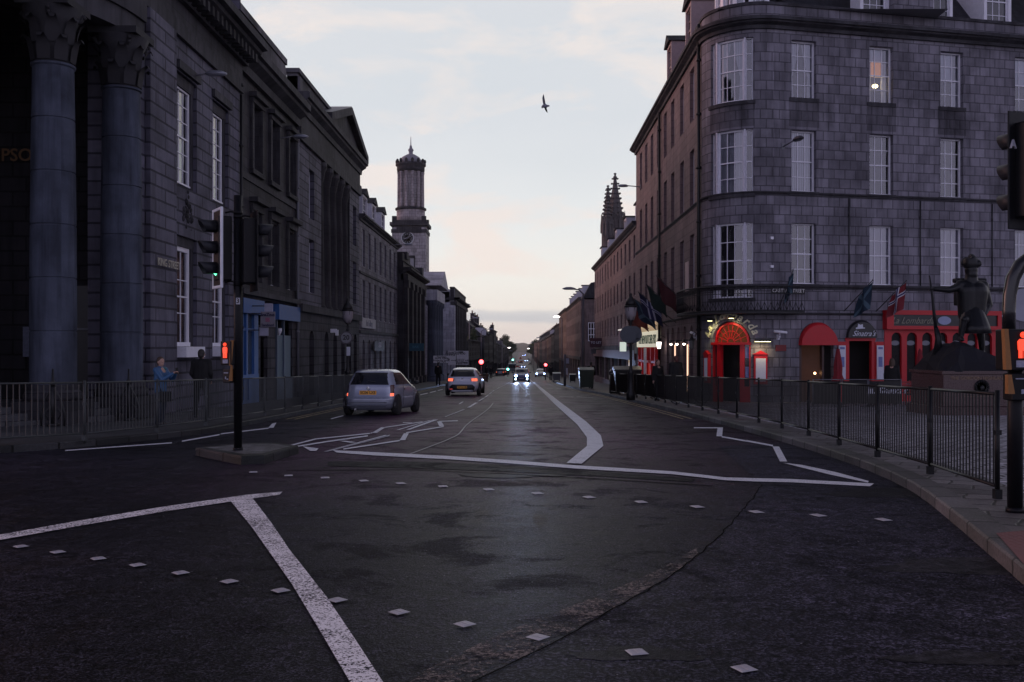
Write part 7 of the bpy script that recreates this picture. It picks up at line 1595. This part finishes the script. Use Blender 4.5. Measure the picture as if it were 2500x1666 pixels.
for kind, col, nm, pl_ in specs:
    proto = None
    for (x, y) in pl_:
        side = 'parked at the left kerb' if x < -4 else ('parked at the right kerb' if x > 3.5 else 'in traffic')
        lab = '%s %s, %s' % (nm, side, ['just past the small oncoming car', 'in the lower dip of the street', 'on the rise of the street', 'near the far crest'][0 if y < 240 else 1 if y < 480 else 2 if y < 680 else 3])
        rz = 0 if kind == 'away' else PI
        if proto is None: proto = o = make_car(lab, col, (x, y, gz(y)), rz, T=MINI if k % 2 else LEON, simple=True, opts=fo, front=(kind == 'on' and col is PALEC), group=None)
        else: o = dup(proto, (x, y, gz(y)), rz, lab)
        o['group'] = '%s, %s' % (nm, side) ; k += 1
# a pale bus on the left of the dip
bx_ = thing('bus', 'pale green bus standing at the left kerb in the dip of the street', 'bus', (-3.4, 330, gz(330))); mb = MB(); mb.box(-1.25, 1.25, 0, 10, .35, 3.0); build(mb, 'body', plain('bus_green_white', (.3, .36, .36), .4), bx_, bevel=.1)
mb = MB(); mb.box(-1.05, 1.05, -.02, 0, 1.5, 2.6); build(mb, 'rear_window', CGL, bx_); mb = MB(); [mb.cyl((0, 0), .48, -.12, .12, 16)]; [build(mb, 'wheel', RUB, bx_, (s * 1.1, y, .48), rot=(0, R(90), 0)) for s in (-1, 1) for y in (2, 8)]

# ================================================================== PEOPLE
SKIN = plain('skin', (.42, .25, .19), .6, var=.08); HAIRD = plain('dark_hair', (.02, .016, .014), .6); HAIRB = plain('brown_hair', (.07, .04, .025), .6); HAIRR = plain('auburn_hair', (.12, .04, .03), .6)
def caps(mb, p, q, r0, r1, seg=12):
    P, Q = Vector(p), Vector(q); n = 5; mb.tube([tuple(P.lerp(Q, i / n)) for i in range(n + 1)], [r0 + (r1 - r0) * i / n for i in range(n + 1)], seg); mb.ball(p, r0, seg, 8); mb.ball(q, r1, seg, 8)
def soft(mb, name, mat, parent, vox=.014, it=4):
    o = build(mb, name, mat, parent); r = o.modifiers.new('remesh', 'REMESH'); r.mode = 'VOXEL'; r.voxel_size = vox; r.use_smooth_shade = True; s = o.modifiers.new('smooth', 'SMOOTH'); s.iterations = it; s.factor = .5; return o
def hand(mb, w, d, up, s=1.0, curl=.6):
    """palm and five fingers from wrist w pointing along d; curl bends the fingers towards -up"""
    w, d, up = Vector(w), Vector(d).normalized(), Vector(up).normalized(); side = d.cross(up).normalized(); up = side.cross(d)
    caps(mb, w, w + d * .05 * s, .026 * s, .03 * s, 8)
    for i, (o, l) in enumerate(((-.03, .062), (-.01, .075), (.011, .07), (.03, .055))):
        a = w + d * .08 * s + side * o * s; k1 = a + (d - up * curl * .4).normalized() * l * .55 * s; k2 = k1 + (d * .5 - up * curl).normalized() * l * .5 * s
        caps(mb, w + d * .045 * s + side * o * .8 * s, a, .012 * s, .0095 * s, 6); caps(mb, a, k1, .0095 * s, .009 * s, 6); caps(mb, k1, k2, .009 * s, .0075 * s, 6)
    t0 = w + d * .025 * s - side * .028 * s; t1 = t0 + (d * .6 - side * .7 - up * .2).normalized() * .035 * s; caps(mb, t0, t1, .013 * s, .011 * s, 6); caps(mb, t1, t1 + (d - up * .3).normalized() * .03 * s, .011 * s, .009 * s, 6)
def person(label, loc, rz, J, H=1.75, coat=None, legs=None, hair=None, hairlen=0, shoes=None, vox=.016, group=None, hands=True, head_turn=0, name='person', bulk=1.0, name_cat='person'):
    """J: joint dict in a body scaled to 1.75 m, facing -y. keys: el_l wr_l el_r wr_r kn_l an_l kn_r an_r, lean"""
    t_ = thing(name, label, name_cat, loc, rz, group); s = H / 1.75
    D = dict(sh_l=(-.19, 0, 1.43), sh_r=(.19, 0, 1.43), el_l=(-.25, .02, 1.14), el_r=(.25, .02, 1.14), wr_l=(-.26, -.05, .9), wr_r=(.26, -.05, .9), hp_l=(-.09, 0, .93), hp_r=(.09, 0, .93), kn_l=(-.1, -.02, .5), kn_r=(.1, -.02, .5), an_l=(-.1, .02, .09), an_r=(.1, .02, .09), head=(0, -.01, 1.635), neck=(0, .01, 1.48)); D.update(J)
    D = {k: Vector(v) * s for k, v in D.items()}; S_ = lambda *v: tuple(Vector(v) * s)
    sc_ = s
    b = MB(); h = D['head']; Mh = Matrix.Rotation(head_turn, 4, 'Z')
    hv = lambda x, y, z: tuple(h + (Mh @ Vector((x, y, z))) * s)
    b.ball(tuple(h + Vector((0, .005, .02)) * s), .098 * s, 16, 12, sc=(.82, 1.0, 1.12)); b.ball(hv(0, -.03, -.055), .062 * s, 12, 8, sc=(.85, 1, .9))
    caps(b, hv(0, -.095, .012), hv(0, -.112, -.022), .010 * s, .014 * s, 8); caps(b, hv(-.022, -.088, -.06), hv(.022, -.088, -.06), .009 * s, .009 * s, 6)
    for q in (-1, 1): b.ball(hv(q * .082, 0, -.005), .024 * s, 8, 6, sc=(.5, .8, 1.2)); b.ball(hv(q * .03, -.088, .022), .012 * s, 6, 5)
    caps(b, D['neck'], h - Vector((0, 0, .06 * s)), .055 * s, .05 * s); caps(b, D['sh_l'], D['sh_r'], .06 * s, .06 * s); caps(b, (D['sh_l'] + D['sh_r']) / 2 - Vector((0, 0, .05 * s)), (D['hp_l'] + D['hp_r']) / 2 + Vector((0, 0, .05 * s)), .13 * s, .125 * s, 16)
    for q in 'lr':
        caps(b, D['sh_' + q], D['el_' + q], .048 * s, .038 * s); caps(b, D['el_' + q], D['wr_' + q], .036 * s, .025 * s); caps(b, D['hp_' + q], D['kn_' + q], .078 * s, .052 * s); caps(b, D['kn_' + q], D['an_' + q], .05 * s, .034 * s)
        if hands:
            d = D['wr_' + q] - D['el_' + q]; hand(b, D['wr_' + q], d, Vector((0, -1, 0)) if abs(d.normalized().z) > .6 else Vector((0, 0, 1)), s)
        caps(b, D['an_' + q] + Vector((0, .02, -.05)) * s, D['an_' + q] + Vector((0, -.13, -.06)) * s, .035 * s, .03 * s, 8)
    soft(b, 'body', SKIN, t_, vox * .75 if hands else vox, 3)
    if coat:
        c = MB(); k = bulk
        mid = (D['sh_l'] + D['sh_r']) / 2; hip = (D['hp_l'] + D['hp_r']) / 2
        caps(c, D['sh_l'], D['sh_r'], .082 * s * k, .082 * s * k); 
        for dx, r0, r1 in ((-.07, .13, .135), (.07, .13, .135), (0, .14, .14)): caps(c, mid + Vector((dx, 0, -.08)) * s, hip + Vector((dx, 0, -.02)) * s, r0 * s * k, r1 * s * k, 14)
        caps(c, D['neck'] - Vector((0, 0, .03)) * s, D['neck'] + Vector((0, 0, .01)) * s, .075 * s, .07 * s)
        for q in 'lr': caps(c, D['sh_' + q], D['el_' + q], .07 * s * k, .06 * s * k); caps(c, D['el_' + q], D['wr_' + q], .058 * s * k, .045 * s * k)
        soft(c, 'coat', coat, t_, vox)
    if legs:
        c = MB()
        for q in 'lr': caps(c, D['hp_' + q] + Vector((0, 0, .03)), D['kn_' + q], .098 * s, .072 * s); caps(c, D['kn_' + q], D['an_' + q] - Vector((0, 0, .02)), .07 * s, .06 * s)
        caps(c, D['hp_l'], D['hp_r'], .11 * s, .11 * s); soft(c, 'trousers', legs, t_, vox)
    c = MB()
    for q in 'lr': a = D['an_' + q]; caps(c, a + Vector((0, .03, -.05)) * s, a + Vector((0, -.14, -.058)) * s, .043 * s, .038 * s, 10)
    soft(c, 'shoes', shoes or BLACK, t_, vox)
    if hair:
        c = MB(); c.ball(tuple(h + (Mh @ Vector((0, .022, .04))) * s), .103 * s, 14, 10, sc=(.88, 1.0, 1.05)); c.ball(hv(0, .05, -.02), .08 * s, 10, 8)
        if hairlen > 0:
            for q in (-1, 1): caps(c, hv(q * .07, .03, 0), hv(q * .075, .03, -hairlen), .04 * s, .035 * s)
            caps(c, hv(0, .07, 0), hv(0, .07, -hairlen), .07 * s, .06 * s)
        if hairlen < 0: c.ball(hv(0, .12, .05), .045 * s, 8, 6)
        soft(c, 'hair', hair, t_, vox * .8)
    return t_
BLUEJ = plain('blue_quilted_jacket', (.03, .10, .22), .5, var=.35, scale=16); TEAL = plain('teal_scarf', (.03, .14, .16), .8); JEAN = plain('dark_jeans', (.012, .018, .035), .8); BLK = plain('black_cloth', (.006, .006, .007), .85, var=.1)
Y = 23.2; w1 = person('woman in a blue quilted jacket holding up a phone behind the left railing', (XY(392, Y), Y, gz(Y) + PV), R(72), dict(el_l=(-.2, -.22, 1.18), wr_l=(-.06, -.42, 1.34), el_r=(.2, -.22, 1.16), wr_r=(.05, -.43, 1.33), kn_l=(-.1, -.05, .5), an_r=(.12, .08, .09)), 1.56, BLUEJ, JEAN, HAIRB, -1, vox=.013, head_turn=R(-22), bulk=.95)
mb = MB(); mb.tube([(0, .0, 1.28), (.08, -.08, 1.3), (0, -.13, 1.28), (-.08, -.08, 1.3), (0, 0, 1.28)], .05, 8); soft(mb, 'scarf', TEAL, w1, .014)
ph = thing('phone', 'dark phone held up in both hands by the woman in blue', 'phone', (0, 0, 0)); u_ = Vector((0, -.46, 1.4)) * (1.56 / 1.75); u_ = Matrix.Rotation(R(72), 3, 'Z') @ u_; ph.location = Vector(w1.location) + u_ + Vector((.03, 0, 0)); ph.rotation_euler = (0, 0, R(72)); mb = MB(); mb.box(-.04, .04, -.005, .005, -.06, .08); build(mb, 'phone_body', BLACK, ph)
mb = MB(); mb.box(-.14, .14, -.05, .05, -.24, 0); bg_ = thing('shoulder_bag', 'dark shoulder bag hanging at the hip of the woman in blue', 'bag', tuple(Vector(w1.location) + Vector((.16, -.12, .78))), R(30)); build(mb, 'bag_body', BLK, bg_, bevel=.03); mb = MB(); mb.tube([(-.1, 0, 0), (-.16, .05, .25), (-.2, .1, .5)], .012, 5); build(mb, 'strap', BLK, bg_)
Y = 26.6; person('man seen from behind in a long black jacket by the left railing', (XY(492, Y), Y, gz(Y) + PV), R(176), dict(wr_l=(-.2, -.12, .98), wr_r=(.2, -.12, .98), an_l=(-.17, .02, .09), an_r=(.17, .02, .09), kn_l=(-.14, -.02, .5), kn_r=(.14, -.02, .5)), 1.8, BLK, BLK, HAIRD, 0, vox=.015, bulk=1.12)
Y = 40; person('woman with auburn hair in black walking past the red takeaway', (XY(1606, Y), Y, gz(Y) + PV), R(25), dict(kn_l=(-.09, -.14, .5), an_l=(-.09, -.1, .12), an_r=(.09, .16, .12)), 1.66, BLK, BLK, HAIRR, .2, vox=.017)
Y = 39.6; person('broad man in a dark jacket outside the bar arcade', (XY(1650, Y), Y, gz(Y) + PV), R(200), {}, 1.8, BLK, BLK, HAIRR, 0, vox=.018, bulk=1.25)
Y = 35.5; person('person in black standing between the cafe screen and the red shopfront', (XY(2178, Y), Y, gz(Y) + PV), R(150), {}, 1.66, BLK, BLK, HAIRB, .15, vox=.02)
for px, Y, lab, h in ((1070, 78, 'dark clothed pedestrian below the direction signs', 1.8), (1189, 118, 'pedestrian at the left kerb by the far junction', 1.75), (1199, 135, 'second pedestrian standing farther along the left kerb', 1.7), (1345, 112, 'pedestrian waiting by the right hand signal of the far junction', 1.75), (1443, 66, 'figure behind the green bin on the right pavement', 1.75)):
    person(lab, (XY(px, Y), Y, gz(Y) + PV), R(170), dict(kn_l=(-.1, -.08, .5)), h, BLK, BLK, HAIRD, 0, vox=.03, hands=False)

# ================================================================== STATUE
BRZ = plain('dark_bronze', (.009, .0095, .011), .38, .15, var=.5, scale=8, spec=.35); PLG = plain('red_granite', (.085, .05, .048), .28, var=.25, scale=50); ROCKM = plain('dark_rock', (.012, .012, .017), .75, 0, var=.6, scale=4, spec=.25)
Ys = 29.0; sx0 = XY(2354, Ys); zg = gz(Ys) + PV; st = thing('soldier_statue', 'dark bronze soldier statue on a rock and inscribed red granite plinth', 'statue', (sx0, Ys, zg)); k = Ys / FPX
hx = lambda px: (px - 2354) * k; hz = lambda py: ZZ(py, Ys) - zg
mb = MB(); mb.box(hx(2252), hx(2458), -1.25, 1.25, -.05, hz(988)); mb.box(hx(2262), hx(2449), -1.15, 1.15, hz(988), hz(911)); build(mb, 'plinth', PLG, st, bevel=.02)
mb = MB(); mb.box(hx(2258), hx(2453), -1.2, 1.2, hz(911), hz(904)); build(mb, 'plinth_cap', PLG, st)
PLT = plain('inscription_gilt', (.22, .15, .1), .5, .4); text('inscription', 'THE GORDON HIGHLANDERS', .13, PLT, st, (hx(2353), -1.16, hz(921)), bold=.002); text('inscription', 'To the Regiment of the North East of Scotland', .055, PLT, st, (hx(2353), -1.16, hz(963)))
mb = MB(); mb.lathe((0, 0, 0), [(.13, 0), (.17, .03), (.21, .02), (.21, 0)], 20)
for a in range(14): mb.ball((.17 * math.cos(a * PI / 7), .17 * math.sin(a * PI / 7), .03), .035, 6, 4)
mb.ball((0, -.02, .03), .09, 8, 6, sc=(.8, 1, .4)); build(mb, 'wreath_badge', BRZ, st, (hx(2352), -1.16, hz(942)), rot=(R(90), 0, 0))
prof = [(2264, 904), (2270, 880), (2284, 850), (2298, 834), (2318, 830), (2345, 833), (2375, 845), (2400, 862), (2425, 884), (2444, 898), (2449, 904)]
mb = MB(); random.seed(11); rings = []
for j, (yy, sc_) in enumerate(((-1.18, .0), (-1.12, .35), (-.8, .78), (-.45, .95), (0, 1.0), (.45, .95), (.85, .7), (1.1, .3), (1.15, 0))):
    rings.append([(hx(a) + random.uniform(-.07, .07), yy + random.uniform(-.08, .08), hz(904) - .02 + (hz(b) - hz(904)) * sc_ * random.uniform(.84, 1.04)) for a, b in prof])
mb.ring(rings, close=False, cap0=False, cap1=False, smooth=False); rk = build(mb, 'rock', ROCKM, st, fix=False)
b = MB(); V3 = lambda px, py, y=0: (hx(px), y, hz(py)); 
b.ball(V3(2371, 660), .2, 16, 12, sc=(.9, 1, 1.15)); b.ball(V3(2371, 671, -.05), .16, 10, 8); caps(b, V3(2371, 672, -.14), V3(2371, 662, -.13), .02, .015); caps(b, V3(2371, 674), V3(2371, 690), .17, .2)
caps(b, V3(2346, 697), V3(2400, 699), .17, .17); caps(b, V3(2362, 712), V3(2364, 770), .3, .28, 18); caps(b, V3(2384, 712), V3(2380, 770), .32, .28, 18); caps(b, V3(2360, 715, -.05), V3(2362, 750, -.05), .2, .2)
caps(b, V3(2346, 700), V3(2312, 709, -.12), .13, .1); caps(b, V3(2312, 709, -.12), V3(2276, 707, -.2), .095, .07); hand(b, V3(2276, 707, -.2), (-1, 0, 0), (0, 0, 1), 1.5, .9)
caps(b, V3(2402, 704), V3(2416, 745, .05), .14, .11); caps(b, V3(2416, 745, .05), V3(2398, 768, -.15), .1, .07); hand(b, V3(2398, 768, -.15), (-.7, -.2, -.6), (0, -1, 0), 1.5, .9)
caps(b, V3(2358, 785, -.1), V3(2335, 782, -.55), .15, .11); caps(b, V3(2335, 782, -.55), V3(2328, 824, -.5), .1, .07); caps(b, V3(2328, 828, -.45), V3(2322, 830, -.75), .07, .06)
caps(b, V3(2392, 790, .05), V3(2400, 832, .1), .14, .1); caps(b, V3(2400, 832, .1), V3(2404, 862, .15), .1, .075); caps(b, V3(2404, 864, .15), V3(2402, 868, -.12), .075, .06)
soft(b, 'figure', BRZ, st, .022, 3)
mb = MB(); n = 36; mb.ring([[(hx(2372) + (1 + .35 * (q / 5) * 0) * r * math.cos(2 * PI * j / n) * (1 + .035 * math.cos(14 * 2 * PI * j / n)) + dx, -.08 * q + r * .85 * math.sin(2 * PI * j / n) * (1 + .035 * math.cos(14 * 2 * PI * j / n)), hz(py)) for j in range(n)] for q, (py, r, dx) in enumerate(((742, .25, 0), (760, .3, 0), (778, .37, -.02), (796, .42, -.03), (815, .45, -.04)))], smooth=True); build(mb, 'kilt', BRZ, st)
mb = MB(); mb.lathe((hx(2371), 0, 0), [(.2, hz(655)), (.22, hz(645)), (.2, hz(632))], 14); random.seed(4)
for j in range(26): a = random.uniform(0, 2 * PI); rr_ = random.uniform(.02, .2); mb.ball((hx(2371) + rr_ * math.cos(a), rr_ * math.sin(a), hz(random.uniform(626, 652))), random.uniform(.07, .11), 7, 5)
soft(mb, 'feather_bonnet', BRZ, st, .02, 1)
mb = MB(); mb.box(hx(2345), hx(2412), .18, .5, hz(745), hz(690)).box(hx(2340), hx(2418), .2, .45, hz(689.5), hz(678)); build(mb, 'backpack', BRZ, st, bevel=.04)
mb = MB(); mb.tube([V3(2262, 674, -.2), V3(2268, 712, -.2), V3(2276, 772, -.15), V3(2283, 820, -.1)], [.02, .035, .05, .055], 8); mb.tube([V3(2281, 800, -.12), V3(2288, 828, -.1), V3(2284, 868, -.1)], [.06, .1, .13], 8); build(mb, 'rifle', BRZ, st)

# ================================================================== PAVEMENT CLUTTER
def wheelie(px, Y, w, h, lab, mat, dep=1.0):
    t_ = thing('refuse_bin', lab, 'bin', (XY(px, Y), Y, gz(Y) + PV)); mb = MB(); mb.ring([[(x * w / 2 * s, y * dep / 2 * s, z) for x, y in ((-1, -1), (1, -1), (1, 1), (-1, 1))] for z, s in ((.12, .86), (h * .82, 1.0))], smooth=False); build(mb, 'container', mat, t_, bevel=.02)
    mb = MB(); mb.prism([(-dep / 2 - .04, h * .82), (dep / 2 + .04, h * .82), (dep / 2 + .04, h * .9), (dep * .1, h), (-dep / 2 - .04, h * .88)], -w / 2 - .03, w / 2 + .03); build(mb, 'lid', mat, t_, bevel=.015)
    for s in (-1, 1):
        for q in (-1, 1): mb = MB(); mb.cyl((0, 0), .08, -.02, .02, 10); build(mb, 'wheel', RUB, t_, (s * w * .36, q * dep * .36, .08), rot=(0, R(90), 0))
    return t_
BINB = plain('black_bin_plastic', (.012, .013, .014), .35); BING = plain('dark_green_bin', (.01, .03, .022), .35)
wheelie(1531, 51, 1.35, 1.45, 'large black wheeled bin behind the far end of the right railing', BINB, 1.1); wheelie(1431, 65, .95, 1.42, 'dark green wheeled bin standing alone on the right pavement', BING); wheelie(1359, 104, .8, .95, 'grey metal wheeled bin farther along the right pavement', plain('grey_bin_metal', (.16, .17, .18), .4, .5)); wheelie(1398, 96, .6, .85, 'small dark bin against the pink row', BINB, .7)
Y = 53; t_ = thing('litter_bin', 'round topped litter bin beside the black wheeled bin', 'bin', (XY(1499, Y), Y, gz(Y) + PV)); mb = MB(); mb.cyl((0, 0), .26, 0, .95, 20); build(mb, 'container', BINB, t_); mb = MB(); mb.lathe((0, 0, 0), [(.27, 1.0), (.27, 1.1), (.2, 1.26), (.02, 1.32)], 20); build(mb, 'domed_top', plain('shiny_dome', (.1, .1, .12), .15, .6), t_)
# cafe screens, tables, chairs, folded parasols
def P_(px, Y): return (XY(px, Y), Y, gz(Y) + PV)
def screen(px0, px1, Y, lab, lettered=False):
    a, b = XY(px0, Y), XY(px1, Y); w = b - a; t_ = thing('cafe_screen', lab, 'screen', ((a + b) / 2, Y, gz(Y) + PV)); mb = MB(); mb.box(-w / 2, w / 2, -.01, .01, .1, .88); build(mb, 'banner', BLACK, t_)
    mb = MB(); [mb.cyl((s * w / 2, 0), .02, 0, .95, 8) for s in (-1, 1)]; mb.tube([(-w / 2, 0, .93), (w / 2, 0, .93)], .018, 6); build(mb, 'frame', plain('dull_steel', (.2, .2, .22), .35, .7), t_)
    mb = MB(); [mb.box(s * w / 2 - .18, s * w / 2 + .18, -.15, .15, 0, .03) for s in (-1, 1)]; build(mb, 'feet', plain('pale_foot', (.2, .2, .22), .6), t_)
    if lettered:
        text('script_letters', "Sinatra's", .3, PAPER, t_, (.22, -.02, .55), shear=.5, bold=.004); mb = MB(); mb.box(-.62, -.36, -.02, -.012, .45, .5).box(-.57, -.42, -.02, -.012, .501, .62); build(mb, 'hat_emblem', PAPER, t_)
Y = 34.2
for i, (a, b, lt) in enumerate(((1985, 2052, 0), (2056, 2118, 0), (2121, 2200, 1))): screen(a, b, Y, ['plain black cafe screen, leftmost, before the red awning', 'plain black cafe screen in the middle before the bar door', 'black cafe screen with pale hat and script lettering'][i], lt)
STL = plain('table_top_pale', (.4, .4, .44), .35, .4); REDC_ = plain('red_chair_paint', (.28, .015, .02), .5)
for i, (px, Y) in enumerate(((2050, 36.4), (2135, 36.2), (2236, 36.0))):
    t_ = thing('cafe_table', ['round pale cafe table behind the leftmost cafe screen', 'round pale cafe table behind the lettered cafe screen', 'round pale cafe table beside the statue'][i], 'table', P_(px, Y)); mb = MB(); mb.cyl((0, 0), .38, .72, .75, 24); build(mb, 'table_top', STL, t_); mb = MB(); mb.cyl((0, 0), .03, .02, .72, 8).cyl((0, 0), .22, 0, .02, 16); build(mb, 'pedestal', IRON, t_)
def chair(px, Y, rz, lab):
    t_ = thing('cafe_chair', lab, 'chair', P_(px, Y), rz); mb = MB(); mb.box(-.2, .2, -.2, .2, .43, .46); build(mb, 'seat', REDC_, t_); mb = MB()
    for z in (.56, .67, .78): mb.box(-.2, .2, .18, .2, z, z + .07)
    mb.box(-.21, -.18, .17, .2, .46, .88).box(.18, .21, .17, .2, .46, .88); build(mb, 'backrest', REDC_, t_)
    for sx in (-1, 1):
        for sy in (-1, 1): mb = MB(); mb.tube([(sx * .18, sy * .18, .43), (sx * .2, sy * .22, 0)], .012, 6); build(mb, 'leg', REDC_, t_)
chair(2215, 35.6, R(10), 'red slatted chair left of the table beside the statue'); chair(2235, 35.0, R(170), 'red slatted chair in front of the table beside the statue'); chair(2072, 36.6, R(80), 'red slatted chair behind the middle cafe screen')
for i, (px, Y, h) in enumerate(((2046, 37.0, 1.75), (2246, 36.8, 1.7), (2441, 37.4, 1.8))):
    t_ = thing('folded_parasol', ['folded red parasol beside the red arched awning', 'folded red parasol between the table and the statue', 'folded red parasol at the right end of the red shopfront'][i], 'parasol', P_(px, Y)); mb = MB(); mb.cyl((0, 0), .02, 0, h + .35, 8).cyl((0, 0), .22, 0, .05, 14); build(mb, 'pole', IRON, t_)
    mb = MB(); n = 24; mb.ring([[(r * (1 + .22 * math.cos(6 * 2 * PI * j / n)) * math.cos(2 * PI * j / n), r * (1 + .22 * math.cos(6 * 2 * PI * j / n)) * math.sin(2 * PI * j / n), z) for j in range(n)] for r, z in ((.17, h * .42), (.2, h * .5), (.13, h * .62), (.14, h * .8), (.05, h + .3))]); build(mb, 'folded_canopy', plain('red_canvas', (.22, .012, .02), .8), t_)
# bicycles leaning behind the railing
def bike(px, Y, rz, lab):
    t_ = thing('bicycle', lab, 'bicycle', P_(px, Y), rz)
    for x in (-.5, .5):
        mb = MB(); mb.tube([(x + .33 * math.cos(2 * PI * k / 24), 0, .34 + .33 * math.sin(2 * PI * k / 24)) for k in range(25)], .016, 6); w_ = build(mb, 'wheel', RUB, t_); mb = MB()
        for k in range(10): mb.tube([(x, 0, .34), (x + .32 * math.cos(2 * PI * k / 10), 0, .34 + .32 * math.sin(2 * PI * k / 10))], .003, 3)
        build(mb, 'spokes', CHR, w_)
    mb = MB(); mb.tube([(-.5, 0, .34), (-.1, 0, .3), (.38, 0, .72), (-.2, 0, .78), (-.1, 0, .3)], .017, 6); mb.tube([(-.5, 0, .34), (-.2, 0, .76)], .012, 5); mb.tube([(.5, 0, .34), (.38, 0, .72), (.35, 0, .95)], .016, 5); build(mb, 'bicycle_frame', plain('bike_frame_dark', (.03, .03, .04), .3), t_)
    mb = MB(); mb.box(-.32, -.1, -.06, .06, .84, .89); build(mb, 'saddle', BLACK, t_); mb = MB(); mb.tube([(.35, -.25, .98), (.38, 0, .96), (.35, .25, .98)], .013, 5); build(mb, 'handlebar', CHR, t_)
bike(1683, 37.2, R(12), 'dark bicycle parked behind the right railing near the bar arcade'); bike(1625, 42.5, R(20), 'dark bicycle parked behind the railing near the walking woman')
# brown slatted box by the left signal
Y = 97; t_ = thing('planter_box', 'brown wooden box on the pavement under the red signal on the left', 'planter', P_(1171, Y)); mb = MB()
for z in (.1, .34, .58): mb.box(-.8, .8, -.3, .3, z, z + .2)
build(mb, 'boards', plain('brown_boards', (.16, .08, .05), .7), t_); mb = MB(); [mb.box(x - .05, x + .05, -.33, .33, 0, .85) for x in (-.75, .75)]; build(mb, 'posts', plain('brown_post', (.1, .05, .03), .7), t_)
# ================================================================== HAZE: a thin even layer of air round everything
def haze_box():
    m = newmat('evening_haze'); v = N('ShaderNodeVolumePrincipled'); v.inputs['Color'].default_value = (1, 1, 1, 1); v.inputs['Density'].default_value = .0001; v.inputs['Anisotropy'].default_value = .2
    o = N('ShaderNodeOutputMaterial'); L(v.outputs[0], o.inputs['Volume']); mb = MB(); mb.box(-2600, 2600, -40, 3700, -14, 70); h = build(mb, 'haze', m); h['kind'] = 'stuff'; return h
haze_box()
